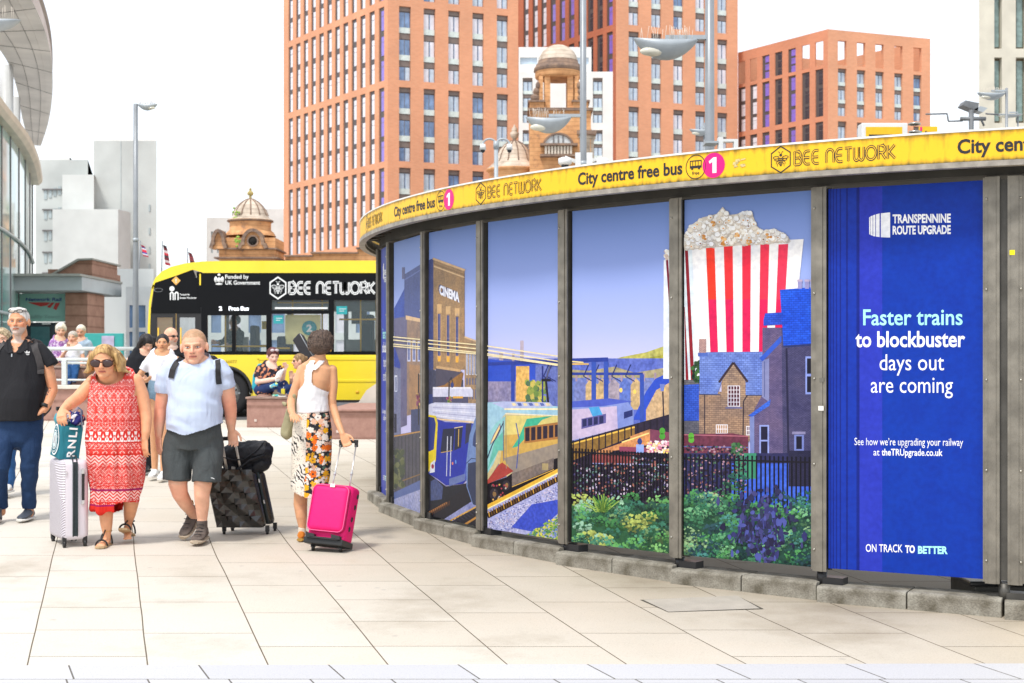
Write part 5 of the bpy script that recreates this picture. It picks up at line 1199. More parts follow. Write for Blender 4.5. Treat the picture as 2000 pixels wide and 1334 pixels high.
# cameras
def camera_pole(label, px, Y, ytop, w): 
    b = P(px, 705, Y); t = empty('camera_pole', (b.x, Y, GZ(Y)), label, 'camera pole'); return t, Vector(t.location)
t, O = camera_pole('pale twin swan-neck camera pole in front of the small terracotta dome', 969, 38, 275, 8)
k = 38/F; m = MB(); zt = CZ+(HY-283)*k-O.z; m.tube([(0, 0, 0), (0, 0, zt)], 4*k, n=12); m.tube([(0, 0, zt-.1), (0, 0, zt+.1)], 5.4*k, n=12); m.build('pole', pgl, t)
for s_ in (-1, 1):
    m = MB(); m.tube([(s_*13*k+s_*13*k*math.cos(a), 0, zt+13*k*math.sin(a)*.9) for a in [PI-PI*i/12 if s_ > 0 else PI-PI*i/12 for i in range(13)]] if s_ > 0 else [(-13*k-13*k*math.cos(PI-PI*i/12), 0, zt+13*k*math.sin(PI*i/12)*.9) for i in range(13)], 2*k, n=8)
    m.build('swan_neck', pgl, t)
    m = MB(); m.tube([(s_*26*k, 0, zt+.02), (s_*26*k, 0, zt-.14)], [5.5*k, 6.5*k], n=14); m.ell((s_*26*k, 0, zt-.14), (5*k, 5*k, 5*k), mat('dark dome glass', (.03, .03, .035), .1), 12); m.build('dome_camera', camw, t) if False else None
    m = MB(); m.tube([(s_*26*k, 0, zt+.02), (s_*26*k, 0, zt-.13)], [5*k, 6.5*k], camw, n=14); m.ell((s_*26*k, 0, zt-.15), (4.6*k, 4.6*k, 4.6*k), mat('dark dome glass'), 12); m.build('dome_camera', parent=t)
def bracket(label, px, Y, parts):
    b = P(px, 705, Y); t = empty('camera_bracket', (b.x, Y-.12, P(px, 320, Y).z-.4), label, 'camera bracket'); O = Vector(t.location)
    for nm, fn in parts: m = MB(); fn(m, O, Y); m.build(nm, parent=t)
    return t
def pb(m, O, Y, x0, x1, y0, y1, d0=-.05, d1=.05, mt=None): a = P(x0, y1, Y)-O; b = P(x1, y0, Y)-O; m.box((a.x, d0, a.z), (b.x, d1, b.z), mt or camw)
def dome(m, O, Y, x, y, r):
    c = P(x, y, Y)-O; k = Y/F; m.tube([(c.x, 0, c.z+r*k*.9), (c.x, 0, c.z+r*k*.7), (c.x, 0, c.z), (c.x, 0, c.z-r*.25*k)], [r*.5*k, r*k, r*k, r*.8*k], camw, 16); m.ell((c.x, 0, c.z-r*.3*k), (r*.6*k, r*.6*k, r*.6*k), mat('dark dome glass'), 12)
bracket('white camera bracket with two dome cameras round the lamp post before the terracotta tower', 1139, 21.6, [
    ('arm', lambda m, O, Y: (pb(m, O, Y, 1123, 1133, 301, 326), pb(m, O, Y, 1145, 1156, 301, 326), m.prism([P(1104, 304, Y)-O, P(1126, 312, Y)-O, P(1126, 319, Y)-O, P(1104, 311, Y)-O], (0, .06, 0), camw), m.prism([P(1152, 312, Y)-O, P(1176, 303, Y)-O, P(1177, 308, Y)-O, P(1152, 319, Y)-O], (0, .06, 0), camw))),
    ('dome_camera', lambda m, O, Y: dome(m, O, Y, 1103, 321, 13)), ('dome_camera', lambda m, O, Y: dome(m, O, Y, 1176, 322, 12))])
bracket('white angular camera bracket on the tallest thick lamp post', 1386, 15.8, [
    ('arm', lambda m, O, Y: (pb(m, O, Y, 1399, 1408, 272, 300), pb(m, O, Y, 1408, 1437, 276, 281), pb(m, O, Y, 1429, 1437, 281, 300))), ('clamp', lambda m, O, Y: pb(m, O, Y, 1374, 1399, 280, 284, -.06, .2, pgl))])
# flood lights on a mast
t, O = camera_pole('dark mast with floodlights and thin outstretched arms near the right edge', 1897, 30, 200, 8); k = 30/F
dg = mat('dark grey casting', (.16, .17, .18), .5, .2, var=.2)
m = MB(); m.tube([(0, 0, 0), (0, 0, CZ+(HY-215)*k-O.z)], 5*k, n=12); m.build('pole', dg, t)
m = MB(); m.prism([P(1880, 205, 30)-O, P(1886, 196, 30)-O, P(1912, 201, 30)-O, P(1910, 217, 30)-O], (0, .35, 0), dg); m.build('floodlight', parent=t)
m = MB(); m.prism([P(1902, 214, 30)-O, P(1915, 207, 30)-O, P(1929, 211, 30)-O, P(1920, 219, 30)-O], (0, .3, 0), pgl); m.build('floodlight', parent=t)
m = MB()
for a, b, r in (((1808, 223), (1850, 222), 1.6), ((1850, 222), (1852, 236), 1.6), ((1852, 237), (1880, 236), 1.6), ((1876, 232), (1925, 232), 4), ((1925, 222), (1950, 224), 1.6), ((1914, 228), (1922, 246), 2.2)): m.tube([P(*a, 30)-O, P(*b, 30)-O], r*k, dg, 8)
m.build('arm', parent=t)
# signs over the canopy
t = empty('route_sign', P(1726, 300, 17), 'white framed yellow sign with a black bus symbol rising behind the shelter roof', 'sign'); O = Vector(t.location)
def sb(m, x0, x1, y0, y1, d0, d1, mt, Y=17): a = P(x0, y1, Y)-O; b = P(x1, y0, Y)-O; m.box((a.x, d0, a.z), (b.x, d1, b.z), mt)
m = MB(); sb(m, 1683, 1773, 240, 330, 0, .2, camw); m.build('cabinet', parent=t, bev=.01)
m = MB(); sb(m, 1691, 1762, 248, 330, -.006, -.001, yel); m.build('face', parent=t)
m = MB(); sb(m, 1697, 1758, 263, 267, -.012, -.008, darktxt); sb(m, 1697, 1700, 267, 290, -.012, -.008, darktxt)
for x in (1708, 1719, 1730, 1741, 1754): sb(m, x, x+2.4, 267, 290, -.012, -.008, darktxt)
m.build('bus_symbol', parent=t)
m = MB(); sb(m, 1722, 1728, 330, 700, .05, .12, pg); m.build('post', parent=t)
t = empty('free_sign', P(1814, 270, 17.5), 'small yellow sign reading free behind the shelter roof', 'sign'); O = Vector(t.location)
m = MB(); sb(m, 1796, 1831, 247, 300, 0, .04, yel, 17.5); m.build('panel', parent=t)
m = MB(); a = P(1806, 262.5, 17.5)-O; b = P(1825, 262.5, 17.5)-O; vs, fs = textgeo('free', .02); m.add([(a.x+(b.x-a.x)*u, -.006, a.z+v*7.5*17.5/F) for u, v in vs], fs, darktxt); m.build('lettering', parent=t, recalc=False)
m = MB(); sb(m, 1797, 1801, 248, 256, -.005, -.001, pink, 17.5); sb(m, 1797, 1800, 256.5, 268, -.005, -.001, mat('teal print', (.02, .45, .45), .4), 17.5); m.build('emblem', parent=t)
m = MB(); sb(m, 1812, 1815, 300, 700, .01, .035, pg, 17.5); m.build('post', parent=t)
t = empty('vent_cap', P(1786, 268, 12), 'round stainless cap on a pipe rising above the shelter roof', 'vent cap'); k = 12/F
st_ = mat('stainless', (.45, .43, .38), .3, .8, var=.2)
MB().tube([(0, 0, -3.2), (0, 0, 10*k)], 9*k, n=18).build('pipe', st_, t); MB().lathe([(9*k, 24*k), (12*k, 24*k), (12*k, 27*k), (9.5*k, 28*k), (.01, 29*k)], n=18).build('cap', st_, t); MB().lathe([(9*k, 8*k), (11*k, 8*k), (11*k, 12*k), (9*k, 12*k)], n=18).build('collar', st_, t)
# flags far away
def flag(label, px, y0, y1, cols, lean):
    Y = 110; t = empty('flag', P(px, 560, Y), label, 'flag', 'flags flying over the far roofs'); O = Vector(t.location)
    m = MB(); m.tube([(0, 0, 0), P(px+lean, y0-8, Y)-O], .05, pg, 6); m.build('flagpole', parent=t)
    m = MB(); n = 8
    for i in range(n):
        f0, f1 = i/n, (i+1)/n; w = lambda f: 1.0*math.sin(f*6)
        a = P(px+lean, y0, Y)-O; H = (y1-y0)*Y/F
        q = [a+Vector((.04+.2*f0, .1*w(f0), -H*f0)), a+Vector((.04+.2*f1, .1*w(f1), -H*f1)), a+Vector((.30+.35*f1, .1*w(f1)+.05, -H*f1-.1)), a+Vector((.30+.35*f0, .1*w(f0)+.05, -H*f0-.1))]
        m.add(q, [(0, 1, 2, 3)], mat('flag '+cols[i % len(cols)], cols[i % len(cols)], .8))
    m.build('cloth', parent=t, recalc=False)
flag('red, white and blue flag beside the left lamp post', 270, 478, 500, ['#c22a3a', '#2a3a8a', '#d8d4dc', '#c22a3a'], 4)
flag('dark and red flag hanging limp above the bus front', 315, 478, 517, ['#3a2a30', '#6a1a24', '#c8b8b8', '#b02a34'], 2)
flag('small dark red flag above the bus roof', 366, 492, 514, ['#4a2a30', '#8a2a2c'], 0)
# railing on a granite planter wall
GRN = weather('red granite', (.40, .235, .19), (.35, .20, .16), (.28, .165, .14), 9.)
pale = mat('pale coping', (.66, .62, .54), .8, var=.15, vs=3)
YW = 26.; kw = YW/F
wl = empty('planter_wall', (P(160, 705, YW).x, YW, GZ(YW)), 'low brown granite wall with pale coping and a railing behind the walkers at the left', 'wall'); O = Vector(wl.location)
a = P(60, 820, YW)-O; b = P(298, 760, YW)-O
MB().box((a.x, 0, -.1), (b.x, .35, b.z)).build('granite_face', GRN, wl); MB().box((a.x-.05, -.05, b.z+.002), (b.x+.05, .4, b.z+.07)).build('coping', pale, wl, bev=.01)
rl = empty('railing', (P(160, 705, YW+.2).x, YW+.2, O.z+b.z+.07), 'pale grey tubular railing standing on the brown granite wall', 'railing'); R_ = Vector(rl.location)
rp = mat('railing paint', (.60, .64, .63), .35, .1, var=.08)
for x in (30, 126, 258): q = P(x, 705, YW+.2)-R_; MB().box((q.x-.045, -.04, 0), (q.x+.045, .04, P(0, 703, YW).z-R_.z)).build('rail_post', rp, rl, bev=.008)
for nm, y, r, x0, x1 in (('top_rail', 681, .035, 20, 262), ('middle_rail', 702, .03, 20, 262), ('middle_rail', 709, .022, 120, 262), ('lower_rail', 742, .018, 20, 262)):
    p0 = P(x0, y, YW+.2)-R_; p1 = P(x1, y, YW+.2)-R_; MB().tube([p0, p1], r, n=12).build(nm, rp, rl)
q = P(112, 640, YW)-R_; 
for x in (99, 232): q0 = P(x, 703, YW+.2)-R_; q1 = P(x, 681, YW+.2)-R_; MB().tube([q0, q1], .02, n=8).build('rail_strut', rp, rl)
bw = empty('seat_wall', (P(140, 705, 28).x, 28, GZ(28)), 'brown granite seat block behind the railing', 'seat wall')
a = P(96, 752, 28)-Vector(bw.location); b = P(176, 719, 28)-Vector(bw.location); MB().box((a.x, -.3, 0), (b.x, .4, b.z)).build('block', GRN, bw, bev=.015)
MB().box((a.x-.02, -.32, b.z+.001), (b.x+.02, .42, b.z+.045)).build('top_slab', mat('seat slab', (.36, .25, .2), .7), bw, bev=.008)
tq = empty('information_panel', P(195, 705, 33)+Vector((0, 0, -1)), 'teal information board with a lilac poster by the pale wall', 'information board'); O = Vector(tq.location)
a = P(165, 712, 33)-O; b = P(240, 651, 33)-O; MB().box((a.x, 0, a.z), (b.x, .12, b.z)).build('board', mat('teal board', (.05, .42, .38), .5), tq, bev=.01)
a = P(199, 702, 33)-O; b = P(223, 656, 33)-O; MB().box((a.x, -.02, a.z), (b.x, -.002, b.z)).build('poster', mat('lilac paper', (.62, .55, .72), .6, var=.25, vs=5), tq)
MB().box((P(166, 0, 33).x-O.x, .02, -1.0), (P(170, 0, 33).x-O.x, .1, 0)).build('leg', pg, tq); MB().box((P(235, 0, 33).x-O.x, .02, -1.0), (P(239, 0, 33).x-O.x, .1, 0)).build('leg', pg, tq)
# benches of red granite
def bench(label, x0, x1, ytop, ybot, depth, nose=True):
    Y = YG(ybot); t = empty('granite_bench', (P((x0+x1)/2, 705, Y).x, Y, GZ(Y)), label, 'bench', 'red granite bench blocks'); O = Vector(t.location)
    a = P(x0, ybot, Y)-O; b = P(x1, ytop, Y)-O
    MB().box((a.x, 0, -.1), (b.x, depth, b.z-.04)).build('block', GRN, t, bev=.012)
    MB().box((a.x-.02, -.03, b.z-.038), (b.x+.02, depth+.03, b.z)).build('top_slab', mat('worn granite top', (.30, .20, .16), .75, var=.3, vs=8) if nose else GRN, t, bev=.01)
    m = MB(); m.box((a.x+.13, -.012, .1), (a.x+.17, -.001, .14), mat('pale stone plug', (.62, .52, .46), .8)); m.build('plug', parent=t)
    return t, O, b.z
bA, bAO, bAz = bench('red granite bench block the two women sit on, before the bus wheel', 482, 606, 775, 835, .75)
bB, bBO, bBz = bench('longer red granite block running behind the shelter corner', 640, 800, 799, 858, 3.2, False)
t = MB().box((0, 0, 0), (0.1, .1, .1))
rp2 = empty('stone_ramp', (P(760, 705, 25.1).x, 25.1, GZ(25)), 'pale sunlit stone ramp between the granite block and the bus', 'ramp'); O = Vector(rp2.location)
m = MB(); m.prism([P(642, 800, 25.2)-O, P(700, 786, 25.2)-O, P(716, 762, 25.2)-O, P(742, 744, 25.2)-O, P(900, 744, 25.2)-O, P(900, 830, 25.2)-O, P(642, 830, 25.2)-O], (0, .9, 0), pale); m.build('ramp', parent=rp2)
# ---------------------------------------------------------------- bus
YB = 27.; kb = YB/F
bus = empty('bus', (P(640, 705, YB).x, YB, GZ(YB)), 'yellow and black single-deck bus standing across the far side of the square', 'bus'); BO = Vector(bus.location)
byel = mat('bus yellow paint', (.86, .66, .03), .28, var=.1, coat=.4, vs=1); bblk = mat('bus black gloss', (.004, .0045, .006), .3, var=.1, spec=.15); wl_ = mat('bus white vinyl', (.78, .80, .80), .35, var=.03)
btrim = mat('bus black trim', (.02, .02, .022), .4, var=.1); ipole = mat('grab pole yellow', (.75, .45, .02), .4, var=.05); iseat = mat('dark seat fabric', (.02, .025, .05), .8, var=.3, vs=20)
bgl = mat('bus window glass', (.16, .22, .24), .03, var=0, spec=.8, alpha=.16)
def Bp(x, y, d=0.): return P(x, y, YB)-BO+Vector((0, d, 0))
def bb(m, x0, x1, y0, y1, d0=0., d1=.06, mt=None): a, b = Bp(x0, y1), Bp(x1, y0); return m.box((a.x, d0, a.z), (b.x, d1, b.z), mt)
W_, RX = 2.5, 1240
outline = [(287.5, 700), (288.5, 640), (291, 590), (296, 560), (303, 543), (316, 530), (334, 521), (360, 514.5), (395, 510.5), (440, 509.5), (RX-8, 507.5), (RX, 516)]
# roof shell and front corner
m = MB(); n = len(outline)
m.add([Bp(*p) for p in outline]+[Bp(p[0], p[1], W_) for p in outline], [(i, i+1, n+i+1, n+i) for i in range(n-1)], smooth=True)
m.prism([Bp(*p) for p in outline[3:]]+[Bp(RX, 533), Bp(398, 533), Bp(378, 527), Bp(330, 543), Bp(303, 552), Bp(298, 565)], (0, .05, 0))
m.prism([Bp(287.5, 700), Bp(288.5, 640), Bp(291, 590), Bp(298, 556), Bp(301, 556), Bp(295, 595), Bp(293, 640), Bp(292.5, 700)], (0, .05, 0))
m.build('roof', byel, bus)
# lower skirt with wheel arch
def arch(cx, r, n=16): return [Bp(cx+r*math.cos(PI*i/n), 768-r*math.sin(PI*i/n)) for i in range(n+1)]
m = MB(); m.prism([Bp(RX, 693), Bp(RX, 781)]+[Bp(1090, 781)]+arch(1040, 50)+[Bp(990, 781), Bp(490, 781)]+arch(440, 50)+[Bp(390, 781), Bp(388, 781), Bp(388, 693)], (0, .06, 0))
m.box(tuple(Bp(RX, 781)), tuple(Bp(RX+1, 510, W_)))
bb(m, 288, 300, 690, 778, 0, .06)
m.build('lower_body', byel, bus)
m = MB()
for x0, x1, y0, y1 in ((503, 738, 696, 703), (503, 506, 700, 780), (640, 1230, 741, 746), (600, 603, 703, 780), (741, 1230, 697, 703)): bb(m, x0, x1, y0, y1, -.012, 0)
m.build('body_trim', byel, bus, bev=.004)
m = MB(); bb(m, 490, 990, 781, 786, .0, .05); bb(m, 1090, RX, 781, 786, .0, .05); m.build('sill', btrim, bus)
# black upper side with openings
m = MB()
bb(m, 393, RX, 533, 586, .0, .05); bb(m, 388, RX, 686.5, 693, .001, .05)
WIN = [(405, 520), (530, 642), (652, 734), (748, 850), (864, 960), (974, 1080), (1094, 1190)]
edges = [393]+[e for w in WIN for e in w]+[RX]
for i in range(0, len(edges), 2): bb(m, edges[i], edges[i+1], 586, 686.5, .0, .05)
bb(m, 405, 520, 586, 616, .0, .05); bb(m, 453, 460, 616, 686.5, .005, .05); bb(m, 530, 642, 606, 613, -.005, .05)
m.prism([Bp(303, 554), Bp(332, 543), Bp(376, 526.5), Bp(384, 545), Bp(388, 600), Bp(296, 600), Bp(299, 575)], (0, .05, 0)); bb(m, 295, 392, 600, 612, -.01, .05); bb(m, 384, 393.5, 531, 600, .004, .05)
m.build('window_surround', bblk, bus)
m = MB(); bb(m, 389.5, 392.5, 535, 557, -.01, .05, byel); m.build('marker_strip', parent=bus)
for w in WIN:
    m = MB(); bb(m, w[0]+.5, w[1]-.5, 587 if w[0] > 410 else 616.5, 686, .02, .03); m.build('window', bgl, bus)
# far side wall and floor, ceiling
m = MB(); a = Bp(295, 790); 
def fb(x0, x1, y0, y1): a, b = Bp(x0, y1), Bp(x1, y0); m.box((a.x, W_-.06, a.z), (b.x, W_, b.z))
fb(390, RX, 690, 790); fb(390, RX, 512, 600)
for x in (392, 525, 646, 742, 856, 966, 1086, 1196): fb(x-4, x+5, 600, 690)
m.build('far_side', mat('bus interior grey', (.30, .32, .33), .6), bus)
m = MB(); bb(m, 300, RX, 766, 770, .07, W_-.07); bb(m, 300, RX, 560, 563, .07, W_-.07); m.build('floor_and_ceiling', mat('bus interior grey'), bus)
# doors
for x0, x1 in ((301, 342), (345, 386)):
    m = MB(); bb(m, x0, x0+5, 612, 778, .0, .05, btrim); bb(m, x1-5, x1, 612, 778, .0, .05, btrim); bb(m, x0+5, x1-5, 612, 620, .0, .05, btrim); bb(m, x0+5, x1-5, 768, 778, .0, .05, btrim)
    d = m.build('door', parent=bus); m = MB(); bb(m, x0+5, x1-5, 620, 768, .02, .03); m.build('pane', bgl, d)
    m = MB(); m.tube([Bp(x0+9, 640, -.03), Bp(x0+9, 740, -.03)], .014, n=8); m.build('handle', ipole, d)
bb(MB(), 0, 0, 0, 0)
m = MB(); bb(m, 386, 393, 600, 781, .0, .05, btrim); bb(m, 294, 301, 612, 778, .0, .05, btrim); m.build('door_frame', parent=bus)
# wheels
for cx in (440, 1040):
    c = Bp(cx, 768); m = MB(); R = .44
    Rm = Matrix(((1, 0, 0), (0, 0, 1), (0, -1, 0)))
    def lat(prof, mt, name, par, n=36):
        mm = MB(); mm.lathe(prof, (0, 0, 0), mt, n); mm.v = [tuple(Rm@Vector(v)+Vector((c.x, .16, c.z))) for v in mm.v]; return mm.build(name, parent=par)
    w = lat([(R*.62, -.13), (R*.8, -.14), (R*.95, -.13), (R, -.09), (R, .09), (R*.95, .13), (R*.62, .12)], mat('tyre rubber', (.018, .018, .02), .8), 'wheel', bus)
    lat([(.03, .15), (.10, .15), (.11, .10), (.2, .07), (.235, .115), (R*.63, .125)], mat('steel rim', (.72, .71, .68), .4, .2, var=.2, vs=6), 'rim', w)
    mm = MB()
    for q in range(10): a_ = 2*PI*q/10; mm.v and 0; mm.ell((c.x+.165*math.cos(a_), .03, c.z+.165*math.sin(a_)), (.016, .03, .016), mat('wheel nut', (.06, .06, .06), .5), 6)
    for q in range(10): a_ = 2*PI*(q+.5)/10; mm.ell((c.x+.205*math.cos(a_), .045, c.z+.205*math.sin(a_)), (.018, .02, .026), mat('wheel nut'), 6)
    mm.build('wheel_nuts', parent=w)
    m = MB(); m.tube([Bp(cx+51*math.cos(PI*i/16), 768-51*math.sin(PI*i/16), -.005) for i in range(17)], .03, btrim, 6); m.build('wheel_arch', parent=bus)
    mm = MB(); a, b = Bp(cx-50, 770), Bp(cx+50, 720); mm.box((a.x, .4, a.z-.3), (b.x, .45, b.z), btrim); mm.build('arch_liner', parent=bus)
# lettering
def bt(m, s, x0, x1, yb, cap, mt, b=0., d=-.006, sl=0.):
    vs, fs = textgeo(s, b); a, e = Bp(x0, yb), Bp(x1, yb); h = cap*kb; m.add([(a.x+(e.x-a.x)*u+v*h*sl, d, a.z+v*h) for u, v in vs], fs, mt)
def bgeo(m, g, x0, x1, y0, y1, mt, d=-.006):
    vs, fs = g; a, b = Bp(x0, y1), Bp(x1, y0); m.add([(a.x+(b.x-a.x)*u, d, a.z+(b.z-a.z)*v) for u, v in vs], fs, mt)
m = MB(); bt(m, 'Funded by', 440, 486, 544.5, 8.5, wl_, .02); bt(m, 'UK Government', 440, 508, 556, 8.5, wl_, .02)
rr = random.Random(8)
for (x, y, rx, ry) in ((428, 537, 3, 2.6), (421.5, 546, 3, 6), (434.5, 546, 3, 6), (428, 547, 4.2, 5), (428, 555, 7, 1.8)): m.tube([Bp(x, y, -.006), Bp(x, y, -.007)], 1, wl_, 14); m.v[-28:] = [tuple(Bp(x, y, -.006)+Vector((math.cos(2*PI*(i % 14)/14)*rx*kb, -.001*(i//14), math.sin(2*PI*(i % 14)/14)*ry*kb))) for i in range(28)]
m.build('government_lettering', parent=bus, recalc=False)
m = MB(); bgeo(m, wordmark('BEE NETWORK', .235, .17), 565, 732, 551.5, 573.5, wl_); bgeo(m, wordmark('BEE NETWORK', .035, .17), 565, 732, 551.5, 573.5, bblk, -.009); m.build('wordmark', parent=bus, recalc=False)
m = MB(); bgeo(m, ([((a+1)/2, (b+1)/2) for a, b in beegeo()[0]], beegeo()[1]), 525, 561, 541, 584, wl_); v, f = stroke2d([((math.sin(math.radians(60*k))*.98+1)/2, (math.cos(math.radians(60*k))*.98+1)/2) for k in range(6)], .07, True); bgeo(m, (v, f), 525, 561, 541, 584, wl_, -.008); m.build('emblem', parent=bus, recalc=False)
m = MB(); v, f = stroke2d([(0, 0), (0, .75)]+arc2(.25, .75, .25, .25, 180, 0, 6)+[(.5, 0)], .2); bgeo(m, (v, f), 333, 344, 571, 586, wl_); v, f = stroke2d([(.5, 0), (.5, .75)]+arc2(.75, .75, .25, .25, 180, 0, 6)+[(1, 0)], .2); bgeo(m, (v, f), 336, 348, 571, 586, wl_)
k_ = [(.5+.5*math.cos(2*PI*i/16), .5+.5*math.sin(2*PI*i/16)) for i in range(16)]; bgeo(m, (k_, [tuple(range(16))]), 331, 341, 559, 569, wl_); bt(m, 'Transport for', 351, 371, 577, 4, wl_, .02); bt(m, 'Greater Manchester', 351, 384, 583.5, 4, wl_, .02)
m.build('operator_lettering', parent=bus, recalc=False)
m = MB(); v = [Bp(344, 539.5, -.006), Bp(353, 548, -.006), Bp(344, 557, -.006), Bp(335, 548, -.006)]; m.add(v, [(0, 1, 2, 3)], mat('orange diamond', (.80, .42, .10), .4)); bt(m, '!', 343, 345, 552, 8, wl_, .03, -.009); m.build('warning_diamond', parent=bus, recalc=False)
led = mat('led letters', (.9, .93, 1.), .5, var=0, emit=1.3)
m = MB(); bt(m, '2', 427.5, 434, 606.5, 8.5, led, .03); bt(m, 'Free Bus', 447, 486, 606.5, 8.5, led, .03); m.build('destination_display', parent=bus, recalc=False)
m = MB(); bt(m, '66077', 441, 463, 709, 6, mat('fleet number', (.42, .30, .02), .5), .01); m.build('fleet_number', parent=bus, recalc=False)
m = MB(); bgeo(m, stroke2d(arc2(.5, .5, .5, .5, 0, 330, 14), .08), 301, 318, 563, 570, mat('grey vinyl', (.2, .21, .22), .4)); m.build('faint_logo', parent=bus, recalc=False)
# side step light, window stickers
for x0, x1, y0, y1 in ((534, 553, 616, 632), (657, 678, 598, 614)):
    m = MB(); bb(m, x0, x1, y0, y1, .010, .018, mat('teal sticker', (.03, .33, .36), .4)); bb(m, x0+5, x1-2, (y0+y1)/2-3, (y0+y1)/2-2, .006, .009, wl_); bb(m, x0+5, x1-6, (y0+y1)/2+1, (y0+y1)/2+2, .006, .009, wl_); m.build('window_sticker', parent=bus)
m = MB(); bb(m, 537, 640, 600, 603.5, .0, .02, wl_); m.build('vent_blind', parent=bus)
m = MB(); c = Bp(698, 766); m.ell((c.x, -.002, c.z), (.035, .015, .03), mat('amber marker', (.7, .38, .02), .3), 10); m.build('side_marker', parent=bus)
# interior
m = MB(); bb(m, 552, 622, 614, 672, .30, .33, mat('yellow poster', (.80, .74, .34), .6, var=.1)); bp_ = m.build('interior_poster', parent=bus)
m = MB(); c = Bp(600, 640); m.tube([(c.x, .29, c.z), (c.x, .28, c.z)], .14, mat('teal disc', (.04, .42, .48), .5), 24); m.build('disc', parent=bp_)
m = MB(); vs, fs = textgeo('2', .04); m.add([(c.x-.055+.11*u, 0.275, c.z-.075+.15*v) for u, v in vs], fs, wl_); m.build('numeral', parent=bp_, recalc=False)
m = MB()
for x, d in ((430, .5), (507, 1.2), (562, .6), (617, .9), (699, .5), (721, 1.4), (800, .6), (900, .8), (1000, .8), (1120, .8)): m.tube([Bp(x, 566, d), Bp(x, 690, d)], .018, n=8)
for x0, x1, y, d in ((405, 520, 676, .4), (533, 642, 589, .5), (655, 735, 622, .6), (533, 562, 680, .3), (488, 508, 674, 1)): m.tube([Bp(x0, y, d), Bp(x1, y, d)], .018, n=8)
m.build('grab_poles', ipole, bus)
def seat(x, d, w=16, top=628):
    m = MB(); a = Bp(x, 700); z1 = Bp(x, top).z; m.box((a.x, d, a.z-.1), (a.x+w*kb, d+.45, z1), bev=.05); m.build('seat_back', iseat, bus)
seat(478, .5, 13, 634); seat(535, .3, 24, 656); seat(575, .5, 12, 636); seat(690, 1.2, 26, 610); seat(770, .5); seat(820, .5); seat(920, .5); seat(1010, .5); seat(1110, .5)
m = MB(); bb(m, 676, 706, 604, 630, .9, 1.0, btrim); m.build('monitor', parent=bus)
m = MB(); bb(m, 497, 510, 625, 641, .8, .82, mat('yellow notice', (.75, .55, .05), .5)); m.build('notice', parent=bus)
m = MB(); bb(m, 652, 735, 660, 690, 2.0, 2.1, mat('pale panel', (.55, .6, .62), .5)); bb(m, 405, 450, 655, 690, 1.8, 1.9, mat('pale panel')); m.build('partition', parent=bus)
# ---------------------------------------------------------------- figure modelling
from mathutils.bvhtree import BVHTree
def limb(mb, pts, ra, rb=None, n=18, round0=True, round1=True, m=None):
    """closed tube with elliptical sections: ra across the picture, rb in depth"""
    pts = [Vector(p) for p in pts]; N = len(pts)
    ra = [ra]*N if not isinstance(ra, (list, tuple)) else list(ra); rb = ra if rb is None else ([rb]*N if not isinstance(rb, (list, tuple)) else list(rb))
    P_, A_, B_ = [], [], []
    ts = [(pts[min(i+1, N-1)]-pts[max(i-1, 0)]).normalized() for i in range(N)]
    if round0:
        for q in (80, 50, 25): P_.append((pts[0]-ts[0]*min(ra[0], rb[0])*math.sin(math.radians(q)), ts[0])); A_.append(ra[0]*math.cos(math.radians(q))); B_.append(rb[0]*math.cos(math.radians(q)))
    for i in range(N): P_.append((pts[i], ts[i])); A_.append(ra[i]); B_.append(rb[i])
    if round1:
        for q in (25, 50, 80): P_.append((pts[-1]+ts[-1]*min(ra[-1], rb[-1])*math.sin(math.radians(q)), ts[-1])); A_.append(ra[-1]*math.cos(math.radians(q))); B_.append(rb[-1]*math.cos(math.radians(q)))
    vs = []; fs = []; Yv = Vector((0, 1, 0)); pa = None
    for (p, t), a, b in zip(P_, A_, B_):
        ax = Yv.cross(t)
        if ax.length < .25: ax = pa if pa else Vector((1, 0, 0))
        ax = (ax-t*ax.dot(t)).normalized()
        if pa and ax.dot(pa) < 0: ax = -ax
        pa = ax; bx = t.cross(ax)
        for k in range(n): q = 2*PI*k/n; vs.append(p+ax*math.cos(q)*a+bx*math.sin(q)*b)
    M_ = len(P_)
    for i in range(M_-1):
        for k in range(n): fs.append((i*n+k, i*n+(k+1) % n, (i+1)*n+(k+1) % n, (i+1)*n+k))
    fs.append(tuple(range(n))[::-1]); fs.append(tuple(range((M_-1)*n, M_*n)))
    mb.add(vs, fs, m)
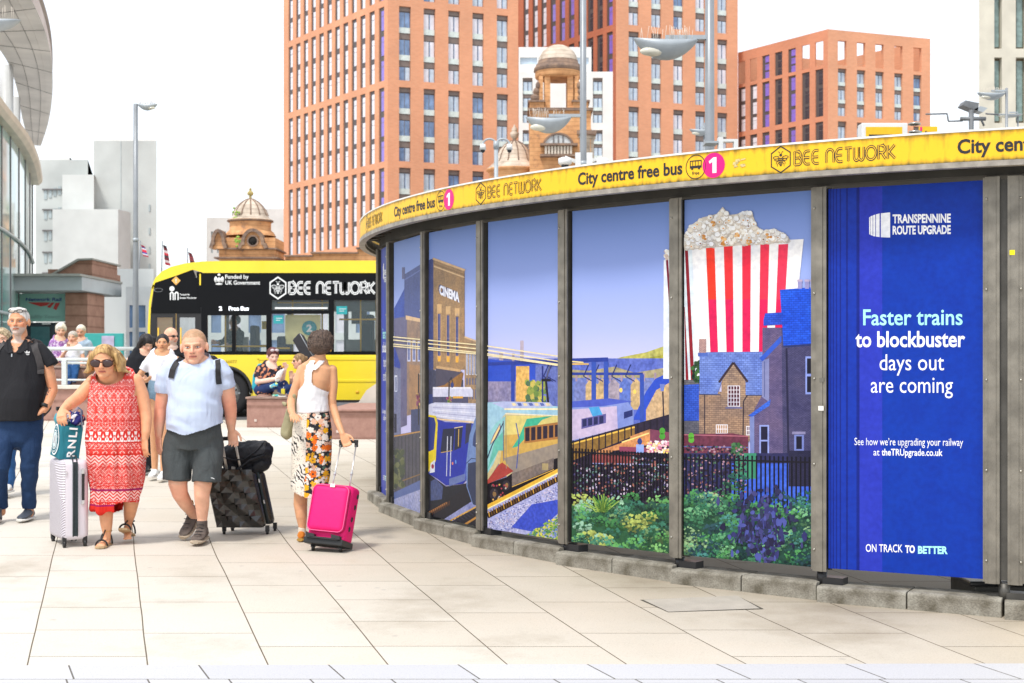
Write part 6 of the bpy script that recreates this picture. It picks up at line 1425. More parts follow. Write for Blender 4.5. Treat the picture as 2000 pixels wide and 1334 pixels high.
def vox(mb, name, material, parent, size=.008, sm=3, post=None, cut=None, color=None, thin=False):
    me = bpy.data.meshes.new('tmp'); me.from_pydata(mb.v, [], mb.f)
    bm = bmesh.new(); bm.from_mesh(me); bmesh.ops.recalc_face_normals(bm, faces=bm.faces[:]); bm.to_mesh(me); bm.free()
    o = bpy.data.objects.new('tmp', me); COL.objects.link(o)
    r = o.modifiers.new('r', 'REMESH'); r.mode = 'VOXEL'; r.voxel_size = size; r.use_smooth_shade = True
    if sm: s = o.modifiers.new('s', 'SMOOTH'); s.factor = .5; s.iterations = sm
    dg = bpy.context.evaluated_depsgraph_get(); out = bpy.data.meshes.new_from_object(o.evaluated_get(dg)); bpy.data.objects.remove(o); bpy.data.meshes.remove(me)
    out.name = name
    if post:
        nv = len(out.vertices); ca_ = np.zeros(nv*3, dtype=np.float32); na_ = np.zeros(nv*3, dtype=np.float32)
        out.vertices.foreach_get('co', ca_); out.vertices.foreach_get('normal', na_); ca_ = ca_.reshape(-1, 3).tolist(); na_ = na_.reshape(-1, 3).tolist()
        out.vertices.foreach_set('co', np.array([tuple(post(Vector(c_), Vector(n_))) for c_, n_ in zip(ca_, na_)], dtype=np.float32).ravel()); out.update()
    if cut:
        bm = bmesh.new(); bm.from_mesh(out); bmesh.ops.delete(bm, geom=[f for f in bm.faces if cut(f.calc_center_median())], context='FACES'); bm.to_mesh(out); bm.free()
    out.polygons.foreach_set('use_smooth', [True]*len(out.polygons))
    ca = out.color_attributes.new('tint', 'FLOAT_COLOR', 'POINT')
    if color: ca.data.foreach_set('color', np.array([(*color(v.co), 1) for v in out.vertices], dtype=np.float32).ravel())
    out.materials.clear(); out.materials.append(material); out.update()
    ob = bpy.data.objects.new(name, out); COL.objects.link(ob); ob.parent = parent
    return ob
def skin_mat():
    n = NT('skin', .5, .35); at = n.n('Attribute', attribute_name='tint')
    t = n.n('TexNoise', i_Scale=22., i_Detail=4.); n.t.links.new(n.tc.outputs['Object'], t.inputs['Vector'])
    n.b.inputs['Subsurface Weight'].default_value = .12; n.b.inputs['Subsurface Radius'].default_value = (.02, .008, .004); n.b.inputs['Subsurface Scale'].default_value = .5
    return n.out(n.mix(1., at.outputs['Color'], n.ramp(t.outputs[0], [(.3, (.93, .9, .88)), (.7, (1.05, 1.04, 1.03))]), 'MULTIPLY'), t.outputs[0], .05, .01)
SKIN = skin_mat()
def cloth(name, col, rough=.85, fold=.5, fs=9, weave=.15, var=.1):
    if name in _M: return _M[name]
    n = NT(name, rough, .2); col = srgb(col) if isinstance(col, str) else col
    mp = n.n('Mapping', i_Scale=(1., 1., .42)); n.t.links.new(n.tc.outputs['Object'], mp.inputs['Vector'])
    a = n.n('TexNoise', i_Scale=float(fs), i_Detail=3., i_Distortion=.8); n.t.links.new(mp.outputs[0], a.inputs['Vector'])
    b = n.n('TexNoise', i_Scale=300., i_Detail=2.); n.t.links.new(n.tc.outputs['Object'], b.inputs['Vector'])
    c = n.mix(1., col, n.ramp(b.outputs[0], [(.3, (1-var,)*3), (.7, (1+var*.5,)*3)]), 'MULTIPLY')
    _M[name] = n.out(c, n.math('ADD', n.math('MULTIPLY', a.outputs[0], fold), n.math('MULTIPLY', b.outputs[0], .02)), .55, .05)
    return _M[name]
def folds(amp, sc=(9, 9, 4), seed=0., zr=None):
    def f(co, nm):
        q = Vector((co.x*sc[0]+seed, co.y*sc[1]+seed, co.z*sc[2]+seed)); w = noise.noise(q)+.5*noise.noise(q*2.1)
        a = amp
        if zr: a *= max(0, min(1, (zr[0]-co.z)/(zr[0]-zr[1])))
        return co+nm*a*w
    return f
SK = {'tan': (.72, .36, .20), 'fair': (.78, .48, .34), 'pink': (.78, .44, .30), 'gold': (.66, .35, .19), 'pale': (.80, .54, .44)}
class Fig:
    def __init__(s, label, px, py, Y=None, group=None, size=.006, skin='fair'):
        s.Y = Y or YG(py); s.k = s.Y/F; s.px, s.py = px, py; s.o = empty('person', P(px, py, s.Y), label, 'person', group); s.size = size; s.b = MB(); s.skin = SK[skin]; s.heads = []; s.blush = []
    def L(s, px, py, d=0.): return Vector(((px-s.px)*s.k, d, (s.py-py)*s.k))
    def limb(s, mb, pts, ra, rb=None, **kw):
        """pts: (px, py, depth m); ra in photo px"""
        g = lambda r: None if r is None else ([x*s.k for x in r] if isinstance(r, (list, tuple)) else r*s.k)
        limb(mb, [s.L(*p) for p in pts], g(ra), g(rb), **kw)
    def rows(s, mb, rows, **kw):
        """rows: (py, x left, x right, depth half m, depth centre m) from top to bottom"""
        limb(mb, [s.L((r[1]+r[2])/2, r[0], r[4] if len(r) > 4 else 0) for r in rows], [(r[2]-r[1])/2*s.k for r in rows], [r[3] for r in rows], n=32, **kw)
    def head(s, cx, cy, hpx, d=0., yaw=0., pitch=0., roll=0., brow=(.25, .14, .07), lip=None, stubble=None, wide=1., face=True, cheek=None, iris=(.05, .04, .03), buzz=None):
        h = hpx*s.k; R = (Matrix.Rotation(math.radians(yaw), 3, 'Z')@Matrix.Rotation(math.radians(pitch), 3, 'X')@Matrix.Rotation(math.radians(roll), 3, 'Y'))
        c = s.L(cx, cy, d); T = lambda x, y, z: R@(Vector((x*wide, y, z))*h)+c
        def E(p, r, Rr=None): s.b.ell(T(*p), tuple(q*h*(wide if i == 0 else 1) for i, q in enumerate(r)), n=20, R=R)
        E((0, .06, .13), (.325, .39, .37)); E((0, -.06, -.12), (.27, .28, .35)); E((0, -.17, -.36), (.15, .15, .11)); E((0, -.02, -.26), (.24, .2, .16))
        E((0, -.28, .09), (.21, .075, .06)); E((.15, -.2, -.07), (.11, .11, .12)); E((-.15, -.2, -.07), (.11, .11, .12))
        limb(s.b, [T(0, -.33, .07), T(0, -.385, -.04), T(0, -.405, -.10)], [.032*h, .042*h, .055*h], [.03*h, .04*h, .05*h], n=10)
        E((.045, -.36, -.115), (.035, .04, .03)); E((-.045, -.36, -.115), (.035, .04, .03)); E((0, -.31, -.235), (.10, .045, .035))
        for sx in (-1, 1): E((sx*.335, .03, -.02), (.045, .085, .13)); 
        H = dict(c=c, R=R, h=h, T=T, brow=brow, lip=lip, stubble=stubble, wide=wide, face=face, cheek=cheek, iris=iris, buzz=buzz); s.heads.append(H); return H
    def neck(s, x0, y0, x1, y1, r0, r1, d0=.02, d1=.03): s.limb(s.b, [(x0, y0, d0), ((x0+x1)/2, (y0+y1)/2, (d0+d1)/2), (x1, y1, d1)], [r0, (r0+r1)/2, r1])
    def hand(s, wx, wy, d, dx, dz, dd=0., nrm=(0, -1, 0), side=1, curl=.35, sc=1., mb=None, spread=.06, thumb=.6):
        """hand at a wrist; (dx, dz, dd) direction of the fingers, nrm where the palm faces, side: which side the thumb is on"""
        mb = mb or s.b; w = s.L(wx, wy, d); t = Vector((dx, dd, dz)).normalized(); n_ = Vector(nrm); n_ = (n_-t*n_.dot(t)).normalized(); a = t.cross(n_)*side
        q = sc
        pal = [w, w+t*.045*q, w+t*.09*q]
        def flatlimb(pts, wa, wb, n=12):
            vs = []; fs = []
            for p, x, y in zip(pts, wa, wb):
                for k in range(n): g = 2*PI*k/n; vs.append(p+a*math.cos(g)*x+n_*math.sin(g)*y)
            for i in range(len(pts)-1):
                for k in range(n): fs.append((i*n+k, i*n+(k+1) % n, (i+1)*n+(k+1) % n, (i+1)*n+k))
            fs.append(tuple(range(n))[::-1]); fs.append(tuple(range((len(pts)-1)*n, len(pts)*n))); mb.add(vs, fs)
        flatlimb(pal, [.026*q, .040*q, .041*q], [.021*q, .018*q, .014*q])
        for i, (off, ln) in enumerate(((.031, .070), (.0105, .079), (-.0105, .074), (-.031, .058))):
            p = w+t*.084*q+a*off*q; dr = (t+a*(off/.031)*spread).normalized(); pts = [p]; 
            for j, f in enumerate((.45, .3, .25)):
                ang = curl*(.6+.5*j)*(1+.08*i); dr = (dr*math.cos(ang)+n_*math.sin(ang)).normalized(); p = p+dr*ln*f*q; pts.append(p)
            limb(mb, pts, [.0092*q, .0088*q, .008*q, .007*q], n=8)
        p = w+t*.022*q+a*.030*q; d1 = (t*.75+a*.75+n_*.35*thumb).normalized(); p1 = p+d1*.034*q; d2 = (t*.9+a*.3+n_*.5*thumb).normalized(); p2 = p1+d2*.030*q; p3 = p2+(t+n_*.5*thumb).normalized()*.024*q
        limb(mb, [p, p1, p2, p3], [.0125*q, .0105*q, .0095*q, .0085*q], n=8)
    def build_body(s):
        heads = s.heads; base = s.skin
        def loc(H, co): q = (H['R'].transposed()@(co-H['c']))/H['h']; return q.x/H['wide'], q.y, q.z
        def post(co, nm):
            for H in heads:
                if (co-H['c']).length < H['h']*.75:
                    x, y, z = loc(H, co); dy = 0
                    if y < -.1 and H['face']:
                        for sx in (-1, 1): dy += .055*math.exp(-((x-sx*.135)/.075)**2-((z-.015)/.05)**2)
                        dy += .022*math.exp(-(x/.11)**2-((z+.232)/.012)**2)
                        dy += .02*math.exp(-(x/.15)**2-((z+.30)/.03)**2)
                    return co+H['R']@Vector((0, dy*H['h'], 0))
            return co
        def col(co):
            c = base
            for H in heads:
                if (co-H['c']).length < H['h']*.75:
                    x, y, z = loc(H, co)
                    if y < -.08 and H['face']:
                        c = Vector(c); ck = H['cheek'] or (base[0]*.98, base[1]*.72, base[2]*.72)
                        g = .6*max(math.exp(-((abs(x)-.2)/.09)**2-((z+.1)/.11)**2), math.exp(-(x/.06)**2-((z+.1)/.08)**2)); c = c.lerp(Vector(ck), min(1, g))
                        if H['stubble']:
                            if z < -.17 and abs(x) < .26 and y < .0: c = c.lerp(Vector(H['stubble']), .75*min(1, (-.17-z)/.06+.2))
                            if -.215 < z < -.16 and abs(x) < .11: c = c.lerp(Vector(H['stubble']), .6)
                        bz = .105-.25*abs(abs(x)-.13)
                        if abs(z-bz) < .022 and .045 < abs(x) < .215: c = c.lerp(Vector(H['brow']), .75)
                        if abs(z+.235) < .032 and abs(x) < .105-.5*abs(z+.235): c = Vector(H['lip'] or (base[0]*.75, base[1]*.5, base[2]*.5))
                        if abs(z+.232) < .009 and abs(x) < .1: c = Vector((.22, .07, .05))
                        e = ((abs(x)-.135)/.062)**2+((z-.015)/.026)**2
                        if .75 < e < 1.9: c = c.lerp(Vector((base[0]*.4, base[1]*.25, base[2]*.22)), .7 if z > .015 else .25)
                        if abs(z+.148) < .014 and .015 < abs(x) < .06: c = c.lerp(Vector((.2, .06, .05)), .6)
                        c = tuple(c)
                    if H['buzz'] and z > -.15:
                        zl = .27 if y < -.22 else (.27-(y+.22)*1.1 if y < .1 else -.12); g = max(0, min(1, (z-zl-.02*noise.noise(co*60))/.03))
                        if abs(x) > .3 and z < .12: g = 0
                        kk = .8+.5*noise.noise(co*230); c = Vector(c).lerp(Vector(H['buzz'])*kk, .85*g)
                    return tuple(c)
            for bc, br, bcol in s.blush:
                d_ = (co-bc).length
                if d_ < br: return tuple(Vector(c).lerp(Vector(bcol), .75*(1-(d_/br)**2)))
            return c
        s.body = vox(s.b, 'body', SKIN, s.o, s.size, 2, post=post, color=col)
        for H in heads:
            if not H['face']: continue
            for sx in (-1, 1):
                T, h = H['T'], H['h']; m = MB(); m.ell(T(sx*.132, -.262, .015), (.052*h, .03*h, .021*h), mat('eye white', (.66, .62, .58), .2, var=0), 12, R=H['R'])
                m.ell(T(sx*.132, -.281, .015), (.021*h, .014*h, .020*h), mat('iris %d' % int(H['iris'][2]*100), H['iris'], .2, var=0), 10, R=H['R']); m.build('eye', parent=s.o)
    def bvh(s, ob): 
        me = ob.data; return BVHTree.FromPolygons([v.co.copy() for v in me.vertices], [tuple(p.vertices) for p in me.polygons])
    def surf(s, tree, px, py, back=False):
        p = s.L(px, py, 3 if back else -3); h = tree.ray_cast(p, Vector((0, -1 if back else 1, 0)))
        return h[0] if h[0] else s.L(px, py, 0)
    def strap(s, tree, pts, w, material, name='strap', parent=None, lift=.006, th=.006, back=False, sub=8):
        """band lying on a garment along photo points"""
        dense = []
        for a, b in zip(pts, pts[1:]):
            for i in range(sub): dense.append((a[0]+(b[0]-a[0])*i/sub, a[1]+(b[1]-a[1])*i/sub))
        dense.append(pts[-1]); m = MB(); vs = []; fs = []; sg = 1 if back else -1
        Q = [s.surf(tree, x, y, back) for x, y in dense]
        for i, p in enumerate(Q):
            t = (Vector(dense[min(i+1, len(Q)-1)])-Vector(dense[max(i-1, 0)])).normalized(); nn = Vector((-t.y, t.x))*w/2
            for sd in (-1, 1):
                x, y = dense[i][0]+nn.x*sd, dense[i][1]+nn.y*sd; e = s.surf(tree, x, y, back); q = s.L(x, y, 0); q.y = (e.y if abs(e.y-p.y) < .05 else p.y)+sg*lift
                vs += [q, q+Vector((0, sg*th, 0))]
        for i in range(len(Q)-1):
            a, b = 4*i, 4*i+4; fs += [(a+1, a+3, b+3, b+1), (a, b, b+2, a+2), (a, a+1, b+1, b), (a+2, b+2, b+3, a+3)]
        return m.add(vs, fs, smooth=False).build(name, material, parent or s.o)
    def shoe(s, ax, ay, d, dirx, diry, dz, ln, up, sole, w=.046, high=.05, name='shoe', sole_h=.022):
        """shoe whose heel stands under the ankle (ax, ay); ln metres long along (dirx, diry, dz)"""
        a = s.L(ax, ay, d); t = Vector((dirx, diry, dz)).normalized(); nrm = (Vector((0, 0, 1))-t*t.z).normalized(); sd = t.cross(nrm)
        def sec(mb, L_, n=16):
            vs = []; fs = []
            for (u, wd, z0, z1) in L_:
                for k in range(n):
                    g = 2*PI*k/n; c, q = math.cos(g), math.sin(g); z = (z0+z1)/2+(z1-z0)/2*(q if q > 0 else max(q, -.85)); vs.append(a+t*u*ln+sd*c*wd+nrm*z)
            for i in range(len(L_)-1):
                for k in range(n): fs.append((i*n+k, i*n+(k+1) % n, (i+1)*n+(k+1) % n, (i+1)*n+k))
            fs.append(tuple(range(n))[::-1]); fs.append(tuple(range((len(L_)-1)*n, len(L_)*n))); mb.add(vs, fs)
        m = MB(); h0 = sole_h; sec(m, [(-.25, w*.4, h0, .05), (-.22, w*.72, h0, .075), (-.1, w*.82, h0, .085+high*.6), (.08, w*.85, h0, .09+high*.4), (.3, w*.95, h0, .075), (.5, w, h0, .06), (.66, w*.85, h0, .05), (.75, w*.4, h0, .038)])
        m.tube([a+nrm*.05, a+nrm*(.08+high)], [w*.8, w*.78], n=16)
        o = vox(m, name, up, s.o, .005, 2)
        m = MB(); sec(m, [(-.27, w*.5, 0, h0+.006), (-.22, w*.85, 0, h0+.006), (0, w*.92, 0, h0+.006), (.35, w*1.02, 0, h0+.006), (.55, w*1.07, 0, h0+.006), (.7, w*.9, 0, h0+.006), (.78, w*.45, .004, h0+.006)]); m.build('sole', sole, o)
        return o, a, t, nrm, sd
def hairshell(fig, H, material, grow=1.03, front=.27, slope=.52, bumps=0, extra=None, name='hair', size=.006, zoff=0., seed=1., keep=None):
    """cap of hair following the skull, its edge rising at the forehead; extra(mb, T, h) adds locks"""
    m = MB(); h = H['h']; T = H['T']; R = H['R']; wd = H['wide']
    m.ell(T(0, .06, .13+zoff), (.325*grow*h*wd, .39*grow*h, .37*grow*h), n=30, R=R)
    if extra: extra(m, T, h)
    def loc(co): q = (R.transposed()@(co-H['c']))/h; return q.x/wd, q.y, q.z
    def post(co, nm):
        x, y, z = loc(co); ln = front-(y+.33)/.73*slope*1.3
        if not (keep and keep(x, y, z)): t = max(0, min(1, (z-ln)/.2)); co = H['c']+(co-H['c'])*(1-(grow-.985)*(1-t)**1.5)
        if bumps: q = co*(9/h*.24)+Vector((seed, seed, seed)); return co+nm*bumps*h*(noise.noise(q)+.5*noise.noise(q*2.3))
        return co
    def cut(c):
        x, y, z = loc(c)
        if keep and keep(x, y, z): return False
        return z < front-(y+.33)/.73*slope*1.3+.05*noise.noise(c*90) and y < .42 and z > -1
    return vox(m, name, material, fig.o, size, 1, post=post, cut=cut)
def hairmat(name, a, b, sc=60, rough=.55, stretch=(1, 1, .12)):
    n = NT(name, rough, .4); mp = n.n('Mapping', i_Scale=stretch); n.t.links.new(n.tc.outputs['Object'], mp.inputs['Vector'])
    t = n.n('TexNoise', i_Scale=float(sc), i_Detail=4., i_Distortion=.5); n.t.links.new(mp.outputs[0], t.inputs['Vector'])
    return n.out(n.ramp(t.outputs[0], [(.35, a), (.62, b)]), t.outputs[0], .8, .01)
# ---------------------------------------------------------------- the walkers
sole_w = mat('white rubber sole', (.70, .68, .64), .7, var=.1); sole_b = mat('black rubber sole', (.03, .03, .03), .8)
# --- man in the black polo shirt
f = Fig('grey haired bearded person in black polo shirt and dark jeans at the left edge', 40, 1018, skin='tan')
H = f.head(39, 629, 57, d=-.03, brow=(.3, .2, .13), stubble=(.55, .50, .46), wide=1.03, cheek=(.74, .26, .15), iris=(.10, .12, .14))
f.neck(39, 648, 38, 682, 13.5, 16, 0, .02)
f.rows(f.b, [(676, 10, 68, .08), (692, -8, 86, .11), (740, -8, 82, .13, -.01), (785, -2, 76, .14, -.03), (812, 2, 72, .10)])
f.limb(f.b, [(82, 688, .0), (93, 715, .0), (101, 752, .01), (103, 762, .01), (97, 785, -.03), (91, 800, -.06)], [11.5, 11.5, 10, 9.6, 8.6, 6.4])
f.limb(f.b, [(-6, 688, .0), (-18, 715, .0), (-24, 755, .01), (-20, 800, -.03), (-18, 840, -.04)], [11.5, 11.5, 10, 8.8, 6.4])
f.hand(90, 799, -.065, -.85, -.45, -.1, nrm=(.3, .6, -.5), side=-1, curl=.25, sc=1.02)
f.hand(-18, 842, -.04, 0, -1, 0, nrm=(1, 0, 0), side=-1, curl=.4)
f.limb(f.b, [(22, 812, 0), (13, 862, -.08), (10, 910, -.16), (4, 955, -.05), (3, 1000, .0)], [12, 12, 11, 9, 8]); f.limb(f.b, [(56, 812, 0), (61, 865, -.02), (59, 910, -.02), (54, 955, .03), (53, 1004, .06)], [12, 12, 11, 9, 8])
for bx, by, r in ((97, 760, .13), (88, 800, .1)): f.blush.append((f.L(bx, by), r, (.74, .28, .14)))
f.build_body()
POLO = cloth('black pique', (.018, .018, .021), .8, fold=.8, fs=7)
m = MB(); f.rows(m, [(668, 14, 62, .075, .02), (676, 0, 76, .10, .01), (688, -12, 88, .125), (712, -16, 92, .14), (745, -14, 91, .15, -.015), (780, -12, 88, .17, -.035), (800, -12, 86, .17, -.035), (820, -11, 85, .165, -.03)], round1=False)
f.limb(m, [(78, 684, 0), (90, 698, 0), (97, 708, 0), (101, 715, 0)], [15, 15, 14.5, 14], round1=False); f.limb(m, [(-2, 684, 0), (-14, 700, 0), (-22, 716, 0)], [15, 15, 14], round1=False)
hc = f.L(39, 660, -.1)
def cutn(c): return (c-f.L(38, 668, -.06)).length < .062 or ((c-f.L(38, 680, -.13)).length < .035)
shirt = vox(m, 'polo_shirt', POLO, f.o, .008, 3, post=folds(.008, (7, 7, 3), 2.), cut=cutn); tr = f.bvh(shirt)
m = MB()                                                       # collar wings
for sg in (-1, 1):
    pts = [(38+sg*3, 688), (38+sg*12, 690), (38+sg*24, 681), (38+sg*20, 664), (38+sg*15, 662), (38+sg*11, 672)]
    Q = [f.L(x, y, min(f.surf(tr, x, y).y, -.055)-.012) for x, y in pts]; m.prism(Q, (0, .008, 0))
m.build('collar', POLO, f.o)
f.strap(tr, [(33.5, 679), (33, 697)], 2.2, mat('steel zip', (.5, .5, .5), .3, .8), 'zip', shirt, .003, .003, sub=3)
gs = mat('dark webbing', (.06, .055, .055), .8, var=.2, vs=40)
f.strap(tr, [(63, 664), (72, 675), (80, 695), (85, 715), (86, 730)], 11, gs, 'backpack_strap'); f.strap(tr, [(12, 668), (4, 680), (-4, 700)], 11, gs, 'backpack_strap')
m = MB()                                                       # small chest emblem: three leaves over bars
for dx, an in ((-3.2, -.5), (0, 0), (3.2, .5)):
    c = f.surf(tr, 61, 690); m.prism([Vector((c.x+(dx+u)*f.k, c.y-.004, c.z+v*f.k)) for u, v in ((-1.3, 0), (-1.6+an*2, 2.5), (an*4, 5.5 if dx == 0 else 3.6), (1.6+an*2, 2.5), (1.3, 0))], (0, .002, 0))
for v in (-1.2, -2.6): m.prism([Vector((c.x+u*f.k, c.y-.004, c.z+(v+w)*f.k)) for u, w in ((-4.5, 0), (4.5, 0), (4.5, -.8), (-4.5, -.8))], (0, .002, 0))
m.build('chest_emblem', mat('white thread', (.75, .75, .75), .8, var=0), shirt)
JN = cloth('indigo denim', (.018, .045, .115), .8, fold=.7, fs=10, var=.35)
m = MB(); f.rows(m, [(800, -8, 82, .13), (822, -10, 84, .145), (850, -9, 83, .14)])
f.limb(m, [(62, 835, 0), (61, 870, -.02), (59, 910, -.02), (54, 955, .03), (53, 994, .06)], [22, 20.5, 18.5, 14, 13], [20, 20, 18, 14, 13], round1=False)
f.limb(m, [(15, 835, 0), (12, 870, -.1), (10, 910, -.16), (4, 950, -.06), (3, 992, .0)], [24, 23, 20, 15, 14], [20, 20, 18, 14, 13], round1=False)
vox(m, 'jeans', JN, f.o, .008, 3, post=folds(.011, (8, 8, 9), 5.))
tnr = mat('dark trainer leather', (.05, .06, .08), .5, var=.2)
f.shoe(52, 1016, .06, -.05, -1, 0, .27, tnr, sole_w, .05); f.shoe(2, 1018, -.12, .1, -1, .35, .27, tnr, sole_w, .05)
hm = hairmat('silver hair', (.50, .48, .44), (.78, .75, .70))
hairshell(f, H, hm, 1.03, .30, .62, .016, extra=lambda m, T, h: (m.ell(T(-.06, -.14, .40), (.24*h, .20*h, .09*h), n=16), m.ell(T(.12, -.08, .41), (.18*h, .2*h, .08*h), n=16)))
m = MB(); T = H['T']; h = H['h']
for sx in (-1, 1): v, fc = stroke2d(arc2(sx*.13, .36, .1, .06, 0, 360, 14), .022); m.add([T(x, -.33+.5*(z-.3)**2+.02, z) for x, z in v], fc); m.tube([T(sx*.24, -.3, .37), T(sx*.34, -.05, .33)], .003, n=5)
m.tube([T(-.03, -.34, .37), T(.03, -.34, .37)], .003, n=5); m.build('sunglasses', blackpaint, f.o)
m = MB(); c0, c1 = f.L(92, 789, -.045), f.L(90, 795, -.055); m.tube([c0, c1], .041, n=20); m.build('bracelet', mat('black bracelet', (.02, .02, .02), .5), f.o)
tb = f.bvh(f.body); m = MB(); rr = random.Random(2)
for k in range(26):
    x, y = 96+rr.gauss(0, 2.2), 757+rr.random()*16; c = f.surf(tb, x, y); m.ell((c.x, c.y-.0005, c.z), (.004+.004*rr.random(), .0015, .003+.004*rr.random()), None, 6)
m.build('tattoo', mat('tattoo ink', (.20, .13, .11), .6), f.o)
bk = MB(); f.rows(bk, [(668, 10, 70, .04, .17), (690, 0, 80, .09, .22), (760, -4, 90, .10, .23), (800, 0, 86, .09, .2), (812, 10, 76, .05, .2)])
bpk = vox(bk, 'backpack', gs, None, .012, 2, post=folds(.01)); bpk.location = f.o.location; tag(bpk, 'dark backpack on the back of the bearded man in the polo shirt', 'backpack')

# --- woman in the red dress
f = Fig('bobbed blonde person in sunglasses and patterned red dress, pulling the white suitcase', 225, 1065, skin='tan')
H = f.head(216, 707, 66, d=-.17, pitch=8, brow=(.3, .18, .08), wide=1.05, cheek=(.74, .30, .18), lip=(.55, .16, .12))
f.neck(217, 728, 221, 748, 17, 20, -.13, -.02)
f.rows(f.b, [(732, 190, 254, .08), (748, 178, 268, .12), (790, 180, 270, .17, -.02), (830, 178, 274, .17, -.03), (900, 182, 270, .12), (940, 190, 258, .09)])
f.limb(f.b, [(184, 744, 0), (172, 760, -.05), (160, 778, -.12), (152, 788, -.22), (149, 797, -.34)], [14, 13.5, 12.5, 11, 7])
f.hand(148, 797, -.35, .12, -.5, -.55, nrm=(.1, .6, -.75), side=1, curl=.75, sc=.98)
f.limb(f.b, [(266, 744, 0), (276, 772, .01), (284, 805, .0), (287, 822, -.02), (288, 845, -.05), (287, 857, -.06)], [14, 14, 12, 11, 9, 6.5])
f.hand(287, 856, -.06, -.02, -1, -.1, nrm=(.5, .8, 0), side=-1, curl=.3, sc=.98)
f.limb(f.b, [(206, 930, 0), (207, 1000, -.0), (208, 1025, 0), (209, 1042, 0), (209, 1056, 0)], [14, 14, 11.5, 8, 7.5]); f.limb(f.b, [(246, 930, .03), (250, 985, .1), (243, 1008, .16), (238, 1026, .2), (237, 1040, .2)], [17, 15, 12, 8, 7.5])
f.limb(f.b, [(209, 1056, 0), (208, 1059, -.08), (207, 1060.5, -.15)], [7.5, 9.5, 9], [6, 5, 3.5]); f.limb(f.b, [(237, 1040, .2), (241, 1046, .13), (245, 1051, .07)], [7.5, 9, 8.5], [6, 5, 3.5])
for i in range(5): f.limb(f.b, [(200.5+i*3.4, 1061, -.15), (200+i*3.4, 1062.5, -.185+.006*i)], 1.7); f.limb(f.b, [(239+i*3.2, 1052, .07), (239.5+i*3.3, 1054, .035+.006*i)], 1.6)
f.build_body()
def dress_mat():
    n = NT('patterned red cotton', .8, .2); o = n.xyz(n.tc.outputs['Object']); k = f.k
    zz = lambda py: (f.py-py)*k
    z = o[2]; x = o[0]
    band = n.n('MapRange'); n.t.links.new(z, band.inputs[0]); band.inputs[1].default_value = zz(1005); band.inputs[2].default_value = zz(725)
    F_ = lambda py: (1005-py)/280.
    def tri(v, p): return n.math('PINGPONG', v, p)
    xw = n.math('ADD', x, n.math('MULTIPLY', o[1], .4))
    # lattice of little diamonds and dots
    d1 = n.math('ADD', tri(xw, .017), tri(z, .018)); lat = n.math('PINGPONG', d1, .0085)
    m1 = n.ramp(n.math('DIVIDE', lat, .0085), [(.0, (1, 1, 1)), (.38, (1, 1, 1)), (.5, (0, 0, 0))])
    vor = n.n('TexVoronoi', i_Scale=40.); n.t.links.new(n.vec(n.math('PINGPONG', xw, .035), 0., z), vor.inputs['Vector'])
    m2 = n.ramp(vor.outputs['Distance'], [(.30, (0, 0, 0)), (.42, (1, 1, 1)), (.58, (1, 1, 1)), (.68, (.1, .1, .1))])
    zig = n.math('PINGPONG', n.math('ADD', z, tri(xw, .03)), .014); m3 = n.ramp(n.math('DIVIDE', zig, .014), [(.4, (0, 0, 0)), (.55, (1, 1, 1))])
    dens = n.ramp(band.outputs[0], [(0, (0,)*3), (F_(985), (0,)*3), (F_(984), (.8,)*3), (F_(890), (.8,)*3), (F_(830), (.85,)*3), (1, (.95,)*3)])
    sel = n.ramp(band.outputs[0], [(0, (0,)*3), (F_(975), (1,)*3), (F_(952), (0,)*3), (F_(906), (0,)*3), (F_(905), (1,)*3), (F_(888), (1,)*3), (F_(886), (0,)*3), (F_(860), (0,)*3)], 'CONSTANT')
    pat = n.mix(sel, n.mix(1., m1, m2, 'MULTIPLY'), m3)
    pat = n.mix(1., pat, dens, 'MULTIPLY')
    white_band = n.ramp(band.outputs[0], [(0, (0,)*3), (F_(862), (0,)*3), (F_(861), (1,)*3), (F_(842), (0,)*3)], 'CONSTANT')
    wb = n.n('TexNoise', i_Scale=55., i_Detail=1.); n.t.links.new(n.vec(n.math('PINGPONG', xw, .03), 0., n.math('MULTIPLY', z, .5)), wb.inputs['Vector'])
    red, pk = (.68, .028, .018), (.92, .70, .66)
    c = n.mix(pat, red, pk)
    c = n.mix(white_band, c, n.ramp(wb.outputs[0], [(.47, (.86, .78, .76)), (.52, red)]))
    ln_ = n.ramp(band.outputs[0], [(0, (0,)*3), (F_(987), (1,)*3), (F_(984), (0,)*3), (F_(957), (1,)*3), (F_(953), (0,)*3), (1, (0,)*3)], 'CONSTANT')
    c = n.mix(ln_, c, (.34, .01, .10))
    edge = n.ramp(band.outputs[0], [(0, (0,)*3), (F_(887), (1,)*3), (F_(884), (0,)*3), (F_(864), (1,)*3), (F_(862), (0,)*3), (F_(842), (1,)*3), (F_(840), (0,)*3), (F_(822), (1,)*3), (F_(820), (0,)*3)], 'CONSTANT')
    c = n.mix(edge, c, (.60, .025, .015))
    tt = n.n('TexNoise', i_Scale=8., i_Detail=2., i_Distortion=.5); mp = n.n('Mapping', i_Scale=(1.6, 1.6, .25)); n.t.links.new(n.tc.outputs['Object'], mp.inputs['Vector']); n.t.links.new(mp.outputs[0], tt.inputs['Vector'])
    return n.out(c, tt.outputs[0], .6, .05)
DR = dress_mat()
m = MB(); f.rows(m, [(727, 184, 262, .06, .02), (738, 178, 268, .12, .0), (755, 176, 269, .155, -.015), (785, 175, 271, .185, -.03), (819, 173, 276, .19, -.03), (855, 168, 280, .18, -.02), (890, 169, 285, .18, -.0), (930, 172, 280, .175, .02), (962, 175, 270, .165, .03), (985, 175, 266, .16, .03), (1000, 176, 262, .155, .03)], round1=False)
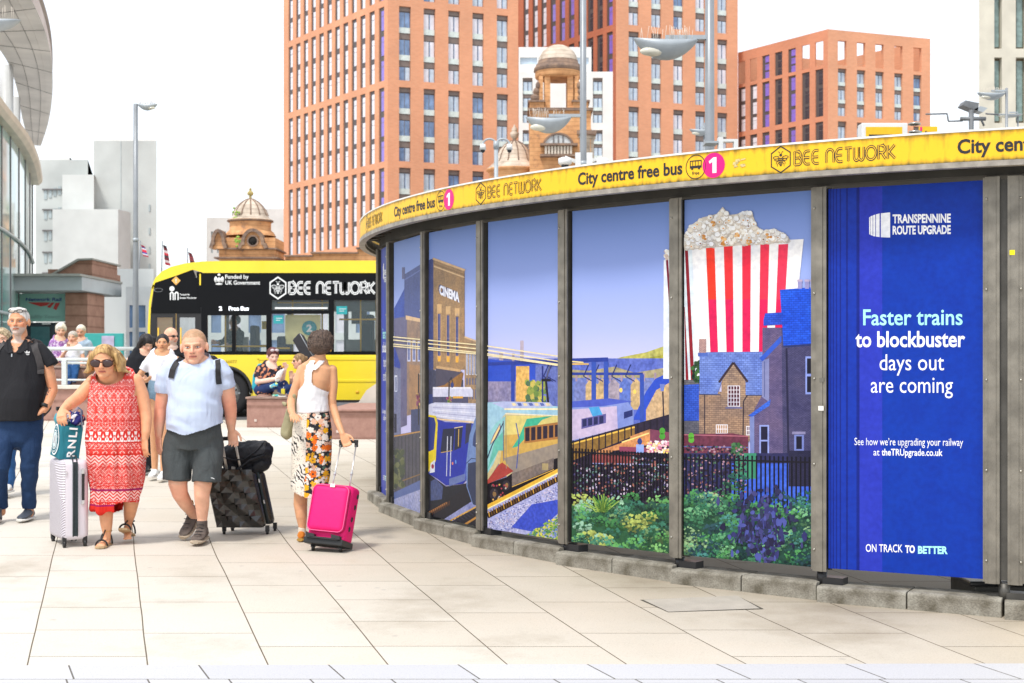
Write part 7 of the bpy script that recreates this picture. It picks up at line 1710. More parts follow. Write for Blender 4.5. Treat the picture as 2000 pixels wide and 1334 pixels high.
def dpost(co, nm):
    t = max(0, min(1, (f.L(0, 850).z-co.z)/.35)); q = Vector((co.x*11, co.y*11, co.z*1.6)); co = co+nm*(.022*t*noise.noise(q)+.012*t*math.sin(co.x*60+3*noise.noise(co*4)))
    g = math.exp(-((co.x-f.L(226, 0).x-.02*math.sin(co.z*7))/.022)**2)*t; return co+Vector((0, (.022 if co.y < 0 else 0)*g, 0))
def dcut(c):
    z = c.z; x = c.x
    if (c-f.L(221, 728, -.10)).length < .118 or (c-f.L(221, 724, .02)).length < .08: return True
    zl = f.L(0, 1001).z if x < f.L(229, 0).x else f.L(0, 985-4*math.sin((x-f.L(229, 0).x)*12)).z
    return z < zl+.012*math.sin(x*20) or (z > f.L(0, 775).z and (x < f.L(178, 0).x or x > f.L(267.5, 0).x) and z > f.L(0, 772).z)
dr = vox(m, 'dress', DR, f.o, .008, 2, post=dpost, cut=dcut)
hm = hairmat('honey blonde hair', (.20, .10, .03), (.62, .40, .16), 40)
def wext(m, T, h):
    for sx in (-1, 1):
        for k in range(5):
            a = .05*k; limb(m, [T(sx*(.10+.02*k), -.06+.1*k, .45-.02*k), T(sx*.33, -.1+.1*k, .22), T(sx*(.40+.01*k), -.06+.11*k, -.05), T(sx*(.43+.03*(k % 2)), -.02+.1*k, -.24), T(sx*(.56+.05*(k % 3)), .02+.09*k, -.31-.02*k)], [.05*h, .085*h, .10*h, .085*h, .02*h], n=10)
    m.ell(T(0, .22, -.1), (.36*h, .24*h, .34*h), n=16); m.ell(T(0, .05, .2), (.36*h, .42*h, .33*h), n=20)
hairshell(f, H, hm, 1.05, .34, .9, .022, extra=wext, keep=lambda x, y, z: (abs(x) > .25+.5*max(0, z) and z < .3) or y > .1 or z > .44)
m = MB(); T = H['T']; h = H['h']
for sx in (-1, 1): m.ell(T(sx*.155, -.33, .01), (.15*h, .035*h, .105*h), None, 18, R=H['R'])
gl0 = m.build('sunglasses', mat('dark lenses', (.035, .008, .008), .12, var=0, spec=.8), f.o)
m = MB()
for sx in (-1, 1): v, fc = stroke2d(arc2(sx*.155, .01, .155, .11, 0, 360, 18), .024); m.add([T(x, -.362+.6*x*x, z) for x, z in v], fc); m.tube([T(sx*.25, -.3, .06), T(sx*.335, 0, .05)], .004, n=6)
m.tube([T(-.03, -.37, .04), T(.03, -.37, .04)], .004, n=6); m.build('frame', mat('dark tortoise', (.06, .015, .01), .2, var=.2, vs=60), gl0)
ls = mat('black sandal leather', (.02, .018, .018), .4); sl = mat('tan sandal sole', (.52, .36, .20), .7)
for (x, y, d, sc) in ((208, 1062, 0, 1), (240, 1048, .2, -1)):
    m = MB(); q = f.L(x, y, d); 
    pts = [(-.036, .05), (-.03, -.06), (-.045, -.15), (-.036, -.20), (0, -.215), (.036, -.20), (.045, -.15), (.03, -.06), (.036, .05), (0, .07)]
    tl = 0 if sc > 0 else -.32
    m.prism([q+Vector((u, v, -.012+v*tl)) for u, v in pts], (0, 0, .016), sl)
    so = m.build('sandal', parent=f.o); m = MB()
    for v, z in ((-.14, .048), (.0, .10)):
        m.tube([q+Vector((.047*math.cos(a), v, z*math.sin(a)+v*tl)) for a in [PI*i/12 for i in range(13)]], .0075, n=6)
    m.tube([q+Vector((0, -.15, .05-.15*tl)), q+Vector((0, -.075, .085-.07*tl)), q+Vector((0, -.035, .115))], .006, n=6)
    m.tube([q+Vector((.034*math.cos(a), .02+.034*math.sin(a), .10)) for a in [2*PI*i/16 for i in range(17)]], .006, n=6)
    m.build('straps', ls, so)
m = MB(); c = f.L(209, 1036, 0); m.tube([c+Vector((.036*math.cos(a), .036*math.sin(a), .004*math.sin(a))) for a in [2*PI*i/18 for i in range(19)]], .0025, n=5); m.build('anklet', mat('gold', (.7, .42, .12), .3, .8), f.o)
m = MB(); c = f.L(150.5, 793, -.28); m.tube([c+Vector((.036*math.cos(a), .02*math.sin(a), .034*math.sin(a+.3))) for a in [2*PI*i/18 for i in range(19)]], .003, n=5); m.build('bracelet', mat('gold'), f.o)

# --- boy in the pale blue t-shirt
f = Fig('crop haired youth in pale blue t-shirt and grey shorts walking with the black suitcase', 380, 1060, skin='pink')
H = f.head(382, 678, 71, d=-.05, yaw=3, pitch=5, roll=-3, brow=(.5, .33, .2), wide=1.04, cheek=(.78, .32, .22), lip=(.60, .22, .17), iris=(.12, .16, .18), buzz=(.50, .31, .17))
f.neck(382, 697, 382, 722, 19.5, 23, -.02, .02)
f.rows(f.b, [(716, 345, 420, .09), (728, 332, 438, .12), (770, 338, 428, .15, -.02), (805, 334, 432, .155, -.03), (832, 342, 424, .12)])
f.limb(f.b, [(332, 728, 0), (322, 755, .01), (316, 785, .02), (313, 800, .02), (311, 825, .0), (312, 850, -.03)], [16, 16, 14, 12.5, 11, 7.5])
f.hand(312, 850, -.03, .05, -1, -.15, nrm=(.75, .65, 0), side=-1, curl=.28, sc=1.05)
f.limb(f.b, [(434, 728, 0), (441, 755, .02), (445, 785, .05), (447, 800, .07), (446, 822, .10), (446, 840, .12)], [16, 16, 14, 12.5, 11, 7.5])
f.hand(446, 840, .12, .12, -.95, .25, nrm=(.1, -.9, -.3), side=-1, curl=.85, sc=1.05)
f.limb(f.b, [(352, 900, 0), (349, 945, -.03), (352, 965, .0), (358, 985, .08), (365, 1005, .17), (368, 1013, .2)], [21, 18.5, 15.5, 13.5, 9.5, 9]); f.limb(f.b, [(402, 900, 0), (399, 945, -.06), (397, 965, -.05), (396, 985, -.02), (395, 1012, 0), (395, 1030, 0)], [21, 17.5, 15, 14, 10, 9])
for bx, by, r in ((313, 800, .16), (447, 800, .16), (312, 860, .1), (448, 855, .1), (350, 955, .12), (397, 962, .1)): f.blush.append((f.L(bx, by), r, (.80, .33, .22)))
f.build_body()
TS = cloth('pale blue jersey', (.50, .575, .735), .9, fold=1.0, fs=6, var=.04)
m = MB(); f.rows(m, [(704, 352, 412, .085, .02), (712, 338, 428, .11, .01), (724, 322, 444, .135), (745, 322, 442, .155, -.01), (775, 330, 434, .175, -.03), (805, 328, 437, .19, -.045), (828, 326, 438, .19, -.045), (846, 327, 438, .185, -.04)], round1=False)
f.limb(m, [(338, 720, 0), (326, 738, 0), (321, 752, .0), (320, 767, .01)], [20, 20, 19.5, 19], [20, 20, 19, 18], round1=False); f.limb(m, [(427, 720, 0), (437, 736, 0), (441, 748, .01), (443, 757, .02)], [20, 19.5, 18, 17], [20, 20, 19, 18], round1=False)
def tcut(c):
    if (c-f.L(382, 692, -.03)).length < .115: return True
    zl = f.L(0, 836).z-.045*math.exp(-((c.x-f.L(372, 0).x)/.11)**2); return c.z < zl+.04*max(0, (c.x-f.L(410, 0).x)/.1) and abs(c.x-f.L(382, 0).x) < .27
def tpost(co, nm):
    q = co*Vector((1, 1, 1)); w = math.sin((co.z+co.x*.5)*38+4*noise.noise(co*5)); w2 = noise.noise(Vector((co.x*6+3, co.y*6, co.z*11))); return co+nm*(.007*w*abs(noise.noise(co*3.3))*2+.013*w2)
shirt = vox(m, 't_shirt', TS, f.o, .005, 3, post=tpost, cut=tcut); tr = f.bvh(shirt)
m = MB(); m.tube([f.L(382, 706, -.02)+Vector((.098*math.cos(a), .075*math.sin(a)-.01, .03*math.sin(a)-.0)) for a in [2*PI*i/30 for i in range(31)]], .008, n=8); m.build('neckband', TS, shirt)
nb = mat('black nylon', (.018, .018, .02), .6, var=.3, vs=50)
f.strap(tr, [(358, 697), (350, 707), (344, 722), (341, 738)], 12, nb, 'backpack_strap', th=.012); f.strap(tr, [(427, 702), (431, 716), (431, 735), (433, 750)], 9, nb, 'backpack_strap', th=.012)
SH = cloth('grey jersey shorts', (.075, .085, .088), .9, fold=.9, fs=9, var=.4)
m = MB(); f.rows(m, [(820, 332, 432, .15, -.02), (845, 326, 436, .165, -.02), (870, 323, 437, .165)], round1=False)
f.limb(m, [(352, 855, -.01), (348, 890, -.03), (347, 937, -.04)], [30, 29.5, 26.5], [28, 27, 26], round1=False); f.limb(m, [(407, 855, -.01), (408, 890, -.05), (407, 940, -.07)], [30, 29.5, 28.5], [28, 27, 26], round1=False)
so = vox(m, 'shorts', SH, f.o, .008, 3, post=folds(.012, (9, 9, 5), 3.)); ts_ = f.bvh(so)
m = MB(); c = f.surf(ts_, 422, 931); v, fc = stroke2d([(-.02, -.004), (-.01, .004), (.005, .003), (.02, -.005)], .005); m.add([Vector((c.x+x, c.y-.004, c.z+y)) for x, y in v], fc); m.build('logo', wl_, so, recalc=False)
bt_ = mat('grey brown boot suede', (.12, .095, .08), .8, var=.35, vs=20, bump=.3); tg = mat('amber tongue badge', (.65, .33, .03), .5, var=.2, vs=60)
sc_ = mat('beige rubber sole', (.42, .34, .25), .8, var=.2, vs=14)
for (x, y, d, dx, dz) in ((395, 1056, .0, -.03, -.02), (368, 1030, .27, -.35, -.62)):
    o_, a, t, nr, sd = f.shoe(x, y, d, dx, -1, dz, .29, bt_, sc_, .056, .085, sole_h=.03)
    m = MB()
    for k in range(5): u = .02+.032*k; m.tube([a+t*u+nr*(.155-.022*k)-sd*.03, a+t*(u+.012)+nr*(.163-.022*k), a+t*u+nr*(.155-.022*k)+sd*.03], .0035, n=5)
    m.build('laces', blackpaint, o_); m = MB(); c = a+t*-.0+nr*.185; m.prism([c-sd*.026-t*.028, c+sd*.026-t*.028, c+sd*.022-t*.035+nr*.03, c-sd*.022-t*.035+nr*.03], t*.004); m.build('tongue_badge', tg, o_)

bk = MB(); f.rows(bk, [(702, 352, 412, .03, .2), (715, 345, 425, .08, .23), (770, 340, 432, .10, .25), (792, 345, 440, .09, .22), (800, 380, 436, .04, .2)])
bpk = vox(bk, 'backpack', nb, None, .012, 2, post=folds(.01)); bpk.location = f.o.location; tag(bpk, 'black backpack on the back of the youth in the pale blue t-shirt', 'backpack')

# --- woman seen from behind
f = Fig('person seen from behind in white racerback top and floral skirt, pulling the pink suitcase', 610, 1057, skin='gold')
H = f.head(626, 674, 50, d=.0, yaw=188, face=False); f.neck(626, 690, 624, 716, 10, 13, .0, .0)
f.rows(f.b, [(707, 602, 642, .055), (716, 588, 652, .085), (740, 586, 648, .105), (770, 584, 638, .105), (800, 584, 640, .11), (830, 578, 644, .12)])
f.limb(f.b, [(590, 722, 0), (582, 748, -.02), (572, 775, -.03), (570, 785, -.05), (574, 800, -.14), (580, 808, -.22)], [10, 9.5, 8.5, 8, 7.5, 6])
f.hand(580, 808, -.22, .3, -.2, -1, nrm=(0, 0, -1), side=1, curl=.3, sc=.93)
f.limb(f.b, [(649, 722, 0), (651, 750, 0), (649, 780, .0), (650, 792, .0), (661, 822, -.06), (673, 846, -.14)], [9.5, 9, 8, 7.8, 7.4, 5.6])
f.hand(673, 846, -.14, .42, -.85, -.2, nrm=(.2, -.8, -.35), side=-1, curl=.8, sc=.95)
f.limb(f.b, [(596, 880, 0), (588, 960, .0), (586, 985, .02), (589, 1010, .0), (591, 1035, 0), (591, 1048, 0)], [17, 13.5, 13.5, 11, 6.5, 6.5]); f.limb(f.b, [(618, 880, .03), (617, 960, .1), (614, 985, .18), (609, 1015, .25), (606, 1040, .28)], [15, 12, 12, 10, 6.5])
f.build_body()
WT = cloth('white ribbed jersey', (.76, .75, .76), .9, fold=.9, fs=9, var=.03)
m = MB(); f.rows(m, [(700, 612, 634, .06, .0), (710, 600, 643, .075, .0), (720, 587, 653, .10), (742, 585, 649, .118), (770, 581, 640, .12), (790, 579, 642, .125), (805, 580, 643, .13)], round1=False)
def rcut(c):                                                   # racerback: keep a Y of straps above the shoulder blades
    x = c.x; z = c.z; X = lambda p: f.L(p, 0).x; Z = lambda p: f.L(0, p).z
    if c.y > 0.03 or True:
        if z > Z(704): return True
        py = f.py-z/f.k; px = f.px+x/f.k
        if c.y < .02:
            yl = 772-22*min(1, abs(px-603)/24)**1.6 if px < 603 else 758+0*px
            if py < 722:
                l1 = 606+(722-py)*.12; r1 = l1+9; l2 = 612+(722-py)*.9; r2 = l2+9
                return not (l1-6 < px < r1 or l2-3 < px < r2)
            if py < 745: return not (598 < px < 612+max(0, (730-py))*.3)
            if py < 765:
                t = (py-745)/20; return not (598-18*t**1.6 < px < 612+30*t**1.7)
            return False
        return py < 735 and not (595 < px < 605 or 635 < px < 645)
rt = vox(m, 'tank_top', WT, f.o, .007, 1, post=lambda co, nm: folds(.005, (9, 9, 12), 4.)(co, nm)+nm*.003, cut=rcut)
def skirt_mat():
    n = NT('print skirt', .6, .3); o = n.xyz(n.tc.outputs['Object']); k = f.k
    w = n.n('TexWave', wave_type='BANDS', bands_direction='DIAGONAL', i_Scale=16., i_Distortion=9., i_Detail=2.); w.inputs['Detail Scale'].default_value = 1.3
    mp = n.n('Mapping', i_Scale=(1.2, .3, .8)); n.t.links.new(n.tc.outputs['Object'], mp.inputs['Vector']); n.t.links.new(mp.outputs[0], w.inputs['Vector'])
    zeb = n.ramp(w.outputs[0], [(.28, (.02, .02, .02)), (.38, (.74, .68, .60))])
    vd = n.n('TexVoronoi', i_Scale=75.); n.t.links.new(n.tc.outputs['Object'], vd.inputs['Vector']); dots = n.ramp(vd.outputs['Distance'], [(.18, (.03, .025, .02)), (.3, (.72, .65, .55))])
    sp = n.n('TexNoise', i_Scale=5.); n.t.links.new(n.tc.outputs['Object'], sp.inputs['Vector']); ani = n.mix(n.ramp(sp.outputs[0], [(.48, (0,)*3), (.52, (1,)*3)]), zeb, dots)
    def flowers(sc, thr, cols, seed):
        mq = n.n('Mapping', i_Location=(seed, seed, seed), i_Scale=(1., .2, 1.)); n.t.links.new(n.tc.outputs['Object'], mq.inputs['Vector'])
        v = n.n('TexVoronoi', i_Scale=sc); v.inputs['Randomness'].default_value = .8; n.t.links.new(mq.outputs[0], v.inputs['Vector'])
        # petals: modulate radius with the angle round the cell centre
        sb_ = n.n('VectorMath', operation='SUBTRACT'); n.t.links.new(mq.outputs[0], sb_.inputs[0]); n.t.links.new(v.outputs['Position'], sb_.inputs[1]); q = n.xyz(sb_.outputs[0])
        an = n.math('ARCTAN2', q[2], q[0]); pet = n.math('MULTIPLY', n.math('ABSOLUTE', n.math('SINE', n.math('MULTIPLY', an, 2.5))), .14); d = n.math('SUBTRACT', v.outputs['Distance'], pet)
        cc = n.ramp(n.xyz(v.outputs['Color'])[0], cols, 'CONSTANT'); cen = n.ramp(v.outputs['Distance'], [(.09, (1,)*3), (.12, (0,)*3)])
        return n.ramp(d, [(thr, (1,)*3), (thr+.02, (0,)*3)]), n.mix(cen, cc, (.03, .02, .03))
    wht, org, yl, pc = (.80, .74, .66), (.80, .16, .01), (.82, .42, .01), (.76, .46, .32)
    c = (.02, .02, .025)
    for sc, thr, cols, seed in ((34., .36, [(0, pc), (.3, wht), (.6, yl), (.8, (.06, .14, .10))], 3.), (19., .38, [(0, wht), (.35, yl), (.6, pc), (.8, org)], 1.), (12., .26, [(0, org), (.45, yl), (.75, wht)], 7.)):
        a, b = flowers(sc, thr, cols, seed); c = n.mix(a, c, b)
    sideX = (601-f.px)*k; slp = n.math('ADD', o[0], n.math('MULTIPLY', o[2], -.03)); sel = n.math('GREATER_THAN', slp, sideX-.02)
    t = n.n('TexNoise', i_Scale=6.); n.t.links.new(n.tc.outputs['Object'], t.inputs['Vector'])
    return n.out(n.mix(sel, ani, c), t.outputs[0], .4, .04)
m = MB(); f.rows(m, [(797, 582, 641, .115), (812, 576, 645, .13), (840, 571, 648, .14, .01), (880, 569, 648, .14, .01), (925, 568, 646, .13, .0), (955, 567, 640, .125, -.02), (975, 570, 632, .12, -.03)], round0=False, round1=False)
vox(m, 'skirt', skirt_mat(), f.o, .007, 2, post=folds(.007, (9, 9, 2.5), 6.), cut=lambda c: c.z < f.L(0, 955+14*max(0, min(1, (f.px+c.x/f.k-568)/34))).z)
hm = hairmat('dark curls', (.012, .008, .006), (.15, .10, .075), 130, .7, (1, 1, 1))
def cpost(m, T, h):
    rr = random.Random(9)
    for k in range(170):
        a, b = rr.random()*2*PI, math.acos(1-1.55*rr.random()); r = (.50*math.sin(b)*math.cos(a), .05+.44*math.sin(b)*math.sin(a), .10+.50*math.cos(b)); m.ell(T(*r), (.055*h, .055*h, .055*h), n=6)
    m.ell(T(0, .10, .06), (.47*h, .44*h, .50*h), n=20)
hairshell(f, H, hm, 1.25, .3, .9, .055, extra=cpost, keep=lambda x, y, z: not (y < -.25 and z < .2), size=.006, zoff=-.02)
m = MB(); m.ell(f.L(646.5, 684, -.01), (.006, .006, .014), None, 8); m.build('earring', mat('gold'), f.o)
og = mat('orange suede', (.62, .20, .02), .8, var=.2, vs=30); sk = mat('cream sock', (.70, .62, .50), .9)
for x, y, d in ((590, 1056, 0), (606, 1050, .28)):
    m = MB(); f.limb(m, [(x, y-24, d), (x, y-10, d)], [7.6, 7.8]); m.build('sock', sk, f.o)
    f.shoe(x, y, d, .12, 1, 0, .25, og, mat('ochre sole', (.45, .26, .05), .7), .036, .0)
OV = cloth('olive cotton', (.36, .33, .20), .9, fold=.9, fs=8)
m = MB(); jk = lambda pts, r, rb=None: f.limb(m, pts, r, rb)
jk([(576, 772, -.05), (570, 800, .0), (562, 830, .03), (557, 850, .03)], [6, 11, 12, 10], [6, 8, 9, 7]); jk([(578, 790, .02), (574, 825, .06), (571, 852, .06)], [5, 7, 6], [5, 5, 4]); jk([(560, 790, -.06), (552, 784, -.06)], [4, 1.5])
ja = vox(m, 'jacket', OV, None, .008, 2, post=folds(.014, (16, 16, 8), 2.)); ja.location = f.o.location; tag(ja, 'olive jacket draped over the forearm of the woman in the floral skirt', 'jacket')
# ---------------------------------------------------------------- luggage
def rbox(mb, L_, D, Hh, r, m=None, seg=5, z0=0.):
    """rounded box centred in x, y, base at z0"""
    bm = bmesh.new(); bmesh.ops.create_cube(bm, size=1)
    for v in bm.verts: v.co = Vector((v.co.x*L_, v.co.y*D, z0+(v.co.z+.5)*Hh))
    bmesh.ops.bevel(bm, geom=bm.edges[:], offset=r, segments=seg, affect='EDGES', profile=.5)
    bm.verts.index_update(); mb.add([v.co.copy() for v in bm.verts], [[v.index for v in f.verts] for f in bm.faces], m, smooth=True); bm.free(); return mb
def castor(par, x, y, r=.024, m=None, yaw=0.):
    w = MB(); w.tube([(x-.010, y, r), (x+.010, y, r)], r, n=14); w.box((x-.016, y-.012, r*1.1), (x+.016, y+.02, r*2+.03))
    return w.build('castor', m or mat('black plastic', (.02, .02, .02), .4), par)
blk = mat('black plastic', (.02, .02, .02), .4); alu = mat('aluminium tube', (.60, .60, .60), .3, .7, var=.05)
# white ribbed suitcase
Yc = 11.42; ks = Yc/F; cz = empty('suitcase', P(143, 1070, Yc), 'pale lilac white hard-shell suitcase with ribbed face and dark zip beside the woman in red', 'suitcase', rz=math.radians(30)); 
cz.location.z = GZ(Yc)
def shell_mat():
    n = NT('pale ribbed shell', .35, .5); o = n.xyz(n.tc.outputs['Object'])
    v1 = n.math('MULTIPLY', n.math('ADD', o[2], n.math('MULTIPLY', n.math('MAXIMUM', n.math('SUBTRACT', n.math('SUBTRACT', .36, o[2]), n.math('MULTIPLY', o[1], .6)), 0.), .0)), 1.)
    diag = n.math('ADD', o[2], n.math('MULTIPLY', o[1], -1.1)); sel = n.math('GREATER_THAN', n.math('SUBTRACT', n.math('ADD', n.math('MULTIPLY', o[1], 1.3), .36), o[2]), 0.)
    ph = n.mix(sel, n.vec(o[2], 0.), n.vec(n.math('ADD', o[2], n.math('MULTIPLY', o[1], 1.0)), 0.)); p = n.xyz(ph)[0]
    rib = n.math('PINGPONG', p, .010); side = n.math('LESS_THAN', o[0], -.06)
    hgt = n.math('MULTIPLY', n.math('MULTIPLY', rib, 150.), side)
    c = n.mix(n.math('MULTIPLY', side, n.math('SUBTRACT', 1., n.math('DIVIDE', rib, .010))), (.70, .66, .71), (.46, .42, .47))
    return n.out(c, hgt, .8, .006)
# local axes: x across the narrow end face, y running away along the broad side
W0, D0, H0 = .222, .45, .642
m = rbox(MB(), W0, D0, H0, .045, z0=.055); m.v = [(x+W0/2, y+D0/2, z) for x, y, z in m.v]; m.v = [(x-.095, y-.0, z) for x, y, z in m.v]
m.build('shell', shell_mat(), cz)
m = MB(); x0 = -.095+W0*.50
for g in (-.016, .016): m.tube([(x0+g, y, z) for y, z in [(.05, .052), (-.003, .10), (-.004, .3), (-.004, .66), (.05, .722), (.2, .724), (D0-.05, .724)]], .010, mat('dark zip', (.03, .045, .05), .6, var=.3, vs=60), 8, flat=.6)
m.box((x0-.015, -.003, .09), (x0+.015, .01, .68), mat('dark zip')); m.build('zip', parent=cz)
m = MB(); hx = -.095+W0*.76; m.box((hx-.011, -.022, .36), (hx+.011, -.012, .60), blk, bev=.004); m.box((hx-.012, -.024, .585), (hx+.012, .0, .625), alu, bev=.004); m.box((hx-.012, -.024, .34), (hx+.012, .0, .375), alu, bev=.004); m.build('side_handle', parent=cz)
m = MB()
for (z, w, t_) in ((.55, .03, 0), (.585, .018, .01)): m.box((-.06+t_, -.003, z-.03), (-.055+w+t_, .001, z)) if False else None
for x_, z_, r_ in ((.078, .60, .2), (.098, .598, .35)): 
    v = [(-.008, 0, -.03), (.008, 0, -.03), (.008, 0, .03), (-.008, 0, .03)]; m.prism([Vector((x_+a*math.cos(r_)-c*math.sin(r_)*.3, -.004, z_+c)) for a, b, c in v], (0, .003, 0))
m.prism([Vector((-.04+a, -.004, .585+b)) for a, b in ((-.02, -.02), (-.005, -.01), (-.005, .02), (-.02, .03))], (0, .003, 0)); m.build('baggage_tag_sticker', mat('paper sticker', (.66, .64, .66), .6, var=.3, vs=80), cz)
for (x, y) in ((-.065, .02), (W0-.125, .02), (-.065, D0-.03), (W0-.125, D0-.03)): castor(cz, x, y, .027)
m = MB()
for x in (-.03, .06): m.tube([(x, D0-.07, .70), (x, D0-.07, 1.085)], .008, alu, 8)
m.build('telescopic_handle', parent=cz); m = MB(); m.box((-.05, D0-.085, 1.08), (.08, D0-.05, 1.112), blk, bev=.008); m.build('handle_grip', parent=cz)
# tote bag
Yt = 11.4; tb_ = empty('tote_bag', P(116, 901, 11.45), 'teal cotton bag lettered RNLI standing on the pale suitcase', 'bag'); O = Vector(tb_.location); tb_.location += Vector((0, .04, .018)); TK = 11.45/F
TEAL = cloth('teal canvas', (.025, .17, .22), .9, fold=.8, fs=12, var=.2)
def TP(px, py, d=0.): return P(px, py, 11.45)-O+Vector((0, d, 0))
front = [(116, 902), (147, 901), (155, 848), (151, 836), (124, 842), (118, 870)]
left = [(80, 895), (116, 902), (118, 870), (124, 842), (94, 822), (88, 855)]
m = MB()
A0, A1, A2, A3 = TP(82, 895, .16), TP(114, 902, -.02), TP(149, 901, .03), TP(120, 893, .24)
B0, B1, B2, B3 = TP(94, 824, .16), TP(119, 836, -.01), TP(156, 840, .05), TP(130, 828, .24)
def qgrid(a, b, c, d, seed, n=12, amp=.006):
    vs = []; fs = []; nr = (b-a).cross(d-a).normalized()
    for i in range(n+1):
        for j in range(n+1):
            u, v = i/n, j/n; p = a*(1-u)*(1-v)+b*u*(1-v)+c*u*v+d*(1-u)*v; e = math.sin(PI*u)*math.sin(PI*v)**.5; vs.append(p+nr*(amp*noise.noise(p*14+Vector((seed,)*3))*2*e+(.012*e)))
    for i in range(n):
        for j in range(n): o = i*(n+1)+j; fs.append((o, o+n+1, o+n+2, o+1))
    m.add(vs, fs, smooth=True)
qgrid(A0, A1, B1, B0, 1); qgrid(A1, A2, B2, B1, 2); qgrid(A2, A3, B3, B2, 3); qgrid(A3, A0, B0, B3, 4); m.add([A0, A1, A2, A3], [(0, 1, 2, 3)])
bagb = m.build('bag_body', TEAL, tb_, recalc=True)
def onquad(a, b, c, d, lift):
    nr = (b-a).cross(d-a).normalized(); nr = nr if nr.y < 0 else -nr
    return lambda u, v: a*(1-u)*(1-v)+b*u*(1-v)+c*u*v+d*(1-u)*v+nr*(lift+.013*math.sin(PI*u)*math.sin(PI*v)**.5)
fq = onquad(A1, A2, B2, B1, .006); lq = onquad(A0, A1, B1, B0, .006)
m = MB(); vs, fs = textgeo('RNLI', .025, 1.25)                       # reads upwards
m.add([fq(.20+(1-v)*.42+.13, .06+u*.90) for u, v in vs], fs, wl_)
m.build('lettering', parent=bagb, recalc=False)
m = MB(); v, fc = stroke2d(arc2(.5, .5, .40, .42, 0, 360, 30), .045); m.add([lq(*p) for p in v], fc, wl_); v, fc = stroke2d(arc2(.5, .5, .24, .26, 0, 360, 24), .03); m.add([lq(*p) for p in v], fc, wl_)
k_ = arc2(.5, .5, .20, .22, 0, 345, 22); m.add([lq(*p) for p in k_], [tuple(range(len(k_)))], mat('pale emblem', (.55, .66, .68), .8, var=.1))
for t_, mid in (('LIFEBOATS', 90), ('BEACH LIFEGUARDS', 270)):
    n_ = len(t_)
    for i, ch in enumerate(t_):
        if ch == ' ': continue
        vs, fs = textgeo(ch, .02); a = math.radians(mid+(75 if mid == 90 else -80)-(150 if mid == 90 else -160)*(i+.5)/n_); r0 = .325
        q = [(.5+(r0+(.045*(v-.5)))*math.cos(a)*1+math.sin(a)*(u-.5)*.05, .5+(r0+.03*(v-.5)*1.2)*math.sin(a)*1.05-math.cos(a)*(u-.5)*.05) for u, v in vs]; m.add([lq(*p) for p in q], fs, wl_)
v, fc = stroke2d([(.42, .38), (.5, .62), (.6, .4)], .03); m.add([lq(*p)+Vector((0, -.003, 0)) for p in v], fc, mat('grey red print', (.35, .16, .16), .8))
m.build('round_emblem', parent=bagb, recalc=False)
m = MB(); hd = mat('blue grey webbing', (.20, .27, .42), .8, var=.2, vs=40)
for pts in ([TP(124, 840, .02), TP(131, 825, .0), TP(143, 808, -.02), TP(150, 800, .0), TP(154, 806, .02), TP(154, 842, .05)], [TP(118, 834, .14), TP(134, 816, .1), TP(147, 802, .06), TP(152, 808, .08), TP(152, 836, .12)]): m.tube(pts, .010, hd, 8, flat=.35, ref=(0, 1, 0))
m.build('handles', parent=tb_)
m = MB(); rr = random.Random(3)
for k in range(9): c = TP(130+rr.random()*20, 832-rr.random()*18, .08); m.ell(c, (.035, .04, .03), n=10)
sc2 = NT('navy patterned scarf', .9, .2); v_ = sc2.n('TexVoronoi', i_Scale=38.); sc2.t.links.new(sc2.tc.outputs['Object'], v_.inputs['Vector']); SCF = sc2.out(sc2.ramp(sc2.xyz(v_.outputs['Color'])[0], [(0, (.03, .03, .16)), (.4, (.70, .68, .74)), (.7, (.02, .02, .12)), (.93, (.5, .10, .04))], 'CONSTANT'))
sv = vox(m, 'scarf', SCF, None, .007, 1, post=folds(.008, (30, 30, 30))); sv.location = tb_.location; tag(sv, 'navy and white patterned scarf bundled in the top of the teal bag', 'scarf')
m = MB(); m.ell(TP(103, 824, .12), (.045, .04, .05), n=12); m.ell(TP(110, 828, .1), (.03, .04, .06), n=12)
sv = vox(m, 'folded_cloth', cloth('light teal cloth', (.08, .28, .34), .9), None, .007, 1, post=folds(.006, (30, 30, 30))); sv.location = tb_.location; tag(sv, 'light teal folded cloth poking out of the left corner of the bag', 'cloth')

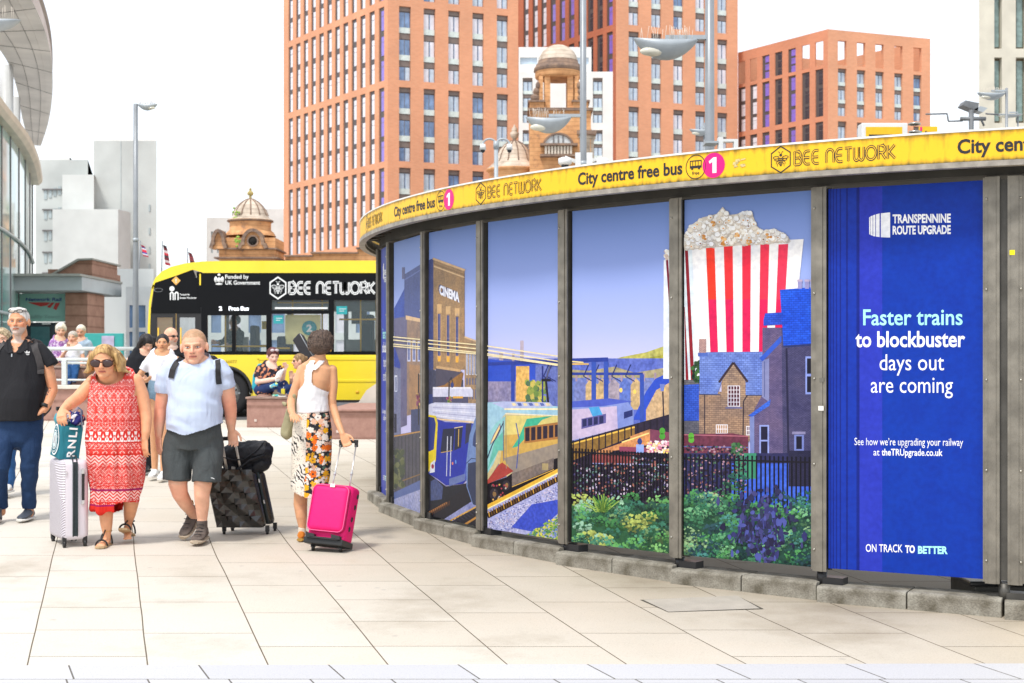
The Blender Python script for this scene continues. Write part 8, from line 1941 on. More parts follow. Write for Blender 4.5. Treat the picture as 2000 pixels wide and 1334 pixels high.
# black diamond-faced suitcase and holdall
Yk = 12.15; kk = Yk/F
bc = empty('suitcase', P(478, 1042, Yk), 'black hard-shell suitcase with star-faceted face leaning behind the youth', 'suitcase'); bc.location.z = GZ(Yk); O = Vector(bc.location)
def BPt(px, py, d=0.): return P(px, py, Yk)-O+Vector((0, d, 0))
sh_ = mat('black moulded shell', (.020, .018, .015), .26, var=.15, coat=.3, spec=.6)
def sheary(m, f=.0): m.v = [(x+(.10-z)*.085/.45*1.0, y-(z*.12), z) for x, y, z in m.v]; return m
m = rbox(MB(), .425, .12, .50, .05, z0=.055); sheary(m); m.build('shell', sh_, bc, loc=(-.03, .0, 0))
m = MB(); nx, nz_ = 4, 5; w = .098                              # star pyramids pressed into the face
for i in range(nx):
    for j in range(nz_):
        cx, cz_ = -.147+i*w, .065+j*w+w/2; hw = w/2
        corners = [(cx-hw, cz_-hw), (cx+hw, cz_-hw), (cx+hw, cz_+hw), (cx-hw, cz_+hw)]
        up_ = (i+j) % 2 == 0
        vs = [(x, -.062, z) for x, z in corners]+[(cx, -.062 if up_ else -.084, cz_)]+[(cx, -.064, cz_-hw), (cx+hw, -.064, cz_), (cx, -.064, cz_+hw), (cx-hw, -.064, cz_)]
        vs = [(x, y-(.024 if (q < 4) == up_ and q != 4 and ((q < 4) or True) and q in ((0, 2) if True else ()) else 0), z) for q, (x, y, z) in enumerate(vs)]
        fs = [(4, 0, 5), (4, 5, 1), (4, 1, 6), (4, 6, 2), (4, 2, 7), (4, 7, 3), (4, 3, 8), (4, 8, 0)]; m.add(vs, fs)
m.v = [(x-.0, y, z) for x, y, z in m.v]; sheary(m); fc_ = m.build('faceted_face', sh_, bc, loc=(-.03, .0, 0), recalc=False)
m = rbox(MB(), .40, .12, .47, .05, z0=.07); sheary(m); m.build('rear_shell', sh_, bc, loc=(.035, .125, 0))
m = MB(); m.tube([(.185, .06, .08), (.19, .06, .3), (.19, .06, .52), (.15, .06, .548), (-.2, .06, .548)], .012, mat('dark zip'), 8); sheary(m); m.build('zip', parent=bc)
m = MB(); m.box((.20, .08, .09), (.225, .16, .16), blk, bev=.005); m.box((.205, .09, .40), (.225, .14, .46), blk, bev=.005); m.box((.198, .0, .26), (.206, .02, .29), alu); m.box((.195, .0, .44), (.203, .02, .47), alu); sheary(m); m.build('corner_guard', parent=bc)
for x in (-.17, .195): castor(bc, x, -.02, .022); castor(bc, x+.03, .19, .022)
m = MB(); a = BPt(433, 930, .0); 
for p0, p1 in (((449, 935), (438, 862)), ((478, 945), (463, 858))): m.tube([BPt(*p0, -.05), BPt(*p1, -.10)], .011, mat('beige tube', (.50, .46, .40), .35, .5, var=.1), 8, flat=.6)
m.build('telescopic_handle', parent=bc)
m = MB(); m.tube([BPt(434, 856, -.10), BPt(449, 855, -.11), BPt(467, 858, -.10)], .017, blk, 12); m.build('handle_grip', parent=bc)
hb = empty('holdall', P(480, 935, Yk), 'black padded holdall strapped on top of the star-faceted suitcase', 'bag'); O = Vector(hb.location)
def HP(px, py, d=0.): return P(px, py, Yk)-O+Vector((0, d, 0))
m = MB(); limb(m, [HP(447, 893, .05), HP(478, 888, .05), HP(510, 882, .05)], [24*kk, 27*kk, 22*kk], [.10, .12, .10]); limb(m, [HP(446, 918, .04), HP(480, 922, .05), HP(512, 905, .05)], [13*kk, 16*kk, 16*kk], [.09, .1, .1])
NY = cloth('black padded nylon', (.022, .023, .028), .55, fold=.9, fs=10, var=.2)
hv = vox(m, 'bag_body', NY, hb, .009, 2, post=folds(.012, (16, 16, 16), 3.))
m = MB(); m.tube([HP(440, 892, -.07), HP(458, 897, -.085), HP(480, 896, -.08), HP(500, 882, -.05), HP(517, 862, .0)], .017, NY, 8, flat=.4, ref=(0, 1, 0)); m.tube([HP(458, 940, -.09), HP(468, 915, -.10), HP(492, 897, -.09), HP(519, 888, -.04)], .021, NY, 8, flat=.4, ref=(0, 1, 0)); m.tube([HP(519, 862, 0), HP(521, 890, .02), HP(522, 905, .03)], .012, NY, 8)
m.build('shoulder_strap', parent=hb); m = MB(); m.box(tuple(HP(511, 876, -.02)), tuple(HP(520, 863, .05)), blk, bev=.006); m.build('buckle', parent=hb)
m = MB(); c = HP(458, 916, -.065); m.prism([c+Vector((x*kk, 0, z*kk)) for x, z in ((-4, -5), (0, -8), (5, -4), (4, 5), (-3, 6))], (0, .01, 0), mat('beige patch', (.48, .45, .40), .7)); m.build('patch', parent=hb)

# pink suitcase
Yp = 11.25; kp = Yp/F; pk_ = empty('suitcase', P(640, 1076, Yp), 'bright pink soft suitcase tilted on its wheels behind the woman in the floral skirt', 'suitcase'); pk_.location.z = GZ(Yp); O = Vector(pk_.location)
def pinkm(name, k): 
    n = NT(name, .62, .35); b = n.n('TexNoise', i_Scale=420., i_Detail=1.); n.t.links.new(n.tc.outputs['Object'], b.inputs['Vector'])
    a = n.n('TexNoise', i_Scale=7., i_Detail=3.); n.t.links.new(n.tc.outputs['Object'], a.inputs['Vector'])
    return n.out(n.mix(1., (.80*k, .006*k, .16*k), n.ramp(b.outputs[0], [(.35, (.85,)*3), (.65, (1.1,)*3)]), 'MULTIPLY'), n.math('ADD', a.outputs[0], n.math('MULTIPLY', b.outputs[0], .06)), .35, .02)
PK = pinkm('pink polyester', 1.0)
tilt = Matrix.Rotation(math.radians(-24), 4, 'X')@Matrix.Rotation(math.radians(9), 4, 'Y')@Matrix.Rotation(math.radians(14), 4, 'Z')
yawp = Matrix.Rotation(math.radians(14), 4, 'Z')
Wp, Dp, Hp = .33, .17, .46
m = rbox(MB(), Wp, Dp, Hp, .04, z0=.06); B0 = Matrix.Rotation(math.radians(8), 4, 'Y')@Matrix.Rotation(math.radians(-14), 4, 'X')@Matrix.Rotation(math.radians(-20), 4, 'Z')
def tf(mm): mm.v = [tuple(B0@Vector(v)) for v in mm.v]; return mm
tf(m).build('case_body', PK, pk_)
m = rbox(MB(), Wp*.96, .06, Hp*.80, .045, z0=.135); m.v = [(x, y-Dp/2-.018, z) for x, y, z in m.v]; tf(m).build('front_pocket', PK, pk_)
pp = mat('pink piping', (.80, .10, .28), .5); m = MB(); r_ = .045; xx, zz0, zz1 = Wp*.48-.004, .139, .135+Hp*.80-.004; pts = []
for cx, cz2, a0 in ((xx-r_, zz1-r_, 90), (xx-r_, zz0+r_, 0), (-xx+r_, zz0+r_, -90), (-xx+r_, zz1-r_, -180)):
    for k in range(7): a = math.radians(a0-15*k); pts.append((cx+r_*math.cos(a), -Dp/2-.034, cz2+r_*math.sin(a)))
pts.append(pts[0]); m.tube(pts, .0045, pp, 6); tf(m).build('piping', parent=pk_)
m = MB(); m.box((-.005, -Dp/2-.051, .485), (.035, -Dp/2-.048, .512), mat('white badge', (.78, .76, .74), .5)); tf(m).build('badge', parent=pk_)
m = MB(); m.box((-Wp/2-.004, -Dp/2-.03, .035), (Wp/2+.004, Dp/2, .085), blk, bev=.01); m.box((-.12, -Dp/2-.05, .075), (.13, -Dp/2-.02, .09), blk, bev=.004)
for x in (-.12, .10): m.prism([(x-.03, -Dp/2-.05, .118), (x+.045, -Dp/2-.05, .108), (x+.05, -Dp/2-.05, .082), (x-.02, -Dp/2-.05, .075)], (0, .04, 0), blk)
tf(m).build('base', parent=pk_)
for x in (-.115, .125): q = B0@Vector((x, -.04, .04)); w = MB(); w.tube([(q.x-.011, q.y, .026), (q.x+.011, q.y, .026)], .026, blk, 16); w.box((q.x-.018, q.y-.01, .03), (q.x+.018, q.y+.012, .065), blk); w.build('wheel', parent=pk_)
m = MB()
for z in (.18, .26, .36, .45): m.ell((Wp/2+.002, .0+(z-.3)*.2, z), (.008, .014, .022), blk, 8)
tf(m).build('side_stud', parent=pk_)
m = MB(); a1, b1, a2, b2 = [P(x, y, Yt_)-O for x, y, Yt_ in ((648, 955, 11.42), (666, 866, 11.62), (682, 955, 11.42), (696, 866, 11.62))]
for a, b in ((a1, b1), (a2, b2)): m.tube([a, a.lerp(b, .45), b], [.0065, .0055, .0055], alu, 8); m.tube([a.lerp(b, .30), a.lerp(b, .36)], .011, mat('grey collar', (.45, .46, .47), .4), 8)
m.build('telescopic_handle', parent=pk_); m = MB(); d_ = (b2-b1)*.12; m.tube([b1-d_+Vector((0, 0, .015)), b2+d_+Vector((0, 0, .015))], .0135, blk, 12)
for b in (b1, b2): m.box((b.x-.014, b.y-.014, b.z-.03), (b.x+.014, b.y+.014, b.z+.018), blk, bev=.003)
m.build('handle_grip', parent=pk_)
# ---------------------------------------------------------------- people further off
BG = 'people at rest beyond the railing'
def simple(label, px, py, Y, hc, hh, rows, arms, legs, skin='fair', top=None, sleeve=None, bottom=None, brows=None, hair=None, yaw=0, pitch=0, hd=0., size=.010, group=None, cut=None, stub=None, shoe=None, legcover=None, extra=None, hairkw={}, neckr=6.5, base=None):
    f = Fig(label, px, py, Y=Y, skin=skin, size=size, group=group)
    if base is not None: pass
    H = f.head(hc[0], hc[1], hh, d=hd, yaw=yaw, pitch=pitch, stubble=stub)
    f.neck(hc[0], hc[1]+hh*.25, rows[0][1]*.5+rows[0][2]*.5, rows[0][0]+hh*.12, neckr*hh/38, neckr*1.1*hh/38, hd, rows[0][4] if len(rows[0]) > 4 else 0)
    f.rows(f.b, [(r[0], r[1]+(r[2]-r[1])*.07, r[2]-(r[2]-r[1])*.07, r[3]*.88)+tuple(r[4:]) for r in rows])
    for pts, r, hnd in arms:
        f.limb(f.b, pts, r)
        if hnd: f.hand(*pts[-1], *hnd[0], **hnd[1])
    for pts, r in legs: f.limb(f.b, pts, [q*(.8 if legcover else 1) for q in r])
    f.build_body()
    m = MB(); f.rows(m, rows, round1=False)
    for pts, r in (sleeve or []): f.limb(m, pts, r, round1=False)
    nc = f.L(hc[0], hc[1]+hh*.42, hd-.02)
    top_o = vox(m, 'top', top, f.o, size, 2, post=folds(.010, (9, 9, 7), px*.1), cut=lambda c: (c-nc).length < hh*f.k*.42)
    if legcover:
        m = MB(); r0 = rows[-1]
        for pts, r in legcover[1]: f.limb(m, pts, r, round1=False)
        vox(m, legcover[2], legcover[0], f.o, size, 2, post=folds(.012, (10, 10, 10), px*.2))
    if hair: hairshell(f, H, hair, **dict(dict(grow=1.06, front=.24, slope=.6, bumps=.02, size=.008), **hairkw))
    return f, H, top_o
wt = cloth('white cotton', (.74, .75, .80), .9, fold=.7, fs=8, var=.03); bkc = cloth('black cotton', (.015, .016, .02), .9, fold=.7, fs=8)
dn = cloth('pale denim', (.22, .34, .46), .9, fold=.5, fs=10, var=.5); dn2 = cloth('blue denim', (.03, .10, .26), .9, fold=.6, fs=10, var=.3)
hb_ = hairmat('black hair', (.006, .005, .006), (.03, .024, .022)); hs = hairmat('fair grey hair', (.60, .54, .42), (.80, .76, .66)); hbr = hairmat('brown hair', (.12, .065, .03), (.36, .22, .10))
# woman in white t-shirt and denim shorts
f, H, t_ = simple('dark haired person in white t-shirt and denim shorts walking behind the youth', 318, 937, 16.2, (318, 671), 38,
    [(692, 292, 342, .08), (702, 283, 350, .11), (720, 290, 347, .12), (745, 292, 345, .12)],
    [([(290, 703, 0), (281, 722, 0), (270, 738, -.02), (277, 748, -.12), (286, 745, -.2)], [7.5, 6.5, 6, 5, 4], ((.8, .2, -.3), dict(nrm=(0, 0, 1), side=1, curl=.5, sc=.95))), ([(345, 703, 0), (352, 725, 0), (354, 750, 0), (350, 775, 0)], [7.5, 6.5, 6, 4.5], ((0, -1, 0), dict(curl=.3)))],
    [([(303, 760, 0), (302, 800, -.02), (300, 840, .02), (298, 880, .1), (297, 925, .12)], [13, 12, 8.5, 8, 5.5]), ([(326, 760, 0), (324, 800, 0), (322, 850, -.05), (322, 890, -.05), (322, 930, -.05)], [13, 12, 9, 8, 5.5])],
    top=wt, sleeve=[([(296, 702, 0), (286, 712, 0), (279, 724, 0)], [9, 9.5, 9.5]), ([(340, 702, 0), (349, 712, 0), (353, 726, 0)], [9, 9.5, 9.5])], hair=hb_, yaw=6, pitch=-4, hairkw=dict(front=.22, slope=.75, grow=1.04), group=None, skin='gold')
m = MB(); f.rows(m, [(740, 292, 346, .115), (757, 289, 346, .13), (768, 289, 346, .13)]); f.limb(m, [(303, 760, 0), (303, 779, 0)], 15, round1=False); f.limb(m, [(330, 760, 0), (330, 779, 0)], 15, round1=False); vox(m, 'denim_shorts', dn, f.o, .009, 2)
for x, y, d in ((297, 934, .12), (322, 936, -.05)): f.shoe(x, y, d, 0, -1, 0, .24, wl_, sole_w, .042)
m = MB(); f.rows(m, [(742, 274, 286, .05, -.12), (775, 272, 290, .06, -.1), (785, 275, 288, .05, -.1)]); bg_ = vox(m, 'handbag', cloth('brown patterned leather', (.20, .06, .035), .6), None, .01, 1); bg_.location = f.o.location; tag(bg_, 'brown patterned bag held by the woman in the white t-shirt', 'handbag')
# long haired woman in black hoodie looking down
f, H, t_ = simple('long black haired person in a dark hoodie looking down at a phone', 272, 925, 16.9, (287, 671), 36,
    [(690, 258, 296, .09), (700, 250, 300, .12), (730, 248, 297, .13), (765, 252, 298, .13)],
    [([(256, 702, 0), (250, 725, -.02), (258, 745, -.1), (280, 740, -.24)], [8, 8, 7, 4.5], ((.7, -.2, -.5), dict(nrm=(0, 0, 1), side=1, curl=.6, sc=.95))), ([(296, 704, 0), (304, 730, -.03), (298, 742, -.2)], [8, 7.5, 4.5], ((-.5, 0, -.6), dict(curl=.6)))],
    [([(266, 775, 0), (264, 850, 0), (264, 915, 0)], [14, 10, 6]), ([(286, 775, 0), (288, 850, 0), (288, 915, 0)], [14, 10, 6])],
    top=bkc, sleeve=[([(260, 702, 0), (251, 722, -.02), (257, 743, -.09), (272, 741, -.2)], [10, 10.5, 9.5, 7]), ([(294, 704, 0), (304, 730, -.03), (299, 741, -.17)], [9.5, 9, 7])], hair=hb_, yaw=35, pitch=32,
    hairkw=dict(front=.15, slope=.9, grow=1.08, keep=lambda x, y, z: (abs(x) > .2 and z > -1.3) or y > 0, extra=lambda m, T, h: [limb(m, [T(sx*.3, .0, .3), T(sx*.4, .02, -.1), T(sx*.42, -.05, -.5), T(sx*.36, -.1, -.85)], [.14*h, .15*h, .14*h, .05*h]) for sx in (-1, 1)]+[m.ell(T(0, .3, -.1), (.36*h, .25*h, .5*h), n=14)]),
    legcover=(bkc, [([(266, 765, 0), (264, 850, 0), (264, 915, 0)], [16, 12, 8]), ([(286, 765, 0), (288, 850, 0), (288, 915, 0)], [16, 12, 8])], 'trousers'))
for x in (264, 288): f.shoe(x, 922, 0, 0, -1, 0, .25, blackpaint, sole_b, .042)
# bald man in black
f, H, t_ = simple('bald person in sunglasses and black t-shirt, half hidden behind the youth', 336, 912, 17.8, (335, 658), 37,
    [(682, 322, 352, .08), (692, 312, 360, .12), (720, 314, 360, .14), (770, 316, 358, .14)],
    [([(316, 698, 0), (310, 730, 0), (312, 770, 0)], [8, 7, 5], ((0, -1, 0), dict(curl=.3))), ([(358, 698, 0), (364, 730, 0), (363, 770, 0)], [8, 7, 5], ((0, -1, 0), dict(curl=.3)))],
    [([(328, 775, 0), (327, 850, 0), (327, 905, 0)], [13, 9, 6]), ([(348, 775, 0), (349, 850, 0), (349, 905, 0)], [13, 9, 6])],
    top=bkc, sleeve=[([(320, 695, 0), (313, 712, 0), (311, 724, 0)], [10, 10, 9.5]), ([(354, 695, 0), (361, 712, 0), (363, 724, 0)], [10, 10, 9.5])], yaw=55, skin='pink', stub=(.5, .4, .34),
    legcover=(bkc, [([(328, 765, 0), (327, 850, 0), (327, 906, 0)], [14, 11, 8]), ([(348, 765, 0), (349, 850, 0), (349, 906, 0)], [14, 11, 8])], 'trousers'))
m = MB(); T = H['T']; h = H['h']
for sx in (-1, 1): m.ell(T(sx*.14, -.32, .03), (.1*h, .05*h, .06*h), None, 12, R=H['R']); m.tube([T(sx*.22, -.28, .04), T(sx*.34, .05, .03)], .004, n=5)
m.tube([T(-.1, -.34, .04), T(.1, -.34, .04)], .006, n=5); m.build('sunglasses', blackpaint, f.o)
for x in (327, 349): f.shoe(x, 910, 0, 0, -1, 0, .27, blackpaint, sole_b, .045)
# head behind the man in black
f, H, t_ = simple('curly fair haired person mostly hidden behind the bearded man at the left edge', 4, 965, 14.7, (4, 664), 46,
    [(692, -24, 34, .09), (704, -34, 44, .12), (760, -32, 40, .14), (810, -30, 38, .14)],
    [([(-28, 712, 0), (-38, 750, 0), (-38, 800, 0)], [10, 9, 6], ((0, -1, 0), dict(curl=.3))), ([(38, 712, 0), (42, 750, .05), (40, 800, .05)], [9, 8, 6], ((0, -1, 0), dict(curl=.3)))],
    [([(-10, 815, 0), (-12, 890, 0), (-12, 955, 0)], [15, 11, 7]), ([(18, 815, 0), (18, 890, 0), (18, 955, 0)], [15, 11, 7])], top=cloth('grey cotton', (.20, .2, .21)), hair=hairmat('ash blonde curls', (.20, .13, .07), (.60, .48, .30), 60, .6, (1, 1, 1)), hairkw=dict(bumps=.05, grow=1.12, front=.26),
    legcover=(dn2, [([(-10, 805, 0), (-12, 890, 0), (-12, 955, 0)], [18, 13, 9]), ([(18, 805, 0), (18, 890, 0), (18, 955, 0)], [18, 13, 9])], 'jeans'), size=.011)
for x in (-12, 18): f.shoe(x, 962, 0, 0, -1, 0, .26, sole_w, sole_w, .045)
# three people beyond the railing
def speck(name, a, b, c, sc=30):
    n = NT(name, .9, .2); v = n.n('TexVoronoi', i_Scale=float(sc)); n.t.links.new(n.tc.outputs['Object'], v.inputs['Vector']); return n.out(n.ramp(n.xyz(v.outputs['Color'])[0], [(0, a), (.4, b), (.72, c)], 'CONSTANT'))
YD = 28.6
f, H, t_ = simple('white haired person in a purple patterned top standing beyond the railing', 116, 790, YD, (119, 646), 29,
    [(661, 103, 131, .09), (668, 99, 132, .12), (690, 103, 131, .14), (708, 102, 131, .14)],
    [([(102, 668, 0), (97, 685, -.02), (99, 698, -.1)], [4.8, 4.2, 3], ((.5, -.8, -.2), dict(curl=.3))), ([(129, 668, 0), (130, 688, -.02), (122, 700, -.15)], [4.6, 4, 3], ((-.6, -.5, -.2), dict(curl=.3)))],
    [([(109, 710, 0), (109, 750, 0), (109, 785, 0)], [7, 5, 3.5]), ([(123, 710, 0), (123, 750, 0), (123, 785, 0)], [7, 5, 3.5])], top=speck('purple floral', (.35, .16, .42), (.60, .48, .64), (.22, .10, .30), 40),
    sleeve=[([(104, 667, 0), (100, 679, 0)], [6.4, 6.2]), ([(128, 667, 0), (130, 679, 0)], [6.2, 6])], hair=hs, hairkw=dict(grow=1.16, bumps=.05, front=.2, slope=.9, size=.012), size=.014, group=BG,
    legcover=(cloth('pale grey linen', (.52, .52, .54)), [([(109, 705, 0), (109, 750, 0), (109, 785, 0)], [9, 7.5, 6]), ([(123, 705, 0), (123, 750, 0), (123, 785, 0)], [9, 7.5, 6])], 'trousers'), pitch=10, yaw=20)
for x in (109, 123): f.shoe(x, 789, 0, 0, -1, 0, .25, sole_w, sole_w, .042)
f, H, t_ = simple('person in a white shirt drinking, seated on the granite block beyond the railing', 143, 790, 28.0-.1, (142, 660), 27,
    [(672, 130, 156, .09), (679, 125, 160, .12), (700, 128, 160, .15), (720, 130, 160, .15)],
    [([(128, 681, 0), (124, 697, -.08), (138, 684, -.25)], [4.8, 4.2, 3], ((.3, .8, 0), dict(curl=.7))), ([(158, 682, 0), (163, 700, -.02), (160, 716, -.1)], [4.6, 4, 3], ((-.1, -1, -.2), dict(curl=.3)))],
    [([(138, 716, 0), (143, 718, -.4), (149, 735, -.46), (151, 748, -.46)], [6.5, 5.6, 4.4, 3.4]), ([(152, 716, 0), (158, 717, -.35), (160, 730, -.4), (158, 742, -.42)], [6.5, 5.6, 4.4, 3.4])],
    top=wt, sleeve=[([(131, 678, 0), (126, 690, -.03)], [6.4, 6]), ([(155, 678, 0), (161, 692, 0)], [6.2, 6])], hair=hairmat('grey hair', (.34, .30, .26), (.56, .52, .46)), hairkw=dict(size=.012), size=.014, skin='pink', group=BG,
    legcover=(dn2, [([(138, 716, 0), (143, 718, -.4), (149, 735, -.46), (151, 746, -.46)], [8, 7, 5.6, 5]), ([(152, 716, 0), (158, 717, -.35), (160, 730, -.4), (158, 740, -.42)], [8, 7, 5.6, 5])], 'jeans'))
f.shoe(151, 753, -.46, .1, -1, 0, .26, mat('navy shoe', (.02, .04, .12), .6), sole_b, .042); f.shoe(158, 748, -.42, .3, -1, 0, .26, mat('navy shoe'), sole_b, .042)
f, H, t_ = simple('fair haired person in a light blue t-shirt standing beside the granite pier', 162, 785, 29.2, (158, 648), 27,
    [(664, 148, 172, .09), (671, 143, 177, .12), (690, 147, 174, .14), (708, 148, 173, .14)],
    [([(146, 672, 0), (143, 690, 0), (149, 702, -.1)], [4.6, 4, 3], ((.4, -.8, 0), dict(curl=.3))), ([(174, 672, 0), (178, 690, 0), (172, 704, -.1)], [4.6, 4, 3], ((-.4, -.8, 0), dict(curl=.3)))],
    [([(155, 712, 0), (155, 750, 0), (155, 778, 0)], [7, 5, 3.5]), ([(168, 712, 0), (168, 750, 0), (168, 778, 0)], [7, 5, 3.5])], top=cloth('light blue jersey', (.38, .50, .64)),
    sleeve=[([(147, 670, 0), (144, 682, 0)], [6.2, 6]), ([(173, 670, 0), (177, 682, 0)], [6.2, 6])], hair=hs, hairkw=dict(size=.012, front=.3), size=.014, skin='pink', pitch=15, group=BG,
    legcover=(cloth('navy cotton', (.02, .03, .08)), [([(155, 706, 0), (155, 740, 0), (155, 778, 0)], [9, 8, 6]), ([(168, 706, 0), (168, 740, 0), (168, 778, 0)], [9, 8, 6])], 'trousers'))
for x in (155, 168): f.shoe(x, 784, 0, 0, -1, 0, .26, sole_b, sole_b, .042)
# seated women on the granite bench
ys = bAO.y+.38
fl = speck('floral blouse', (.02, .02, .03), (.55, .22, .12), (.04, .03, .05), 30)
f, H, t_ = simple('red haired person in a floral blouse sitting cross-legged on the granite bench, eating', 520, 775, ys, (533, 696), 33,
    [(712, 512, 544, .08), (722, 501, 552, .11), (745, 502, 548, .13), (770, 497, 550, .15)],
    [([(506, 726, 0), (504, 746, -.06), (530, 742, -.22), (541, 740, -.26)], [7, 6, 5, 4], ((.8, .1, 0), dict(nrm=(0, 0, 1), curl=.5))), ([(548, 726, 0), (553, 744, -.1), (560, 722, -.22)], [6.5, 5.5, 4], ((0, 1, -.1), dict(curl=.7)))],
    [([(510, 764, 0), (540, 755, -.2), (552, 772, -.26), (562, 771, -.22)], [11, 9.5, 7, 5]), ([(536, 764, 0), (560, 752, -.12), (566, 756, -.16), (545, 771, -.28)], [11, 9, 7, 5])],
    top=fl, sleeve=[([(508, 722, 0), (505, 738, -.03)], [9.5, 9]), ([(546, 722, 0), (551, 736, -.04)], [8.5, 8])], hair=hairmat('dark red hair', (.05, .012, .012), (.16, .04, .04)), yaw=28, pitch=14, hairkw=dict(grow=1.12, front=.24, slope=.8),
    legcover=(cloth('navy denim', (.022, .04, .12)), [([(508, 762, 0), (540, 753, -.2), (552, 768, -.25), (560, 770, -.22)], [12, 11, 9, 7]), ([(534, 762, 0), (560, 751, -.12), (566, 756, -.16), (548, 769, -.27)], [12, 10, 9, 7])], 'jeans'), size=.010, skin='pale')
f.shoe(545, 775, -.3, .9, -.3, 0, .24, mat('grey brown suede', (.16, .12, .09), .8), sole_w, .042)
m = MB(); T = H['T']; h = H['h']
for sx in (-1, 1): m.ell(T(sx*.13, -.22, .42), (.13*h, .08*h, .09*h), None, 10, R=H['R'])
m.build('sunglasses', mat('pale lenses', (.60, .52, .55), .15, spec=.8), f.o)
O = Vector(f.o.location); Yf = f.Y
def loose(name, label, cat, mat_, fn, size=.009, post=None, loc=None):
    m = MB(); fn(m); ob = vox(m, name, mat_, None, size, 1, post=post); ob.location = loc or O; tag(ob, label, cat); return ob
loose('backpack', 'turquoise backpack on the back of the woman eating on the bench', 'backpack', cloth('turquoise nylon', (.03, .34, .44), .7), lambda m: f.rows(m, [(716, 500, 522, .05, .12), (735, 491, 520, .09, .14), (758, 489, 518, .09, .14), (766, 494, 514, .06, .12)]))
loose('paper_bag', 'crumpled white paper bag held by the woman eating on the bench', 'paper bag', mat('white paper', (.78, .77, .76), .8), lambda m: limb(m, [f.L(546, 740, -.26), f.L(552, 728, -.27), f.L(558, 722, -.27)], [.05, .045, .02]), post=folds(.01, (30, 30, 30)))
loose('snack', 'golden snack in the raised hand of the woman eating', 'snack', mat('golden crust', (.60, .32, .05), .7), lambda m: m.ell(f.L(557, 716, -.26), (.03, .02, .02)))
loose('food_wrapper', 'turquoise and green food wrapper lying on the bench edge', 'wrapper', speck('wrapper print', (.10, .48, .50), (.66, .72, .66), (.22, .52, .2), 30), lambda m: limb(m, [f.L(540, 772, -.33), f.L(553, 771, -.33)], [.02, .03]), post=folds(.01, (40, 40, 40)))
loose('snack_packet', 'blue and yellow snack packet in the lap of the woman on the bench', 'packet', speck('packet print', (.08, .42, .62), (.62, .66, .2), (.5, .62, .66), 25), lambda m: limb(m, [f.L(536, 754, -.33), f.L(546, 750, -.34)], [.03, .03]), post=folds(.01, (40, 40, 40)))
cn = empty('juice_carton', Vector((P(553, 705, ys-.3).x, ys-.3, bAO.z+bAz)), 'small yellow drink carton standing on the bench edge', 'carton'); MB().box((-.03, -.03, 0), (.03, .03, .135)).build('box', mat('yellow carton', (.72, .60, .04), .4, var=.2, vs=14), cn, bev=.004); MB().tube([(0, 0, .136), (.01, 0, .17)], .004, n=6).build('straw', wl_, cn)
f2, H2_, t_ = simple('person with tied back brown hair and sunglasses seated facing left on the bench', 590, 775, ys+.05, (583, 706), 31,
    [(722, 578, 606, .08), (730, 573, 616, .11), (750, 575, 616, .13), (772, 572, 618, .14)],
    [([(578, 734, -.03), (571, 750, -.1), (572, 738, -.2)], [6, 5, 3.6], ((0, 1, -.1), dict(curl=.7))), ([(612, 734, 0), (612, 752, -.05), (600, 760, -.15)], [6.5, 5.5, 4], ((-.8, 0, 0), dict(curl=.5)))],
    [([(590, 766, 0), (572, 760, -.2), (566, 770, -.22)], [10, 8, 6]), ([(604, 766, 0), (590, 762, -.25), (580, 770, -.3)], [10, 8, 6])], top=speck('spotted blouse', (.62, .60, .60), (.10, .10, .12), (.50, .34, .30), 36), yaw=-72, hair=hbr, hairkw=dict(grow=1.05, front=.2, slope=.9, keep=lambda x, y, z: y > .05, extra=lambda m, T, h: m.ell(T(0, .48, .2), (.14*h, .16*h, .14*h), n=10)),
    legcover=(dn2, [([(590, 764, 0), (572, 759, -.2), (566, 770, -.22)], [12, 9, 7]), ([(604, 764, 0), (590, 761, -.25), (580, 770, -.3)], [12, 9, 7])], 'jeans'), size=.010, skin='fair')
m = MB(); T = H2_['T']; h = H2_['h']
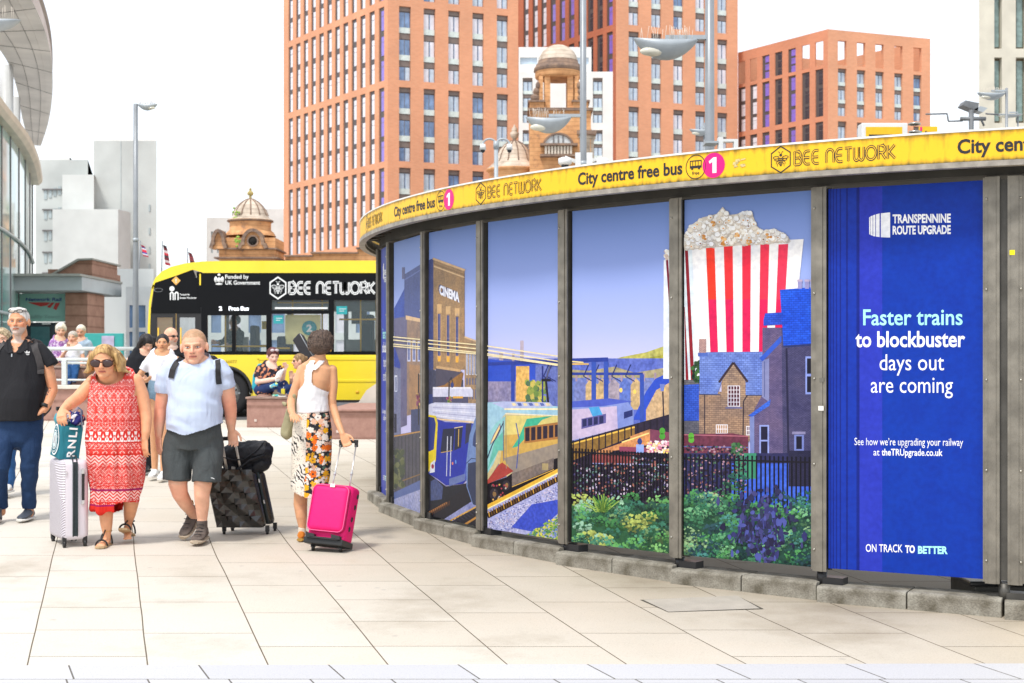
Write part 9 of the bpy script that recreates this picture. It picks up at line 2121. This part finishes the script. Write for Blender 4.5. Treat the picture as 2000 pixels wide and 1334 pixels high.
for sx in (-1, 1): m.ell(T(sx*.13, -.31, .02), (.1*h, .05*h, .07*h), None, 10, R=H2_['R'])
m.build('sunglasses', blackpaint, f2.o)
gc = empty('guitar_case', P(612, 705, ys+.3)+Vector((0, 0, -.35)), 'dark grey padded instrument case slanting up behind the seated women', 'instrument case'); O2 = Vector(gc.location); G = lambda x, y, d: P(x, y, ys+.3)-O2+Vector((0, d, 0))
m = MB(); m.prism([G(571, 664, 0), G(584, 650, 0), G(592, 655, 0), G(620, 706, 0), G(600, 716, 0)], (0, .12, 0), cloth('dark grey padded nylon', (.045, .045, .05), .7)); m.prism([G(600, 716, .001), G(620, 706, .001), G(640, 735, .001), G(640, 765, .001), G(605, 762, .001)], (0, .16, 0), cloth('dark grey padded nylon', (.045, .045, .05))); m.build('case_body', parent=gc, bev=.02)
m = MB(); m.tube([G(586, 652, -.004), G(604, 684, -.004), G(618, 706, -.004)], .008, pg, 6); m.build('piping', parent=gc)
# driver in the bus
f3, H3, t_ = simple('driver in dark clothes seated inside the bus near the front', 462, 762, YB+1.2, (458, 628), 26,
    [(644, 448, 470, .09), (652, 444, 474, .12), (672, 446, 474, .14), (695, 446, 476, .14)],
    [([(446, 654, 0), (440, 668, -.1), (430, 670, -.3)], [5, 4, 3], ((-.8, 0, -.3), dict(curl=.7))), ([(472, 654, 0), (470, 672, -.05), (455, 676, -.3)], [5, 4, 3], ((-.8, 0, -.3), dict(curl=.7)))],
    [([(455, 694, 0), (436, 694, -.1), (434, 735, -.1)], [7, 6, 4]), ([(468, 694, 0), (450, 696, -.1), (448, 735, -.1)], [7, 6, 4])], top=bkc, hair=hb_, yaw=-70, hairkw=dict(size=.013), size=.015,
    legcover=(bkc, [([(455, 692, 0), (436, 693, -.1), (434, 740, -.1)], [8, 7, 6]), ([(468, 692, 0), (450, 695, -.1), (448, 740, -.1)], [8, 7, 6])], 'trousers'), sleeve=[([(448, 652, 0), (440, 667, -.1), (433, 670, -.24)], [6.5, 6, 5]), ([(471, 652, 0), (470, 671, -.05), (458, 676, -.24)], [6.5, 6, 5])])
